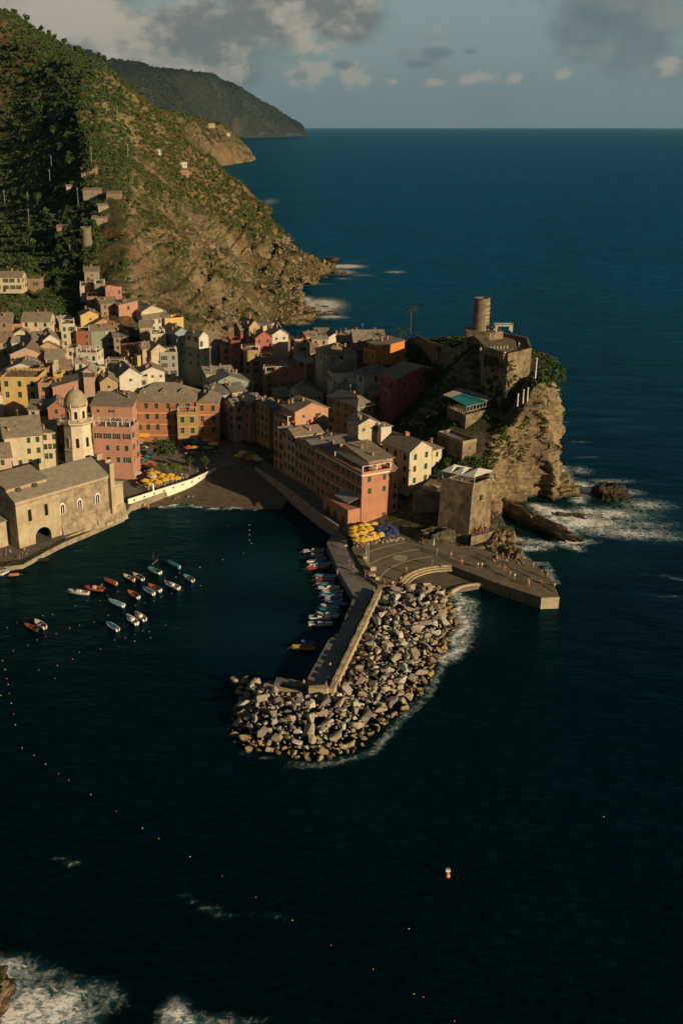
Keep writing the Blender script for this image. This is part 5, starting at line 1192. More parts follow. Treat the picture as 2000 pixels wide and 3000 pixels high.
for j in range(3):
    c0=exn*(-.3)+eyn*(-.2)+ (ey*(j/3) if j<3 else z0)
    w1=exn*(ex.length+.8);w2=ey/3
    if j==0: base=[c0,c0+w1,c0+w1+w2*1.15,c0+w2*1.15]
    else: base=[c0+w2*.16,c0+w1*.8+w2*.16,c0+w1*.8+w2*1.1,c0+w2*1.1]
    mid=sum(base,z0)/4+Vector((0,0,21.4));bz=[p+Vector((0,0,20.)) for p in base]
    f.poly([tuple(p) for p in bz]+[tuple(mid)],((0,1,4),(1,2,4),(2,3,4),(3,0,4)))
f.build('tent_roof',mat('tent_canvas',(.50,.48,.44),(.42,.40,.36),1,.8),bs)
f=MB()
for p in (z0,ex,ex+ey*.38,ey*.38,ey*.7,ey,ex*.8+ey): f.box(p.x-.07+.3,p.x+.07+.3,p.y-.07,p.y+.07,17.2,20.1)
f.build('tent_post',M_metal,bs)
# small awnings and the lower balcony bar
def awn(P,k,z,name,label,m,zt=.5,legs=2.4,n=4):
    pts=[at(*((k,)+p+(z,))) for p in P];c=sum(pts,Vector((0,0,0)))/len(pts);r=empty(name,(c.x,c.y,z-legs),0,label,'awning')
    f=MB();b=[p-c+Vector((0,0,legs)) for p in pts];nn=len(b);f.poly([tuple(p) for p in b]+[(0,0,legs+zt)],[(i,(i+1)%nn,nn) for i in range(nn)]);f.build('canvas',m,r)
    f=MB()
    for p in b: q_=p*.93;f.box(q_.x-.05,q_.x+.05,q_.y-.05,q_.y+.05,0,legs+.02)
    f.build('frame',M_dkmetal,r);return r
M_canb=mat('canvas_brown',(.40,.24,.14),None,1,.85)
awn([(665,745),(780,785),(842,750),(842,710),(750,692)],8,9.5,'balcony_awning','peach awning over the crowded balcony at the bastion foot',M_canb)
awn([(245,605),(318,632),(368,585),(290,565)],8,13,'terrace_awning','small tan awning left of the bastion tent',M_canb)
awn([(300,510),(400,520),(490,470),(430,440)],8,19.5,'terrace_awning','beige awning between the cream annex and the bastion tent',mat('canvas_beige',(.42,.37,.28),None,1,.85))
bq=[at(8,660,800,5),at(8,760,860,5),at(8,830,800,5)]
f=MB();P=[at(8,600,975,6.),at(8,720,945,6.),at(8,812,915,6.),at(8,835,800,6.),at(8,700,800,6.),at(8,620,880,6.)]
f.prism(ccw([tuple(p.xy) for p in P]),.0,6.0);tag(f.build('rock_balcony',M_fort),'stone balcony ledge with people at the foot of the bastion','balcony')
f=MB();P2=[Vector((p.x,p.y,0)) for p in P]
for a,b in zip(P2[:3],P2[1:4]): rail(f,a,b,6.,4,1.)
tag(f.build('balcony_railing',M_dkmetal),'dark railing round the balcony at the bastion foot','railing')
f=MB();M_rough=M_fort
P=[at(8,830,800,6.3)+Vector((-4,1,0)),at(8,812,915,6)+Vector((-3.6,1,0)),at(8,700,830,6)+Vector((-.5,2.5,0)),at(8,700,760,6)]
# stone house on the cliff right of the annex
g0=at(8,530,285,20);sh_=h(8,535,265,640,22,30,12,'t',0,'stone','','stone battlemented house built against the castle rock',wk='t',cols=1,rows=1,scols=2,name='cliff_house',H=11)
for c_ in sh_.children:
    if c_.name.startswith('wall'): c_.data.materials[0]=M_fort
# retaining walls between bastion and cream house
tag(MB().prism(ccw([tuple(at(8,*p,12).xy) for p in ((150,640),(370,660),(610,600),(590,480),(380,470),(300,520))]),2,12).build('terrace_wall',M_fort),'dark rubble retaining wall left of the bastion','wall')
# ---------------------------------------------------------------- rocks
def rock_mesh(seed,n=16,sq=.92):
    r=random.Random(seed);bm=bmesh.new();vs=[]
    e=Vector((1,r.uniform(.62,.95),r.uniform(.5,.85)))
    for i in range(n):
        v=Vector((r.gauss(0,1),r.gauss(0,1),r.gauss(0,1))).normalized();m_=max(abs(c) for c in v);v=v.lerp(v/m_*.8,sq)*r.uniform(.82,1.05)
        vs.append(bm.verts.new(Vector((v.x*e.x,v.y*e.y,v.z*e.z))))
    res=bmesh.ops.convex_hull(bm,input=bm.verts)
    bmesh.ops.delete(bm,geom=[g for g in res['geom_interior'] if isinstance(g,bmesh.types.BMVert)],context='VERTS')
    bmesh.ops.bevel(bm,geom=list(bm.edges),offset=.025,segments=1,affect='EDGES')
    me=bpy.data.meshes.new('boulder');bm.to_mesh(me);bm.free();return me
m,q,b=newmat('boulder_rock');oi=q.add('ShaderNodeObjectInfo').outputs['Random'];ri=q.add('ShaderNodeNewGeometry').outputs['Random Per Island']
v=pos(q);f_=q.m('FRACT',q.m('ADD',q.m('MULTIPLY',oi,7.3),q.m('MULTIPLY',ri,3.1)))
col=q.ramp(f_,[(0,(.13,.12,.105)),(.2,(.26,.22,.16)),(.4,(.42,.35,.25)),(.52,(.30,.235,.15)),(.66,(.50,.45,.35)),(.78,(.30,.19,.13)),(.88,(.62,.57,.48)),(1,(.16,.15,.135))])
n1=q.noise(v,1.3,6,.65);n2=q.noise(q.mapping(v,(1,1,2.5),(.4,.2,.3)),2.5,5,.7)
col=q.mix(q.m('MULTIPLY',q.ss(n2,.45,.7),.55),col,(.12,.10,.075));col=q.mix(q.m('MULTIPLY',q.ss(n1,.5,.75),.4),col,(.45,.40,.31))
sz=q.add('ShaderNodeSeparateXYZ');q.put(sz.inputs[0],v);wz=q.m('ADD',sz.outputs[2],q.m('MULTIPLY',q.m('SUBTRACT',n1,.5),1.6))
col=q.mix(q.m('MULTIPLY',q.ss(wz,1.7,.7),.75),col,(.24,.15,.035));col=q.mix(q.ss(wz,.55,.15),col,(.03,.025,.015))
q.put(b.inputs['Base Color'],col);b.inputs['Roughness'].default_value=.88;q.put(b.inputs['Normal'],q.bump(q.m('ADD',n1,n2),.6,.25));M_rock=m
RM=[rock_mesh(i,r_n) for i,r_n in enumerate([11,13,10,14,12,11,13,12,15,10,12,11])]
for me in RM: me.materials.append(M_rock)
WL=[XY(10,885,55,0),XY(10,1000,45,0),XY(10,1100,40,0),XY(10,1250,45,0),XY(10,1320,90,0),XY(10,1310,180,0),XY(10,1370,260,0),XY(10,1300,330,0),XY(10,1290,400,0),XY(10,1230,480,0),XY(10,1200,600,0),XY(10,1110,690,0),XY(10,1000,790,0),XY(10,880,880,0),XY(10,790,975,0),XY(10,590,1040,0),XY(10,420,1030,0),XY(10,270,990,0),XY(10,130,975,0),XY(10,60,880,0),XY(10,60,760,0),XY(10,100,690,0),XY(10,50,610,0),XY(10,80,575,0),XY(10,200,580,0),XY(10,240,610,0),XY(10,440,650,0),XY(10,500,640,0),XY(10,610,640,0)]
crest=[Vector(XY(10,900,60,2)),Vector(XY(10,640,600,2)),Vector(XY(10,500,660,2)),Vector(XY(10,130,600,1))]
def dseg(p,a,b):
    t=max(0,min(1,(p-a).dot(b-a)/(b-a).length_squared));return (p-(a+(b-a)*t)).length
def edge_d(p): return min(dseg(p,Vector(WL[i]),Vector(WL[(i+1)%len(WL)])) for i in range(len(WL)))
placed=[]
rr_=random.Random(11)
xs=[p[0] for p in WL];ys=[p[1] for p in WL]
for size_pass,(rmin,rmax,tries) in enumerate(((1.3,2.1,520),(.9,1.3,5000),(.5,.8,9000),(.32,.45,5000))):
    for _ in range(tries):
        p=Vector((rr_.uniform(min(xs),max(xs)),rr_.uniform(min(ys),max(ys))))
        if not inside(p.x,p.y,WL):continue
        if inside(p.x,p.y,pier_pts) or inside(p.x,p.y,pl):continue
        r=rr_.uniform(rmin,rmax);ok=True
        for q_,r2,_z in placed:
            if (p-q_).length<(r+r2)*(.74 if size_pass<3 else .6): ok=False;break
        if ok: placed.append((p,r,0))
rockT=[]
for p,r,_ in placed:
    e=edge_d(p);dc=min(dseg(p,a,b) for a,b in zip(crest[:-1],crest[1:]))
    z=min(2.6,.15+e*.42)+rr_.uniform(-.25,.45)-.1*(r<.6)
    rockT.append((p,r,z))
rockT.sort(key=lambda t:-t[1])
def rmat(p,r,z,rg):
    return Matrix.Translation((p.x,p.y,z))@Matrix.Rotation(rg.uniform(0,6.3),4,'Z')@Matrix.Rotation(rg.uniform(-.5,.5),4,'X')@Matrix.Diagonal((r*rg.uniform(.9,1.3),r*rg.uniform(.85,1.1),r*rg.uniform(.8,1.05),1))
for p,r,z in rockT[:295]:
    o=bpy.data.objects.new('boulder',rr_.choice(RM));link(o);o.matrix_world=rmat(p,r,z,rr_);tag(o,'large quarried boulder in the breakwater heap beside the pier','boulder','boulders of the breakwater')
def merge(name,items,mats,label=None,cat=None,kind='stuff',smooth=False):
    """items: (mesh, matrix) -> one mesh object of triangles/ngons"""
    V=[];Fc=[];
    for me,M in items:
        b=len(V);V+= [tuple(M@v.co) for v in me.vertices];Fc+=[tuple(b+i for i in p.vertices) for p in me.polygons]
    me=bpy.data.meshes.new(name);me.from_pydata(V,[],Fc);me.materials.append(mats);me.update()
    o=bpy.data.objects.new(name,me);link(o);return tag(o,label,cat,None,kind)
small=[(rr_.choice(RM),rmat(p,r,z,rr_)) for p,r,z in rockT[295:]]
for _ in range(900):   # stones filling the gaps beneath
    p=Vector((rr_.uniform(min(xs),max(xs)),rr_.uniform(min(ys),max(ys))))
    if inside(p.x,p.y,WL) and not inside(p.x,p.y,pier_pts) and not inside(p.x,p.y,pl):
        r=rr_.uniform(.6,1.1);small.append((rr_.choice(RM),rmat(p,r,min(1.9,edge_d(p)*.4)-.45,rr_)))
merge('rubble_stones',small,M_rock,'smaller broken stones filling the breakwater heap','rubble')
# natural rocks: bathing rock, islets, slab, shore boulders
def crag(name,c,s,label,seed,m=None,cat='rock',rot=0,group=None,fl=.55):
    bm=bmesh.new();bmesh.ops.create_icosphere(bm,subdivisions=5,radius=1);o_=Vector((seed*7.3,seed*3.1,0))
    for v in bm.verts:
        n=v.co.normalized();k=1+.42*mn.fractal(n*1.6+o_,.8,2.1,6)+.22*(abs(mn.noise(n*3.2+o_))-.3);m_=max(abs(n.x),abs(n.y),abs(n.z));n2=n.lerp(n/m_*.8,.5)
        st=.07*mn.noise(Vector((n.x*1.,n.y*1.,n.z*7+seed)))
        v.co=Vector((n2.x*(k+st)*s[0],n2.y*(k+st)*s[1],n2.z*k*s[2]))
    me=bpy.data.meshes.new(name);bm.to_mesh(me);bm.free();me.materials.append(m or M_cliff);o=bpy.data.objects.new(name,me);link(o);o.location=c;o.rotation_euler=(0,0,rot);tag(o,label,cat,group);return o
crag('bathing_rock',(57.2,262,0.6),(5.4,8.5,4.6),'craggy brown rock below the bastion balcony where bathers climb',1)
crag('bathing_rock',(58.5,251.5,.2),(5.,7,3.9),'lower wedge of dark rock between the bastion and the bathers jetty',2)
M_dark=rockmat('wet_dark_rock',(.07,.055,.04),(.03,.025,.02),(.03,.03,.02),.1);p=at(0,1398,1140,0);crag('sea_rock',(p.x,p.y,-.3),(5.6,4.2,3.9),'dark isolated rock in the surf off the headland',3,M_dark)
p=at(8,1350,815,0);crag('sea_rock',(p.x,p.y,-.4),(4.6,1.6,1.4),'low jagged rock awash in white foam near the cliff cave',4,rot=-.3)
crag('rubble_slope',(43.5,262.5,1.5),(9.5,3.6,5.5),'dark rubble slope between the bastion and the plaza walkway',9,M_soil);a=at(8,800,640,4);b=at(8,1385,1025,0);mid=(a+b)/2;crag('rock_slab',(mid.x-1.0,mid.y+1,.2),((b-a).length*.54,2.9,3.2),'long sloping rock spur running into the surf below the cave',5,rot=math.atan2(b.y-a.y,b.x-a.x))
p=at(0,1290,1140,0);crag('cliff_foot_rock',(p.x-1,p.y+2,0),(7,4,3.8),'broken rock shelf at the right foot of the cliff',6)
p=at(15,0,1740,0);crag('shore_rock',(p.x-5,p.y+1,-.6),(6.,7,3.0),'brown rock lit by the sun in the bottom left surf',7)
p=at(18,560,900,0);crag('shore_rock',(p.x,p.y,-.55),(3.2,1.2,.9),'flat wet ledge in the water below the church arch',8,rot=.3)
for i,(x,y,s_) in enumerate(((735,722,5),(760,720,3.5),(700,716,6),(745,706,2.5),(690,735,8),(668,745,6),(778,628,5))):
    p=at(0,x,y,0);crag('sea_rock',(p.x,p.y,-.2),(s_*1.3,s_,s_*.45),['dark wave-washed rock in the foam, right end of the bay','small dark rock just right of the largest foam rock','dark rock hugging the bay shore','tiny rock high in the bay foam','broad dark rock at the near end of the bay','dark rock nearest the village in the bay','small dark rock off the far rocky point'][i],20+i)
# scree boulders along the hill foot
rg=random.Random(3);sc=[];big=[]
hp=HO
for _ in range(2200):
    u=rg.uniform(8.6,14.9)/16;v_=rg.random()**2.6*.26;a_=hp[int(u*429),int(v_*229)]
    s_=rg.uniform(.4,1.2)*(1.1+rg.random()**4*2.4)
    sc.append((s_,rg.choice(RM),rmat(Vector((a_[0],a_[1])),s_,a_[2]+s_*.2,rg)))
sc.sort(key=lambda t:-t[0])
M_scree=mat('scree_rock',(.22,.17,.10),(.12,.09,.055),.25,.95,.7,2)
RM2=[]
for me in RM[:4]:
    c=me.copy();c.materials.clear();c.materials.append(M_scree);RM2.append(c)
for s_,me,M in sc[:24]:
    o=bpy.data.objects.new('scree_boulder',rg.choice(RM2));link(o);o.matrix_world=M;tag(o,'large fallen boulder on the scree at the hill foot behind the village','boulder','boulders on the scree slope')
merge('scree',[(me,M) for _,me,M in sc[24:]],M_scree,'mass of fallen stones along the foot of the hill','scree')
# ================================================================ small houses packed between the others
fr_=random.Random(77);fp=[(r.location.xy.copy(),max(r['_w'],r['_d'])*.5) for r in HOUSES];nf_=0
wc_=['cream','white','tan','rose','pink','grey','ochre','salmon','brown','cream','white','tan'];rc_=['slate','slate','grey','brown','light']
def filler(x,y,w,d,Hh,yaw,lb,grp):
    g0_=Gz(x,y)-.5;y_=R(yaw);root=empty('house',(x,y,g0_),y_,lb,'house',grp);H=Hh+.5
    kind=fr_.choice('gffs');rise=fr_.uniform(1.2,2.2);f=MB();f.box(-w/2,w/2,-d/2,d/2,0,H)
    f.f=[q for i,q in enumerate(f.f) if i!=1]
    if kind=='g': f.poly([(-w/2,-d/2,H),(-w/2,d/2,H),(-w/2,0,H+rise),(w/2,-d/2,H),(w/2,d/2,H),(w/2,0,H+rise)],((0,1,2),(3,5,4),(0,2,5,3),(1,4,5,2)))
    elif kind=='f': f.poly([(-w/2,-d/2,H),(w/2,-d/2,H),(0,-d/2,H+rise),(-w/2,d/2,H),(w/2,d/2,H),(0,d/2,H+rise)],((0,1,2),(3,5,4),(0,2,5,3),(1,4,5,2)))
    else: f.poly([(-w/2,-d/2,H),(-w/2,d/2,H),(-w/2,d/2,H+rise),(w/2,-d/2,H),(w/2,d/2,H),(w/2,d/2,H+rise)],((0,2,1),(3,4,5),(1,2,5,4)))
    f.build('wall',wallmat(fr_.choice(wc_)),root);ro=roof_mesh(kind,w,d,rise,.35).build('roof',roofmat(fr_.choice(rc_)),root,(0,0,H+.01));chimney(ro,fr_.uniform(-.3,.3)*w,0,rise*.6)
    for r_ in range(int(H/3)):
        for i in range(max(1,int(w/2.6))):
            if fr_.random()<.75:add_window(root,((i+.5)/max(1,int(w/2.6))*w-w/2,-d/2,H-2.3-r_*3),0,'s',None,fr_.choice('ccx'))
        sx=-1 if x>0 else 1
        for i in range(max(1,int(d/3.4))):
            if fr_.random()<.7:add_window(root,(sx*w/2,(i+.5)/max(1,int(d/3.4))*d-d/2,H-2.3-r_*3),sx*math.pi/2,'s',None,fr_.choice('ccx'))
    root['_w']=w;root['_d']=d;root['_H']=H;HOUSES.append(root)
for _ in range(6000):
    if nf_>=75:break
    x,y=fr_.uniform(-128,42),fr_.uniform(318,486)
    if x>-18 and y<346 and x<8:continue
    street=abs((x+24+(y-355)*.25))<5 and y<470     # lane running up from the square
    if street or y<360 and x<-10:continue
    if inside(x,y,[(-60,290),(-8,330),(-14,362),(-60,362)]):continue
    if x>18 and y<335 or x>30 and y>395 or x<-110 and y>478:continue
    if y>470 and -60<x<0:continue
    w,d=fr_.uniform(4.5,7.5),fr_.uniform(6,9)
    if any((Vector((x,y))-c).length<(r+max(w,d)*.5)*.80 for c,r in fp):continue
    z=Gz(x,y)
    if z<2.5:continue
    hh=fr_.uniform(6,10.5) if x<10 else fr_.uniform(5,7.5)
    filler(x,y,w,d,hh,fr_.choice((0,8,18,26,30)),'small slate roofed house squeezed between the larger village houses','small houses filling the village');fp.append((Vector((x,y)),max(w,d)*.5));nf_+=1
print('fillers',nf_)
# ================================================================ trees and vegetation
def tree_mesh(seed,h,r,n,size,m,spread=.5):
    rs=np.random.RandomState(seed);rg=random.Random(seed);lobes=[]
    for i in range(7):
        a=rg.uniform(0,6.3);d=rg.uniform(.2,.75)*r;z=h*rg.uniform(.5,.95)
        lobes.append((math.cos(a)*d,math.sin(a)*d,z,r*rg.uniform(.3,.52),r*rg.uniform(.3,.52),r*rg.uniform(.25,.45)))
    lobes.append((0,0,h*.78,r*.55,r*.55,h*.25))
    V,Fq=leafcloud(lobes,n,size,rs);cr=npmesh('crown',V,Fq,m)
    f=MB();f.tube([(0,0,-1),(.05*r,0,h*.3),(0,.06*r,h*.6),(0,0,h*.85)],[h*.035,h*.028,h*.02,.03],6)
    for l in lobes[:6]: f.tube([(0,0,h*rg.uniform(.3,.5)),(l[0]*.5,l[1]*.5,l[2]*.8),(l[0],l[1],l[2])],[h*.014,h*.009,.02],4)
    return cr,f.mesh('trunk',M_bark)
def put_tree(pair,p,s,label,name='tree',cat='tree',group=None,rz=None):
    r=empty(name,p,rnd.uniform(0,6) if rz is None else rz,label,cat,group);r.scale=(s,)*3
    inst('crown',pair[0],r);inst('trunk',pair[1],r);return r
T_sq=tree_mesh(1,8,4.2,1500,.42,M_leafd)
p=at(5,455,1250,3.4);put_tree(T_sq,p,1.05,'big dark leafy tree in the square beside the red palace')
T_l=tree_mesh(2,5,2.1,700,.3,M_leafl)
for x,y,s,lb in((445,1385,.95,'light green round tree behind the yellow umbrellas, left one'),(575,1385,.9,'light green round tree behind the yellow umbrellas, right one')):
    put_tree(T_l,at(5,x,y,3.2),s,lb)
T_s=tree_mesh(3,5,1.7,420,.3,M_leafd)
for x,y,lb in((720,1330,'small dark tree in the shaded square, left one'),(878,1320,'small dark tree in the shaded square beside the beach wall end')):
    put_tree(T_s,at(5,x,y,3.2),1,lb)
# palms
def palm_mesh(h,seed,fr=26,L=2.6):
    rg=random.Random(seed);f=MB()
    for i in range(fr):
        a=2*math.pi*i/fr+rg.uniform(-.2,.2);up=rg.uniform(-.5,1.1);l=L*rg.uniform(.8,1.15);pts=[]
        for k in range(6):
            t=k/5;pts.append(Vector((math.cos(a)*l*t,math.sin(a)*l*t,h+up*l*t*.9-l*.75*t*t)))
        sd_=Vector((-math.sin(a),math.cos(a),0))
        for k in range(5):
            for q_ in range(3):
                t=(q_+.5)/3;p0=pts[k].lerp(pts[k+1],t);d=(pts[k+1]-pts[k]).normalized();w=.42*(1-.55*(k+t)/5)
                for s in(-1,1): f.poly([p0-d*.05,p0+d*.09,p0+sd_*s*w+d*.22+Vector((0,0,-.14))],((0,1,2),))
    t=MB();t.tube([(0,0,-1),(.12,0,h*.4),(0,.05,h)],[.24,.17,.14],7)
    for i in range(10):
        z=h*(.1+.085*i);t.tube([(0.05,0,z),(0.05,0,z+.06)],[.24,.2],7)
    return f.mesh('crown',M_leafd),t.mesh('trunk',M_bark)
pb=at(7,265,430,35)
put_tree(palm_mesh(9,1,34,3.0),atY(7,266,445,392),1,'tall palm with a slim trunk against the sea left of the castle','palm_tree','palm tree')
put_tree(palm_mesh(3.2,2,40,4.2),atY(7,190,500,384),1,'short bushy palm beside the tall one above the orange house','palm_tree','palm tree')
put_tree(palm_mesh(4.2,3,26,2.4),atY(14,705,330,445),1,'small palm on the ridge behind the brown roofed house','palm_tree','palm tree')
put_tree(palm_mesh(3.2,5,26,2.2),at(7,480,650,33),1,'young palm in the dark castle garden','palm_tree','palm tree')
# ---- scrub over the hills: one stuff object each
def scrub(name,pts,mats,label,leaves=34):
    """pts: (x,y,z,radius)"""
    rs=np.random.RandomState(4);P=np.array(pts);n=len(P);k=leaves
    d=rs.normal(size=(n,k,3));d/=np.linalg.norm(d,axis=2)[:,:,None];d[:,:,2]=np.abs(d[:,:,2])*.95-.12
    rad=P[:,3][:,None,None]
    sh=rs.uniform(.7,1.2,(n,1,3));sh[:,:,2]*=.85
    c=P[:,None,:3]+d*rad*sh*rs.uniform(.55,1.05,(n,k,1))
    a=rs.normal(size=(n,k,3));a/=np.linalg.norm(a,axis=2)[:,:,None]
    b=np.cross(a,d+rs.normal(size=(n,k,3))*.55);b/=np.linalg.norm(b,axis=2)[:,:,None]+1e-6
    s=rad*.42*rs.uniform(.6,1.4,(n,k,1))
    V=np.stack([c-a*s*.6-b*s*.4,c+a*s*.6-b*s*.4,c+b*s*.8],axis=2).reshape(-1,3)
    # one island value per bush: material uses position noise; leaves vary a little
    o=bpy.data.objects.new(name,npmesh(name,V,np.arange(len(V)).reshape(-1,3),mats));link(o);return tag(o,label,'vegetation' if label else None,None,'stuff')
rg=random.Random(21)
def hill_pts(arr,n,u0,u1,v0,v1,dens,r0,r1,rfun=None):
    nu,nv=arr.shape[:2];out=[];tries=0
    while len(out)<n and tries<n*8:
        tries+=1;u=rg.uniform(u0,u1);v_=rg.uniform(v0,v1);fu=u*(nu-1);fv=v_*(nv-1);i=min(int(fu),nu-2);j=min(int(fv),nv-2)
        a=arr[i,j];b=arr[i+1,j];c=arr[i,j+1];p=a+(b-a)*(fu-i)+(c-a)*(fv-j)
        if p[2]<1.5:continue
        w=dens(u,v_,p)
        if rg.random()>w:continue
        s=rfun(p) if rfun else 1
        out.append((p[0],p[1],p[2],rg.uniform(r0,r1)*s))
    return out
def dfun(u,v,p):
    U=u*16
    n=mn.fractal(Vector((p[0],p[1],p[2]))*.016,1,2,4);n2=mn.noise(Vector((p[0],p[1],p[2]*2))*.05)
    base=.62+n*1.2+n2*.5
    if U<5: base+=.75
    if U>8.5 and v<.28: base-=.9
    if 5<U<9 and v<.22: base-=.6
    if U>5: base+=.12
    if U>13 and v<.5: base-=.8
    return max(0,min(1,base))
pts=hill_pts(HO,30000,0,1,.02,.98,dfun,.7,2.0,lambda p:1+max(0,(p[1]-620)/900))
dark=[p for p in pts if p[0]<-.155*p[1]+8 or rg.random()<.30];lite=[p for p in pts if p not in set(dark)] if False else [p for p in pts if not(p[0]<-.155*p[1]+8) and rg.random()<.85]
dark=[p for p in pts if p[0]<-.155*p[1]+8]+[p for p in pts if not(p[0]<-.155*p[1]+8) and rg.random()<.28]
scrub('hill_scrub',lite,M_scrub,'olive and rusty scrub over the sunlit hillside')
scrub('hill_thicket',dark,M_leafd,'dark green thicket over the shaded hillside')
scrub('coast_scrub',hill_pts(H2O,900,0,1,.15,.98,lambda u,v,p:.8,2,4.5)+hill_pts(H3O,4200,0,1,.1,.98,lambda u,v,p:max(0,min(1,.6+mn.noise(Vector(p)*.004)*1.5-(.5 if v<.25 else 0))),4,9),M_scrub,'scrub on the farther headlands',22)
M_fl=leafmat('distant_foliage',[(0,(.012,.022,.016)),(1,(.03,.04,.026))]);scrub('distant_scrub',hill_pts(H4O,5000,0,1,.08,.98,lambda u,v,p:max(0,min(1,.6+mn.noise(Vector(p)*.0012)*1.5)),7,18),M_fl,'woods on the most distant headland',16)
# garden of the castle slope and cliff tufts
gp=[]
for _ in range(7000):
    x,y=rg.uniform(28,88),rg.uniform(284,410)
    if not inside(x,y,[(24,330),(30,300),(44,287),(60,286),(66,300),(84,306),(88,335),(80,362),(60,395),(44,405),(30,385)]):continue
    if inside(x,y,[(59.5,334),(60,315),(64,302),(70,303),(78,316),(78,332),(66,346)]):continue
    if any((Vector((x,y))-Vector(r.location.xy)).length<min(r['_w'],r['_d'])*.5+1 for r in HOUSES):continue
    if (Vector((x,y))-Vector((56,299))).length<8: continue
    n=mn.noise(Vector((x*.12,y*.12,0)))
    if n<-.25 and rg.random()<.6:continue
    gp.append((x,y,Gz(x,y),rg.uniform(.35,1.15)*(1.4 if rg.random()<.1 else 1)))
scrub('garden_shrubs',gp,M_leafd,'dark garden shrubs on the terraced castle slope',36)
cp=[]
cv_=np.array([v.co for v in cliff.data.vertices]);nn_=len(RR)
for _ in range(5200):
    i=rg.randrange(int(nn_*.05),int(nn_*.72));j=int(rg.random()**1.6*44);p=cv_[j*nn_+i]
    w=mn.noise(Vector(p)*.14)+mn.noise(Vector(p)*.4)*.5-j*.014+(.35 if p[0]<72 else 0)
    if w<-.12 or p[2]<5:continue
    cp.append((p[0],p[1],p[2],rg.uniform(.3,.95)))
for _ in range(1500):   # ivy on the castle wall
    a_,b_=((60.5,316),(fc.x,fc.y)) if rg.random()<.75 else ((fc.x,fc.y),(69,fc.y+2.5));t=rg.random();z=rg.uniform(24,43.5)
    if mn.noise(Vector((t*9,z*.25,3)))<-.05+ (z-24)*.012:continue
    cp.append((a_[0]+(b_[0]-a_[0])*t,a_[1]+(b_[1]-a_[1])*t-.2,z,rg.uniform(.3,.8)))
for _ in range(0):
    r=RR[rg.randrange(12,len(RR)-20)];t=rg.random()**1.7*.75;w=1-t
    if mn.noise(Vector((r[0]*.2,r[1]*.2,t*5)))<-.02+t*.35:continue
    cp.append((r[0]*(1-t)+r[3]*t+rg.uniform(-.2,.6),r[1]*(1-t)+r[4]*t-rg.uniform(0,.8),(r[2]+3)*(1-t)-3,rg.uniform(.35,1.25)))
scrub('cliff_scrub',[p for p in cp if p[2]>12],M_scrub,'yellow green scrub hanging over the cliff edge',34)
vp=[]
for _ in range(420):
    x,y=rg.uniform(-125,15),rg.uniform(385,470);vp.append((x,y,Gz(x,y)+.2,rg.uniform(.6,1.6)))
scrub('courtyard_greenery',vp,M_leafd,'greenery in the yards between the houses',30)
# individual trees of the shaded hillside and valley
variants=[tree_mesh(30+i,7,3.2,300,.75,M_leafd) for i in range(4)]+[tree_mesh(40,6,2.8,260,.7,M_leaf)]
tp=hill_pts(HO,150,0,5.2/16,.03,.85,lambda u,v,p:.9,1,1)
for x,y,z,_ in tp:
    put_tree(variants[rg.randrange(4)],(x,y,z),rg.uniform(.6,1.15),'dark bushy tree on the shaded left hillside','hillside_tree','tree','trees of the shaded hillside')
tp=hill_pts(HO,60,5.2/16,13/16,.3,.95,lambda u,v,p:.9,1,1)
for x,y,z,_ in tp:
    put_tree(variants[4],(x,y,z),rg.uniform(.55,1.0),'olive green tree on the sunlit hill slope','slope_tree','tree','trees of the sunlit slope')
for x,y in((-118,497),(-104,484),(-98,489),(-108,494),(-137,482),(-128,478),(-113,480),(-142,500),(-101,520),(-92,492)):
    put_tree(variants[rg.randrange(4)],(x,y,Gz(x,y)-.3),rg.uniform(.8,1.3),'dark tree in the gully between the cream villa and the cliff houses','gully_tree','tree','trees of the village gully')
GT=tree_mesh(60,5.5,2.4,420,.4,M_leafd),tree_mesh(61,4.5,2.2,380,.36,M_leaf)
for i,(k,x,y,z,s,j,lb) in enumerate([(6,1180,380,20,1.,1,'reddish green tree behind the small cream cottage'),(6,1265,430,19,1.1,1,'olive tree right of the small white awning house'),(7,430,1150,22,1.,0,'slim garden tree below the cliff restaurant'),(7,245,540,31,1.,0,'round green tree beside the bright orange house'),(7,470,900,25,1.2,0,'dark tree right of the crimson house'),(7,390,930,23,1.3,0,'dark tree at the corner of the crimson house'),(7,620,600,38,1.1,0,'dark tree under the castle garden path'),(7,850,800,27,.9,0,'dark tree at the foot of the castle wall'),(7,230,1200,18,1.,1,'green tree above the harbour row roofs'),(7,620,1230,18,.9,0,'dark tree above the battlemented stone house')]):
    p=at(k,x,y,z);put_tree(GT[j],(p.x,p.y,Gz(p.x,p.y)-.3),s,lb,'garden_tree')
# ================================================================ things on the hill
HH=[(1,370,745,460,790,'stone','long roofless stone terrace building high on the slope',5),(1,300,840,340,870,'cream','small cream hut on the slope left of the terraces',4),(1,375,870,478,890,'grey','long grey house with a row of pillars on the slope',4.5),(1,488,870,570,900,'stone','low stone house right of the long grey pillared one',4.5),(1,445,945,505,960,'tan','little tan house below the long grey pillared one',4),(1,415,990,500,1005,'tan','tan house with a wide flat pale roof on the slope',4),(1,255,1050,350,1060,'brown','long dark shaded house left of the small round tower',4.5),(1,320,1130,368,1140,'brown','dark brick house below the small round tower',4.5),(1,785,755,868,760,'white','white upper house of the sunlit hamlet on the slope',5),(1,812,790,872,795,'pink','pink lower house of the sunlit hamlet on the slope',5),(1,715,690,745,700,'white','tiny white house above left of the sunlit hamlet',4),(1,668,1130,705,1135,'tan','tiny brown hut on the rocky slope above the village',3.5),(1,955,580,992,582,'tan','tan house on the rim of the middle headland',12),(1,1040,618,1060,620,'cream','pale house at the end of the middle headland',9)]
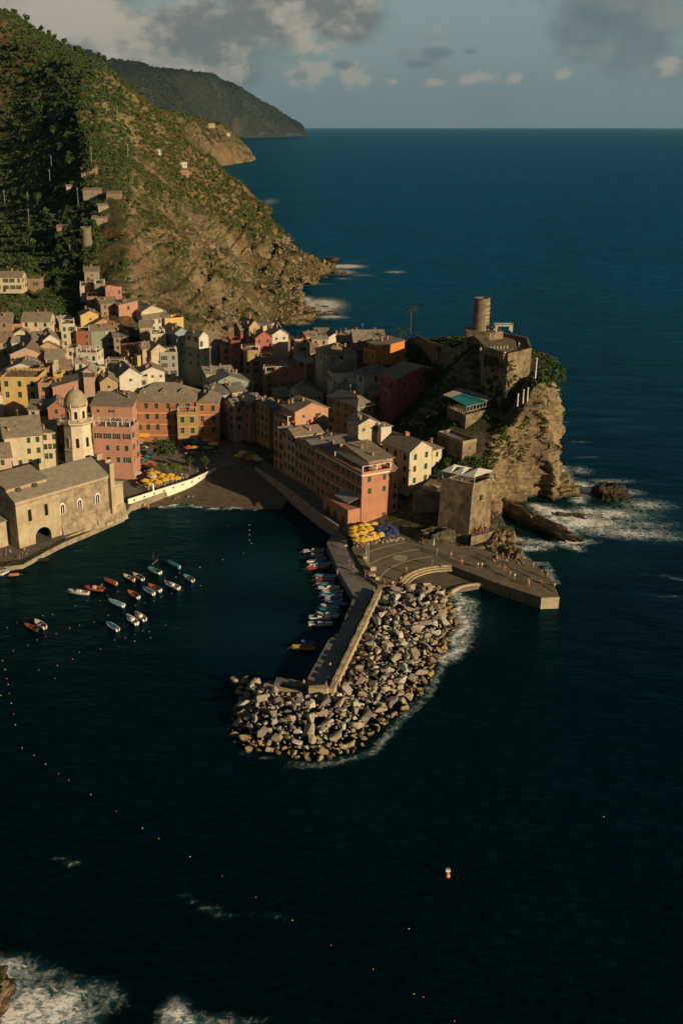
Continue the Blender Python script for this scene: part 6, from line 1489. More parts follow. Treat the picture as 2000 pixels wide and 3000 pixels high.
for k,x0,y0,x1,y1,wc,lb,hh in HH:
    if x0<900:
        p=on_hill(k,(x0+x1)/2,y1)
    else:
        p=atY(k,(x0+x1)/2,y1,2950 if x0<1000 else 3300)
    sc=(x1-x0)*KK[k][2]*(p.y*_c-(p.z-CH)*_s)/F;d_=min(sc*.6,6*(1 if x0<900 else 3))
    hh*=.8;sc*=.8;d_*=.8;wc={'grey':'stone','tan':'stone','cream':'tan','stone':'brown'}.get(wc,wc) if x0<700 else wc;r=empty('hill_house',(p.x,p.y-1,p.z-1.6),R(rnd.uniform(-5,25)),lb,'house');f=MB();f.box(-sc/2,sc/2,-d_/2,d_/2,-2,hh);f.build('wall',wallmat(wc),r)
    roof_mesh('s',sc,d_,.9,.3).build('roof',roofmat('slate' if wc!='white' else 'light'),r,(0,0,hh+.12))
    n=max(1,int(sc/3))
    for i in range(n): add_window(r,((i+.5)/n*sc-sc/2,-d_/2,hh-2.4),0,'s',None,'x')
# small watch tower
p=on_hill(1,403,1140);tw2=empty('watch_tower',(p.x,p.y-1,p.z-2),0,'small round watch tower with a crenellated top on the dark slope','tower')
f=MB();f.lathe([(2.9,0),(2.55,11.),(2.8,11.3),(2.8,12.2),(2.2,12.2),(2.2,11.2),(.1,11.2)],20)
for i in range(8): a=2*math.pi*i/8;f.box(2.45*math.cos(a)-.35,2.45*math.cos(a)+.35,2.45*math.sin(a)-.35,2.45*math.sin(a)+.35,12.2,13.)
f.build('shaft',M_round,tw2)
# poles
for i,(k,x,y0,y1,lb) in enumerate([(1,422,672,745,'above the stone terrace building'),(1,592,665,740,'on the rusty slope right of the rock outcrop'),(1,540,484,522,'highest on the green slope'),(1,495,488,522,'beside the highest one'),(1,244,715,780,'at the dark edge, upper one'),(1,235,775,860,'at the dark edge, lower one'),(1,361,862,945,'left of the long grey pillared house'),(1,26,875,960,'at the far left of the shaded slope'),(1,129,880,930,'in the shaded slope, upper one'),(1,140,958,1045,'in the shaded slope, lower one'),(1,745,685,730,'left of the sunlit hamlet'),(1,947,782,820,'near the seaward edge of the slope'),(2,535,362,520,'in the gully beside the cream villa')]):
    if k==1: p=on_hill(k,x,y1)
    else: p=at(k,x,y1,26)
    dep=p.y*_c-(p.z-CH)*_s;H_=(y1-y0)*KK[k][2]*dep/F/.95
    r=empty('pole',(p.x,p.y-1,p.z-.5),0,'slender pale pole '+lb,'pole');f=MB();f.tube([(0,0,0),(.0,0,H_)],[.13*dep/700,.09*dep/700],6);f.build('shaft',M_metal,r)
    f=MB();f.box(-.5,.5,-.05,.05,H_-1,H_-.9);f.box(-.35,.35,-.05,.05,H_-1.6,H_-1.5);f.build('crossarm',M_metal,r)
# agave spikes etc on the cliff: columnar cactus
for x,y,hh,lb in((1225,745,3.6,'tallest pale column post standing in the cliff scrub'),(1130,935,1.6,'short pale post in the cliff scrub, middle one'),(1163,920,1.6,'short pale post in the cliff scrub, right one'),(1088,958,1.3,'short pale post in the cliff scrub, left one')):
    p=atY(7,x,y,299);r=empty('fence_post',(p.x,p.y,p.z),0,lb,'post');f=MB();f.tube([(0,0,-2.5),(0,0,hh)],[.2,.16],6);f.build('shaft',M_white,r);f=MB();f.box(-.24,.24,-.24,.24,hh,hh+.12);f.build('cap',M_white,r)
# ================================================================ umbrellas, tables, chairs
def canopy_mesh(r,h,m,n=8,sag=.12):
    f=MB();top=(0,0,h);V=[top];
    for k in range(2*n):
        a=2*math.pi*k/(2*n);rr=r*(1 if k%2==0 else .93);V.append((rr*math.cos(a),rr*math.sin(a),h-.62-(0 if k%2==0 else -.02)))
    mid=[]
    f.v=[tuple(v) for v in V]
    for k in range(2*n): f.f.append((0,1+k,1+(k+1)%(2*n)))
    b=len(f.v)
    for k in range(2*n): x,y,z=V[1+k];f.v.append((x*1.005,y*1.005,z-.2))
    for k in range(2*n): f.f.append((1+k,b+k,b+(k+1)%(2*n),1+(k+1)%(2*n)))
    f.poly([(x*.995,y*.995,z-.03) for x,y,z in V],[(0,1+(k+1)%(2*n),1+k) for k in range(2*n)])
    return f.mesh('canopy',m)
def umat(n,c): return mat('canvas_'+n,c,tuple(x*.82 for x in c),1.2,.85,obj=False)
UC=dict(yellow=(.72,.42,.04),gold=(.78,.50,.12),blue=(.035,.055,.16),red=(.45,.09,.035),orange=(.55,.19,.05),teal=(.02,.13,.13),white=(.62,.58,.5),cream=(.55,.45,.32),brown=(.30,.15,.08),navy=(.02,.05,.12))
_um={}
f=MB();f.tube([(0,0,0),(0,0,2.75)],.035,6);f.box(-.3,.3,-.3,.3,0,.08);um_pole=f.mesh('pole',M_metal)
def umbrella(p,c,label,group=None,r=1.55,h=2.7,s=1.):
    key=(c,r)
    if key not in _um:_um[key]=canopy_mesh(r,h,umat(c,UC[c]))
    o=empty('umbrella',p,rnd.uniform(0,.7),label,'umbrella',group);o.scale=(s,)*3
    inst('canopy',_um[key],o);inst('pole',um_pole,o);return o
ylw=[(265,1455),(300,1490),(330,1405),(395,1470),(350,1450),(430,1420),(465,1445),(500,1425),(540,1430),(585,1430),(440,1400),(520,1400),(330,1380),(375,1375)]
for x,y in ylw: umbrella(at(5,x,y+25,3.2),'yellow','round yellow cafe umbrella packed behind the white beach wall','yellow umbrellas behind the beach wall')
umbrella(at(5,350,1440,3.2),'white','single white umbrella among the yellow ones behind the beach wall')
umbrella(at(5,170,1400,3.6),'cream','square cream awning umbrella at the foot of the rosy house',r=2.0)
for x,y,c,lb in((215,1040,'brown','brown umbrella highest beside the rosy house'),(250,1115,'cream','cream umbrella below the brown ones beside the square tree'),(205,1065,'brown','second brown umbrella beside the rosy house'),(240,1165,'teal','dark teal umbrella left of the square tree, upper'),(200,1195,'red','red umbrella beside the teal ones, upper'),(290,1200,'teal','dark teal umbrella left of the square tree, lower'),(215,1235,'orange','orange umbrella beside the teal ones'),(250,1250,'teal','teal umbrella next to the orange one'),(250,1285,'red','red umbrella of the lowest red row, left'),(310,1275,'orange','orange red umbrella of the lowest red row, middle'),(345,1290,'red','red umbrella of the lowest red row, right'),(335,1350,'brown','brown umbrella just above the yellow ones')):
    umbrella(at(5,x,y+22,3.4),c,lb)
for x,y,c,r,lb in((715,1050,'navy',2.6,'large dark blue umbrella left before the palace'),(835,1070,'navy',2.6,'large dark blue umbrella middle before the palace'),(905,1035,'orange',2.4,'large brownish orange umbrella before the palace'),(705,1110,'red',1.8,'red umbrella at the lower left before the palace'),(770,1110,'yellow',1.7,'yellow umbrella before the palace, left'),(960,1075,'yellow',1.9,'yellow umbrella before the palace, right'),(900,1115,'teal',2.0,'teal umbrella before the palace'),(780,1060,'teal',2.0,'dark teal umbrella between the two blue ones')):
    umbrella(at(5,x,y+25,3.5),c,lb,r=r)
for x,y,c,lb in((1220,1200,'yellow','yellow umbrella at the quay corner, far left'),(1260,1170,'cream','cream umbrella at the quay corner'),(1285,1200,'red','red umbrella at the quay corner'),(1335,1230,'orange','orange umbrella at the quay corner'),(1385,1215,'yellow','yellow umbrella at the quay corner, right'),(1415,1240,'cream','pale umbrella at the quay corner, right end')):
    umbrella(at(5,x,y+20,3.4),c,lb)
for i,(x,y) in enumerate([(270,335),(270,370),(275,400),(330,320),(375,310),(345,345),(405,340),(330,385),(375,375),(370,420),(440,390),(450,420),(300,440),(345,445),(400,430),(515,395),(450,300)]):
    umbrella(at(9,x,y+28,3.05),'gold' if i in(4,7,8,9,10,11,14,15,16) else 'yellow','round golden yellow umbrella crowded on the plaza beside the terracotta house','yellow umbrellas on the plaza',r=1.65)
for x,y in((480,330),(530,310),(580,320),(620,345),(550,350),(600,375),(640,385),(575,395),(510,345),(630,360)):
    umbrella(at(9,x,y+28,3.05),'blue','dark blue umbrella crowded right of the yellow ones on the plaza','blue umbrellas on the plaza',r=1.55)
umbrella(at(7,735,715,31),'white','lone pale umbrella in the dark castle garden')
# closed umbrella
p=at(9,1000,487,3);r=empty('closed_umbrella',p,0,'closed cream umbrella standing at the plaza edge','umbrella');f=MB();f.lathe([(.05,.7),(.26,.9),(.2,1.8),(.05,2.9)],8);f.build('canopy',umat('cream',UC['cream']),r);f=MB();f.tube([(0,0,0),(0,0,3)],.035,6);f.build('pole',M_metal,r)
# tables and chairs
f=MB();f.box(-.42,.42,-.42,.42,.72,.76);tt=f.mesh('table_top',mat('table_white',(.6,.56,.5),None,2,.6));f=MB();f.tube([(0,0,0),(0,0,.72)],.04,6);f.box(-.25,.25,-.25,.25,0,.03);tl=f.mesh('leg',M_dkmetal)
f=MB();f.box(-.22,.22,-.22,.22,.43,.47);cs=f.mesh('seat',M_white);f=MB();f.box(-.22,.22,.19,.23,.47,.92);cb=f.mesh('backrest',M_white);f=MB();f.box(-.02,.02,-.02,.02,0,.43);cl=f.mesh('leg',M_white)
def chair(p,rz,label,group):
    r=empty('cafe_chair',p,rz,label,'chair',group);inst('seat',cs,r);inst('backrest',cb,r)
    for a,b in((-.19,-.19),(.19,-.19),(.19,.19),(-.19,.19)): inst('leg',cl,r,(a,b,0))
def table(p,label,group):
    r=empty('cafe_table',p,rnd.uniform(0,1.5),label,'table',group);inst('table_top',tt,r);inst('leg',tl,r)
for a,b,n,z in((XY(9,290,455,3),XY(9,640,425,3),9,3.005),(XY(9,560,440,3),XY(9,700,415,3),3,3.005)):
    for i in range(n):
        q_=Vector(a).lerp(Vector(b),i/max(1,n-1));table((q_.x,q_.y,z),'small pale table at the open edge of the plaza umbrellas','tables at the plaza umbrellas')
        for s in(-1,1): chair((q_.x+s*.6,q_.y-.1,z),s*math.pi/2*-1,'white chair at the open edge of the plaza umbrellas','chairs at the plaza umbrellas')
for i in range(12):
    q_=Vector(XY(5,300,1520,3.2)).lerp(Vector(XY(5,690,1410,3.2)),i/11)+Vector((-.8,1.2));table((q_.x,q_.y,3.2),'small table at the yellow umbrellas above the beach','tables above the beach');chair((q_.x+.6,q_.y,3.2),-1.57,'white chair at the yellow umbrellas above the beach','chairs above the beach')
for i in range(7):
    q_=Vector(XY(5,680,1160,3.6)).lerp(Vector(XY(5,1035,1135,3.6)),i/6);table((q_.x,q_.y,3.55),'white clothed table in front of the palace umbrellas','tables before the palace')
for i in range(8):
    q_=e1*(.08+.12*i)+e2*.12+Vector((r0.x,r0.y,27.5));table(tuple(q_),'small table along the glazed railing of the cliff restaurant','tables of the cliff restaurant')
for i in range(10):
    q_=Vector((ba.x,ba.y,19.2))+eyn*(1.+i*.9)+exn*.8;table((q_.x,q_.y,19.2),'pale table along the parapet of the bastion terrace','tables of the bastion terrace')
# flag poles on the plaza corner
for i,(x,y0,y1) in enumerate(((378,455,620),(390,455,630),(403,455,655))):
    p=at(9,x,y1,3);dep=p.y*_c-(p.z-CH)*_s;H_=(y1-y0)*KK[9][2]*dep/F/.9
    r=empty('flagpole',p,0,['left','middle','right'][i]+' one of three thin flagpoles at the plaza corner','flagpole','flagpoles');f=MB();f.tube([(0,0,0),(0,0,H_)],[.07,.04],6);f.build('shaft',M_metal,r);f=MB();f.lathe([(.09,H_),(.1,H_+.1),(.02,H_+.2)],8);f.build('finial',M_metal,r)
# plaza corner blocks
for k,x,y,s_,lb in((9,440,690,(1.6,1.1,.9),'square stone bench block with red things by the pier corner'),(9,430,745,(1.8,1.2,.5),'low stone block at the pier corner'),(9,480,775,(1.,.8,.6),'small stone block where the pier meets the plaza'),(9,370,585,(1.2,.9,.6),'stone block at the foot of the flagpoles')):
    p=at(k,x,y,3);f=MB();f.box(-s_[0]/2,s_[0]/2,-s_[1]/2,s_[1]/2,0,s_[2]);f.box(-s_[0]/2-.06,s_[0]/2+.06,-s_[1]/2-.06,s_[1]/2+.06,s_[2],s_[2]+.1);tag(f.build('stone_block',M_step,None,p,.4),lb,'block')
# ================================================================ boats
def paint(n,c): return mat('boat_'+n,c,tuple(x*.85 for x in c),2,.45,spec=.4)
BC=dict(white=(.66,.63,.56),red=(.34,.06,.035),orange=(.45,.16,.03),blue=(.03,.14,.26),teal=(.03,.20,.24),navy=(.03,.06,.13),yellow=(.55,.42,.03),grey=(.35,.35,.34),wood=(.28,.15,.06),cream=(.58,.50,.36),cyan=(.12,.38,.44),dark=(.05,.05,.05),brown=(.17,.09,.05))
_hm={}
def hull_mesh(L,W,D,m,rim,inn,transom=True,fat=.0):
    key=(L,W,D,m,rim,inn,transom)
    if key in _hm:return _hm[key]
    n=13;st=[]
    for i in range(n):
        t=i/(n-1);x=-L/2+L*t
        if transom: w=W/2*(.72+.28*math.sin(min(1,t/.45)*math.pi/2)) if t<.45 else W/2*max(.02,(1-((t-.45)/.55)**2.3))
        else: w=W/2*max(.02,math.sin(math.pi*(.04+.92*t))**.62)
        sh=D*(1+.35*(2*t-1)**2*(1.2 if t>.5 else .5));st.append((x,w,sh))
    f=MB();prof=lambda w,s:[(w,s),(w*.93,s*.45),(w*.62,-.05),(0,-.16),(-w*.62,-.05),(-w*.93,s*.45),(-w,s)]
    for x,w,s in st: f.v+=[(x,y,z) for y,z in prof(w,s)]
    for i in range(n-1):
        for k in range(6): a=i*7+k;f.f.append((a,a+1,a+8,a+7))
    f.f.append(tuple(range(7)))
    no=len(f.f);b0=len(f.v)
    for x,w,s in st:
        wi=max(.01,w-.10);f.v+=[(x*.97,wi,s),(x*.97,wi*.85,.16),(x*.97,-wi*.85,.16),(x*.97,-wi,s)]
    for i in range(n-1):
        for k in range(3): a=b0+i*4+k;f.f.append((a,a+4,a+5,a+1))
    f.f.append((b0,b0+1,b0+2,b0+3));ni=len(f.f)
    r0_=len(f.v)
    for x,w,s in st: f.v+=[(x*1.01,w+.05,s-.06),(x*1.01,w+.05,s+.05),(x*.965,max(0,w-.11),s+.05),(x*.965,-max(0,w-.11),s+.05),(x*1.01,-w-.05,s+.05),(x*1.01,-w-.05,s-.06)]
    for i in range(n-1):
        for k in(0,1,3,4): a=r0_+i*6+k;f.f.append((a,a+1,a+7,a+6))
    f.f.append((r0_+1,r0_+2,r0_+3,r0_+4))
    me=f.mesh('hull',[paint(m,BC[m]),paint(inn,BC[inn]),paint(rim,BC[rim])])
    for i,p in enumerate(me.polygons): p.material_index=0 if i<no else (1 if i<ni else 2)
    _hm[key]=(me,st);return _hm[key]
def boat(pos_,ang,L,W,hullc,rim,inn,label,group,kind='open',cover=None,transom=True,motor=True,D=.62):
    me,st=hull_mesh(L,W,D,hullc,rim,inn,transom);r=empty({'open':'rowing_boat','cover':'covered_boat','motor':'motor_boat','rib':'inflatable_boat','sail':'sailing_boat'}[kind],(pos_.x,pos_.y,.02),ang,label,'boat',group);r.rotation_euler=(R(rnd.uniform(-2,2)),0,ang)
    inst('hull',me,r);rr=random.Random(label+str(pos_.x))
    if kind in('open','sail','motor'):
        for t in(-.28,0,.26):
            f=MB();w=W/2*.86;f.box(L*t-.13,L*t+.13,-w*.95,w*.95,.38,.43);f.build('bench',paint('wood' if rim!='white' else 'cream',BC['wood' if rim!='white' else 'cream']),r)
        if rr.random()<.6:
            f=MB()
            for s in(-1,1): f.tube([(-L*.3,s*.25,.5),(L*.3,s*.4,.52)],.03,5);f.box(L*.24,L*.34,s*.4-.07,s*.4+.07,.5,.54)
            f.build('oars',M_wood,r)
    if kind in('open','motor','rib','cover') :
        f=MB();f.poly([(L*.48,0,D*1.3),(L*.2,W*.4,D*1.1),(L*.2,-W*.4,D*1.1),(L*.48,0,D*1.2),(L*.2,W*.4,D*1.0),(L*.2,-W*.4,D*1.0)],((0,1,2),(3,5,4),(1,4,5,2)));f.build('foredeck',paint(rim,BC[rim]),r)
    if kind=='cover' or cover:
        f=MB();n=len(st);b=[]
        for x,w,s in st[1:-1]: f.v+=[(x,w+.06,s-.08),(x,w*.55,s+.2+.05*rr.random()),(x,0,s+.32+.08*rr.random()),(x,-w*.55,s+.2),(x,-w-.06,s-.08)]
        for i in range(n-3):
            for k in range(4): a=i*5+k;f.f.append((a,a+5,a+6,a+1))
        f.f.append((0,1,2,3,4));a=(n-3)*5;f.f.append((a+4,a+3,a+2,a+1,a));f.build('cover',paint(cover or 'blue',BC[cover or 'blue']),r)
    if kind=='motor':
        f=MB();f.box(-L*.12,L*.08,-W*.28,W*.28,.3,1.0);f.build('console',paint('white',BC['white']),r)
        f=MB();f.poly([(L*.08,-W*.3,1.0),(L*.08,W*.3,1.0),(-.02,W*.27,1.45),(-.02,-W*.27,1.45),(L*.08+.03,-W*.3,1.0),(L*.08+.03,W*.3,1.0),(.01,W*.27,1.45),(.01,-W*.27,1.45)],((3,2,1,0),(4,5,6,7),(0,1,5,4),(2,3,7,6)));f.build('windscreen',M_glass,r)
    if kind=='rib':
        f=MB();P=[(-L*.5,W*.42,.45),(0,W*.46,.5),(L*.3,W*.36,.55),(L*.46,W*.12,.62),(L*.48,0,.63),(L*.46,-W*.12,.62),(L*.3,-W*.36,.55),(0,-W*.46,.5),(-L*.5,-W*.42,.45)];f.tube(P,.27,8);f.build('tube',paint(hullc,BC[hullc]),r)
        f=MB();f.tube([(-L*.38,W*.33,.5),(-L*.42,W*.3,1.7),(-L*.42,-W*.3,1.7),(-L*.38,-W*.33,.5)],.045,6);f.build('roll_bar',M_metal,r);f=MB();f.box(-L*.1,L*.06,-.35,.35,.3,1.15);f.build('console',paint('cream',BC['cream']),r)
    if motor and transom:
        f=MB();f.box(-L/2-.3,-L/2-.02,-.14,.14,.45,.95);f.box(-L/2-.22,-L/2-.1,-.05,.05,-.3,.45);f.build('outboard_motor',paint('dark' if rr.random()<.5 else 'white',BC['dark' if rr.random()<.5 else 'white']),r)
    if kind=='sail':
        f=MB();f.tube([(L*.05,0,.3),(L*.05,0,5.6)],[.06,.035],6);f.build('mast',M_wood,r);f=MB();f.tube([(-L*.6,-.2,6.3),(L*.25,.1,1.6)],[.03,.05],6);f.build('yard',M_wood,r)
        f=MB();
        for a,b in (((L*.05,0,5.5),(L*.5,0,.9)),((L*.05,0,5.5),(-.2,W*.45,.7)),((L*.05,0,5.5),(-.2,-W*.45,.7)),((L*.05,0,5.2),(-L*.5,0,.8))): f.tube([a,b],.018,4)
        f.build('rigging',M_dkmetal,r);f=MB();f.tube([(-L*.3,0,3.9),(L*.15,.05,2.)],.09,6);f.build('furled_sail',paint('cream',BC['cream']),r)
    f=MB();f.tube([(L*.49,0,D*1.25),(L*.49+.7,.1,.2),(L*.49+1.3,.1,-.3)],.018,4);f.build('mooring_line',M_frame,r)
    return r
GB='boats moored in the bay';GPB='boats tied along the pier'
# crop 11: bow/stern picture points -> heading; (x0,y0) stern, (x1,y1) bow
BAY=[(345,605,160,565,1.5,'white','white','grey','motor','long white open motor boat moored leftmost of the main group',None),
(480,570,315,535,1.9,'red','red','brown','rib','red and white inflatable boat with a pale roll bar',None),
(600,520,490,462,1.6,'red','orange','red','cover','deep red covered boat above the inflatable','red'),
(762,485,668,422,1.5,'orange','white','brown','open','orange-nosed brown boat left of its cream twin',None),
(846,478,755,410,1.5,'white','cream','brown','open','cream rimmed open boat right of the orange-nosed one',None),
(1005,418,895,360,1.9,'white','cyan','teal','sail','pale sailing boat with a bare mast and slanting yard',None),
(1180,368,1070,298,1.5,'teal','blue','navy','cover','teal boat with a white bow moored right of the sailing boat','teal'),
(1305,490,1222,425,1.5,'white','cyan','grey','open','pale blue rimmed boat farthest right in the bay',None),
(1175,560,1045,488,1.7,'white','white','grey','motor','white open boat below the sailing boat',None),
(1005,582,895,512,1.6,'white','orange','brown','open','brown boat with an orange bow lashed to a blue-covered boat',None),
(945,612,848,538,1.5,'white','white','blue','cover','boat with a blue cover lashed to the orange-bowed one','blue'),
(805,645,708,570,1.6,'cream','orange','brown','open','golden brown open boat alone in the middle of the bay',None),
(668,722,532,652,1.6,'white','white','cyan','cover','white boat with a pale cyan cover left of centre','cyan'),
(790,885,700,795,1.8,'white','white','grey','motor','left of two white boats rafted together',None),
(862,850,775,770,1.7,'white','cream','grey','motor','right of two white boats rafted together',None),
(615,942,515,862,1.6,'white','white','teal','cover','bright blue and white boat lowest in the main group','blue')]
for x0,y0,x1,y1,W_,hc,rc,ic,kd,lb,cv in BAY:
    a=at(11,x0,y0-8,.2);b=at(11,x1,y1+8,.2);d=b-a;boat((a+b)/2,math.atan2(d.y,d.x),max(3.6,d.length),W_,hc,rc,ic,lb,GB,kd,cv)
for x0,y0,x1,y1,W_,hc,rc,ic,kd,lb,cv in [(625,1850,490,1735,1.7,'cream','white','brown','open','cream rimmed boat of the far left pair',None),(520,1880,345,1790,1.5,'dark','red','dark','open','dark boat with red trim of the far left pair',None),(0,1110,140,1020,2.2,'white','white','cream','motor','white boat carrying sunbathers below the left building',None)]:
    a=at(18,x0,y0-8,.2);b=at(18,x1,y1+8,.2);d=b-a;boat((a+b)/2,math.atan2(d.y,d.x),max(3.6,d.length),W_,hc,rc,ic,lb,GB,kd,cv)
PIERB=[(765,330,460,345,'white','cream','brown','motor','long white boat nearest the quay at the top of the pier row',None),
(770,405,585,405,'white','grey','grey','open','short white dinghy second from the top of the pier row',None),
(790,450,520,520,'white','cream','navy','cover','slanting white boat with dark covers third in the pier row','navy'),
(870,530,560,560,'white','white','blue','cover','white boat with a blue grey cover fourth in the pier row','blue'),
(855,590,520,605,'red','red','cream','open','red boat with white fenders fifth in the pier row',None),
(960,735,645,725,'cyan','white','teal','cover','turquoise covered boat first below the gap in the pier row','teal'),
(945,790,645,780,'red','red','grey','open','red trimmed boat just below the turquoise one',None),
(930,850,660,850,'white','cyan','blue','cover','blue covered boat with a red cushion in the pier row','blue'),
(1000,905,690,910,'white','white','cream','motor','plain white boat in the middle of the pier row',None),
(1070,965,750,970,'cyan','cream','grey','open','pale turquoise boat below the plain white one',None),
(1035,1030,730,1030,'navy','white','blue','cover','navy boat with white fenders in the pier row','blue'),
(1060,1095,790,1085,'white','grey','brown','open','small white boat between navy and bright blue ones',None),
(1135,1175,800,1130,'blue','blue','blue','cover','bright blue tarpaulined boat nearest the pier corner','blue'),
(1000,1220,730,1185,'cream','cream','grey','open','cream boat below the bright blue tarpaulined one',None),
(1000,1285,690,1245,'blue','teal','blue','cover','teal blue boat with coloured bundles in the pier row','teal'),
(985,1340,670,1300,'white','white','grey','motor','white boat partly behind the last two of the pier row',None),
(555,1360,885,1370,'white','white','blue','motor','white motor boat with a blue interior second last in the pier row',None),
(545,1460,910,1455,'white','white','teal','motor','white motor boat with a teal interior last in the pier row',None),
(640,1830,290,1815,'yellow','yellow','brown','open','long yellow wooden boat alone near the pier head',None),
(640,1770,430,1740,'navy','blue','navy','open','dark blue boat half hidden beside the yellow one',None)]
for x0,y0,x1,y1,hc,rc,ic,kd,lb,cv in PIERB:
    a=at(12,x0,y0,.3);b=at(12,x1,y1,.3);d=b-a;boat((a+b)/2,math.atan2(d.y,d.x),d.length,1.55,hc,rc,ic,lb,GPB,kd,cv,transom=kd!='open')
for x,y,c,lb in((195,1103,'orange','tiny orange kayak at the left shore'),):
    p=at(18,x,y,.2);boat(p,.2,2.6,.7,c,c,c,lb,None,'cover',c,False,False,.3)
# ================================================================ buoys
f=MB();f.lathe([(.02,-.3),(.22,-.15),(.28,.05),(.2,.25),(.06,.33)],10);BM={}
for n_b,c in dict(orange=(.75,.22,.06),red=(.6,.09,.04),white=(.8,.78,.7),yellow=(.7,.6,.12)).items(): BM[n_b]=f.mesh('float',mat('buoy_'+n_b,c,None,3,.5));BM[n_b].shade_smooth()
f=MB();f.lathe([(.05,.33),(.07,.42),(.03,.5)],6);ring_m=f.mesh('eyelet',M_metal)
def buoy(p,c,s=1.,label=None):
    r=empty('buoy',(p.x,p.y,.02),0,label or 'small %s mooring buoy floating on the dark water'%c,'buoy',None if label else '%s buoys'%c);r.scale=(s,)*3;inst('float',BM[c],r);inst('eyelet',ring_m,r)
for c,L in dict(orange=[(11,x,y) for x,y in((225,705),(14,783),(262,880),(172,908),(397,853),(47,960),(526,793),(585,1017),(262,1130),(198,1190),(455,1100),(683,1000),(1053,880),(60,1250),(614,575),(520,608),(697,567),(775,700),(1107,590),(841,933),(1178,400),(945,655),(1010,625))]+[(18,x,y) for x,y in((593,1662),(728,1645),(777,1910),(516,1993),(963,1835),(1100,1793),(390,2068),(188,2143),(1097,2165),(1004,2258),(797,2345),(42,2280))]+[(15,x,y) for x,y in((130,62),(365,94),(334,126),(265,156),(180,177),(255,215),(32,215),(44,283),(64,377),(270,652),(317,682),(730,950))]+[(16,375,1678),(16,145,1550)],
  red=[(11,333,655),(11,453,657),(11,857,678),(11,770,968),(11,1045,453),(11,1292,527),(11,1205,565),(11,1472,315),(18,633,1947),(18,1045,1527),(15,534,825),(15,1020,1122),(15,1175,1220),(15,1520,1440),(16,518,1788),(0,432,1197),(0,526,1207)],
  white=[(11,1367,348),(11,1373,518),(11,1148,440),(11,768,1028),(15,39,242),(15,54,329),(15,72,427),(15,210,608),(15,655,902),(15,873,1033),(16,1203,850),(16,309,1364),(0,573,1205),(0,573,1217),(0,573,1228),(0,573,1240),(0,578,1248),(0,512,1285),(0,560,1270),(0,460,1303)],
  yellow=[(11,915,995),(11,903,940),(18,105,1825),(18,242,1757),(15,13,133),(15,25,173),(15,6,293),(15,418,748),(15,157,568),(15,103,533),(15,1343,1325),(16,332,1663)]).items():
    for k,x,y in L: buoy(at(k,x,y,.1),c,.34)
p=at(16,487,1125,0);r=empty('marker_buoy',(p.x,p.y,0),0,'orange marker buoy with a pale box and top frame alone in the open water','buoy');f=MB();f.lathe([(.1,-.4),(.42,-.1),(.38,.3),(.15,.6),(.1,1.)],12);f.build('float',mat('buoy_orange',(.75,.22,.06)),r);f=MB();f.box(-.35,.35,-.25,.25,1.0,1.35);f.build('box',M_white,r);f=MB();f.tube([(-.3,0,1.35),(0,0,2.),(.3,0,1.35)],.05,5);f.build('top_frame',M_dkmetal,r)
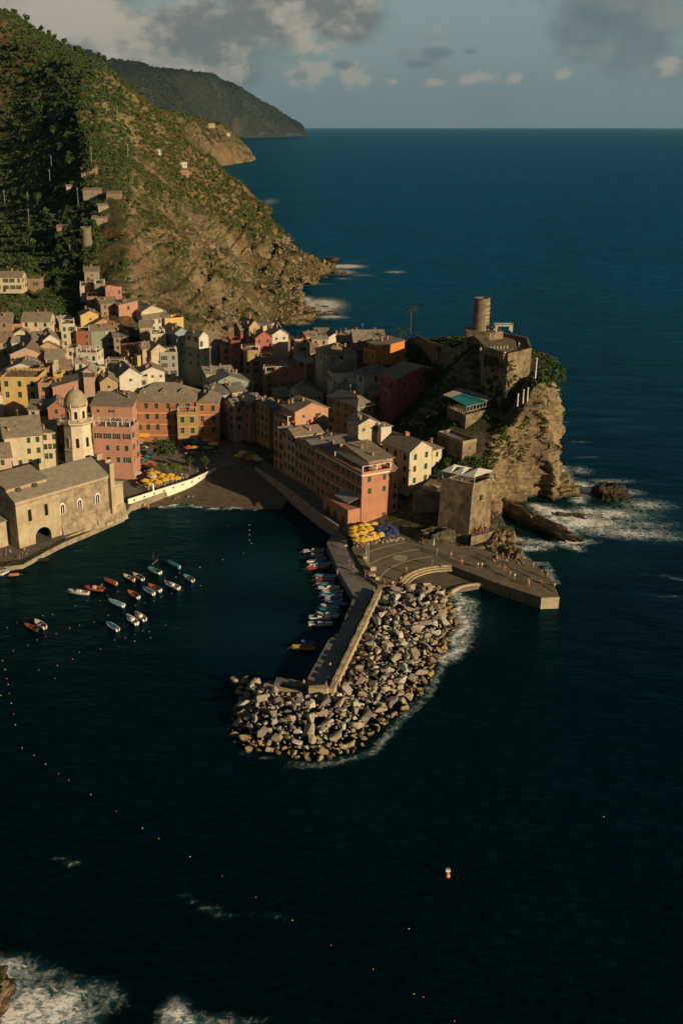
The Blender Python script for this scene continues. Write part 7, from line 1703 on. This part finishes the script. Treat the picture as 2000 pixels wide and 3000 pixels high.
# ================================================================ people
def skinmat(): return mat('skin',(.42,.22,.14),(.36,.18,.11),3,.6)
def body(pose):
    """one continuous skinned body, standing on z=0 (or sitting on z=0)"""
    if pose=='stand': J=dict(pel=(0,0,.95),chest=(0,.01,1.32),neck=(0,.01,1.5),head=(0,-.02,1.66),top=(0,-.01,1.76),sl=(-.19,.01,1.42),sr=(.19,.01,1.42),el=(-.26,.03,1.14),er=(.25,.02,1.14),hl=(-.25,-.08,.9),hr=(.27,-.05,.88),ll=(-.1,0,.9),lr=(.1,0,.9),kl=(-.12,-.03,.5),kr=(.11,-.02,.5),al=(-.12,.03,.08),ar=(.13,.02,.08),tl=(-.13,-.13,.03),tr=(.15,-.13,.03))
    elif pose=='walk': J=dict(pel=(0,0,.93),chest=(0,-.03,1.3),neck=(0,-.05,1.48),head=(0,-.08,1.64),top=(0,-.08,1.74),sl=(-.19,-.03,1.4),sr=(.19,-.03,1.4),el=(-.25,.12,1.16),er=(.25,-.14,1.16),hl=(-.24,.02,.94),hr=(.23,-.34,1.05),ll=(-.1,0,.88),lr=(.1,0,.88),kl=(-.11,-.22,.53),kr=(.11,.08,.48),al=(-.11,-.3,.09),ar=(.11,.4,.16),tl=(-.12,-.46,.05),tr=(.12,.32,.03))
    elif pose=='sit': J=dict(pel=(0,0,.14),chest=(0,.06,.5),neck=(0,.04,.68),head=(0,0,.84),top=(0,0,.94),sl=(-.19,.05,.6),sr=(.19,.05,.6),el=(-.3,-.03,.36),er=(.3,-.02,.36),hl=(-.2,-.28,.36),hr=(.2,-.28,.34),ll=(-.1,-.03,.12),lr=(.1,-.03,.12),kl=(-.14,-.4,.42),kr=(.15,-.4,.4),al=(-.13,-.5,.05),ar=(.15,-.52,.05),tl=(-.13,-.66,.03),tr=(.16,-.68,.03))
    else: J=dict(pel=(0,0,.11),chest=(0,.42,.14),neck=(0,.62,.15),head=(0,.78,.16),top=(0,.88,.15),sl=(-.19,.52,.12),sr=(.19,.52,.12),el=(-.4,.4,.06),er=(.38,.62,.06),hl=(-.34,.12,.05),hr=(.2,.85,.06),ll=(-.1,-.05,.1),lr=(.1,-.05,.1),kl=(-.13,-.45,.1),kr=(.14,-.42,.26),al=(-.14,-.86,.06),ar=(.16,-.72,.06),tl=(-.15,-.93,.14),tr=(.17,-.86,.1))
    Rr=dict(pel=.15,chest=.155,neck=.06,head=.10,top=.07,sl=.068,sr=.068,el=.045,er=.045,hl=.036,hr=.036,ll=.1,lr=.1,kl=.062,kr=.062,al=.042,ar=.042,tl=.035,tr=.035)
    E=[('pel','chest'),('chest','neck'),('neck','head'),('head','top'),('chest','sl'),('chest','sr'),('sl','el'),('sr','er'),('el','hl'),('er','hr'),('pel','ll'),('pel','lr'),('ll','kl'),('lr','kr'),('kl','al'),('kr','ar'),('al','tl'),('ar','tr')]
    ks=list(J);me=bpy.data.meshes.new('body');me.from_pydata([J[k] for k in ks],[(ks.index(a),ks.index(b)) for a,b in E],[])
    # fingers: five short unequal chains from each hand
    o=bpy.data.objects.new('tmp',me);COL.objects.link(o)
    bm=bmesh.new();bm.from_mesh(me);bm.verts.ensure_lookup_table();rad=[Rr[k] for k in ks]
    for hh,el_ in(('hl','el'),('hr','er')):
        bm.verts.ensure_lookup_table();hv=bm.verts[ks.index(hh)];d=(Vector(J[hh])-Vector(J[el_])).normalized();sd_=d.cross(Vector((0,1,0)));sd_=sd_.normalized() if sd_.length>.2 else Vector((1,0,0))
        for i,ln in enumerate((.055,.085,.095,.088,.07)):
            v=bm.verts.new(hv.co+d*(ln if i else .02)+sd_*((i-2.2)*.02 if i else -.07));bm.edges.new((hv,v));rad.append(.01)
    bm.to_mesh(me);bm.free()
    mo=o.modifiers.new('s','SKIN');mo.use_smooth_shade=True
    for i,sv in enumerate(me.skin_vertices[0].data): sv.radius=(rad[i],rad[i]*.85 if ks[i:i+1] and ks[i] in('pel','chest') else rad[i])
    me.skin_vertices[0].data[0].use_root=True
    sb=o.modifiers.new('u','SUBSURF');sb.levels=1;sb.render_levels=1
    dg=bpy.context.evaluated_depsgraph_get();m2=bpy.data.meshes.new_from_object(o.evaluated_get(dg));bpy.data.objects.remove(o);m2.name='body';m2.materials.clear();m2.materials.append(skinmat());return m2,J
def ell(f,c,r,n=8,m_=5,half=None):
    b=len(f.v)
    for i in range(m_+1):
        t=math.pi*i/m_
        for k in range(n):
            a=2*math.pi*k/n;f.v.append((c[0]+r[0]*math.sin(t)*math.cos(a),c[1]+r[1]*math.sin(t)*math.sin(a),c[2]+r[2]*math.cos(t)))
    for i in range(m_):
        for k in range(n): f.f.append((b+i*n+k,b+(i+1)*n+k,b+(i+1)*n+(k+1)%n,b+i*n+(k+1)%n))
CLC=dict(white=(.65,.62,.55),red=(.45,.06,.04),blue=(.05,.12,.3),dark=(.03,.03,.035),pink=(.5,.2,.2),khaki=(.3,.25,.15),green=(.08,.2,.1),yellow=(.6,.45,.1))
def cm(c): return mat('cloth_'+c,CLC[c],None,3,.85)
PB={};hair_m=mat('hair_dark',(.035,.022,.015),None,3,.7);hair_l=mat('hair_fair',(.3,.2,.1),None,3,.7)
for po in('stand','walk','sit','lie'):
    me,J=body(po);V=lambda k:Vector(J[k])
    s=MB();s.tube([V('pel').lerp(V('chest'),.1),V('pel').lerp(V('chest'),.55),V('chest'),V('chest').lerp(V('neck'),.75)],[.175,.17,.19,.1],10);s.tube([V('sl'),V('sl').lerp(V('el'),.6)],.085,8);s.tube([V('sr'),V('sr').lerp(V('er'),.6)],.085,8)
    t=MB();t.tube([V('pel').lerp(V('chest'),.2),V('pel')],[.178,.19],10);t.tube([V('ll')+Vector((0,0,.02)),V('ll').lerp(V('kl'),.65)],[.13,.11],8);t.tube([V('lr')+Vector((0,0,.02)),V('lr').lerp(V('kr'),.65)],[.13,.11],8)
    h_=MB();hc=V('head').lerp(V('top'),.4);ell(h_,hc+Vector((0,.025,.035)),(.115,.125,.12))
    fc_=MB();hd=V('head');ell(fc_,hd+Vector((0,-.115,.0)),(.018,.03,.022),6,4);ell(fc_,hd+Vector((-.038,-.1,.03)),(.014,.012,.01),6,4);ell(fc_,hd+Vector((.038,-.1,.03)),(.014,.012,.01),6,4)
    PB[po]=(me,s,t,h_)
_pc={}
def person(p,pose,shirt,trunks,hair,rz,label,group=None):
    me,s,t,h_=PB[pose];r=empty('person',p,rz,label,'person',group);inst('body',me,r)
    def g_(k,f,m_):
        if k not in _pc:_pc[k]=f.mesh(k[0],m_);_pc[k].shade_smooth()
        return _pc[k]
    if shirt: inst('shirt',g_(('shirt',pose,shirt),s,cm(shirt)),r)
    inst('shorts',g_(('shorts',pose,trunks),t,cm(trunks)),r)
    inst('hair',g_(('hair',pose,hair),h_,hair_m if hair=='dark' else hair_l),r);return r
rp=random.Random(9)
def folk(k,L,z,grp,place,poses=('stand',),shirtp=.5):
    for i,(x,y) in enumerate(L):
        po=rp.choice(poses);sh=rp.choice(('white','white','red','blue','dark','pink')) if rp.random()<shirtp else None;tr=rp.choice(('dark','blue','red','khaki','green'));hr=rp.choice(('dark','dark','fair'))
        what={'stand':'standing','walk':'walking','sit':'sitting','lie':'lying'}[po]
        person(at(k,x,y,z),po,sh,tr,hr,rp.uniform(0,6.28),'person %s %s, %s and %s shorts'%(what,place,(sh+' shirt') if sh else 'bare chested',tr),grp)
folk(8,[(770,1165),(795,1160),(838,1140),(868,1165),(880,1160),(815,1205),(848,1225),(860,1240),(958,1185),(985,1160)],3.7,'people on the rocks','on the bathers rocks',('stand','sit'),.15)
folk(8,[(895,1280),(930,1300),(1075,1210),(1135,1265),(1055,1310),(1040,1355),(1035,1340),(1130,1350),(1180,1290),(1235,1350),(1120,1330)],3.02,'people on the jetty','on the bathers jetty',('stand','stand','sit','walk'),.15)
folk(8,[(435,1120),(445,1135),(515,1170),(528,1190),(650,1215),(680,1215),(335,1100),(202,990)],3.02,'people along the promenade','on the walkway to the jetty',('stand','walk'),.6)
folk(9,[(750,715),(545,835),(625,845),(645,830),(1030,555),(985,650),(1065,660),(870,405),(700,800)],3.02,'people on the plaza','on the plaza paving',('stand','walk','sit'),.6)
folk(9,[(225,650),(275,710),(265,700),(120,735),(195,505),(375,770)],2.52,'people on the pier','on the shaded pier path',('stand','walk'),.8)
folk(10,[(435,615),(470,610),(680,485),(610,590),(620,510)],2.1,'people at the pier head','at the head of the pier',('stand','sit'),.4)
folk(8,[(640,940),(665,955),(690,950),(710,945),(655,930),(700,925),(725,935),(590,945)],6.02,'people on the balcony ledge','on the stone balcony ledge',('stand',),.3)
folk(8,[(700,835),(730,830),(760,850),(790,840),(815,830),(720,850),(770,820)],6.02,'people under the peach awning','under the peach awning',('stand','sit'),.9)
folk(18,[(15,850),(45,870),(75,850),(95,830),(120,830),(150,830),(165,810),(90,880),(25,880)],1.7,'sunbathers by the left building','on the sunny ledge by the left building',('sit','lie','stand'),.1)
folk(18,[(320,830),(370,840),(395,790),(345,800),(275,900),(250,895)],1.75,'people by the church arch','beside the church corner',('stand','sit'),.5)
folk(4,[(900,1225),(915,1230),(465,1345)],1.75,'people under the church wall','at the foot of the church wall',('stand',),.4)
folk(5,[(570,1610),(600,1600),(700,1590),(735,1590),(760,1590),(740,1475)],.7,'bathers on the beach','on the dark beach',('lie','sit'),.1)
folk(5,[(285,1700),(300,1715)],.2,'bathers at the waterline','at the waterline of the beach',('stand',),.1)
folk(5,[(640,1395),(660,1390),(680,1400),(700,1395),(500,1080),(600,1120),(1035,1160),(960,1260),(1160,970),(1080,1150),(800,1340),(890,1330),(720,1330),(180,1480),(200,1500)],3.25,'people in the square','in the square above the beach',('stand','walk'),.8)
folk(5,[(230,1320),(260,1330),(290,1325),(320,1330),(350,1330),(370,1490),(400,1480),(430,1475),(470,1465),(500,1455),(540,1450)],3.25,'diners under the umbrellas','under the cafe umbrellas',('sit','stand'),.9)
folk(9,[(300,470),(330,465),(360,480),(430,455),(470,450),(500,455),(530,450),(560,445),(590,435)],3.05,'diners at the plaza','beside the plaza umbrellas',('sit','stand'),.9)
folk(7,[(710,1060),(740,1050),(770,1040),(800,1030),(830,1020),(860,1015),(520,1020),(560,1030),(600,1040),(940,1020),(965,1010),(990,1015)],27.5,'diners at the cliff restaurant','in the cliff restaurant',('sit','stand'),.9)
folk(7,[(975,660),(985,640),(1095,570)],44.9,'visitors on the castle terrace','on the castle terrace',('stand',),.7)
folk(18,[(25,1040),(50,1035),(75,1050),(90,1060)],.45,'sunbathers in the white boat','in the white boat by the left shore',('sit',),.05)
# haze
hz=MB();hz.box(-61000,61000,-4000,61000,-1.5,2600);M_hz=bpy.data.materials.new('haze');M_hz.use_nodes=True;q=NG(M_hz.node_tree);q.n.clear()
pv=q.add('ShaderNodeVolumePrincipled');pv.inputs['Color'].default_value=(.3,.66,1,1);pv.inputs['Density'].default_value=1.15e-5;pv.inputs['Anisotropy'].default_value=.2
mo_=q.add('ShaderNodeOutputMaterial');q.l.new(pv.outputs[0],mo_.inputs['Volume'])
tag(hz.build('haze',M_hz),kind='stuff')
for r in HOUSES:
    for k in('_w','_d','_H'):
        if k in r: del r[k]
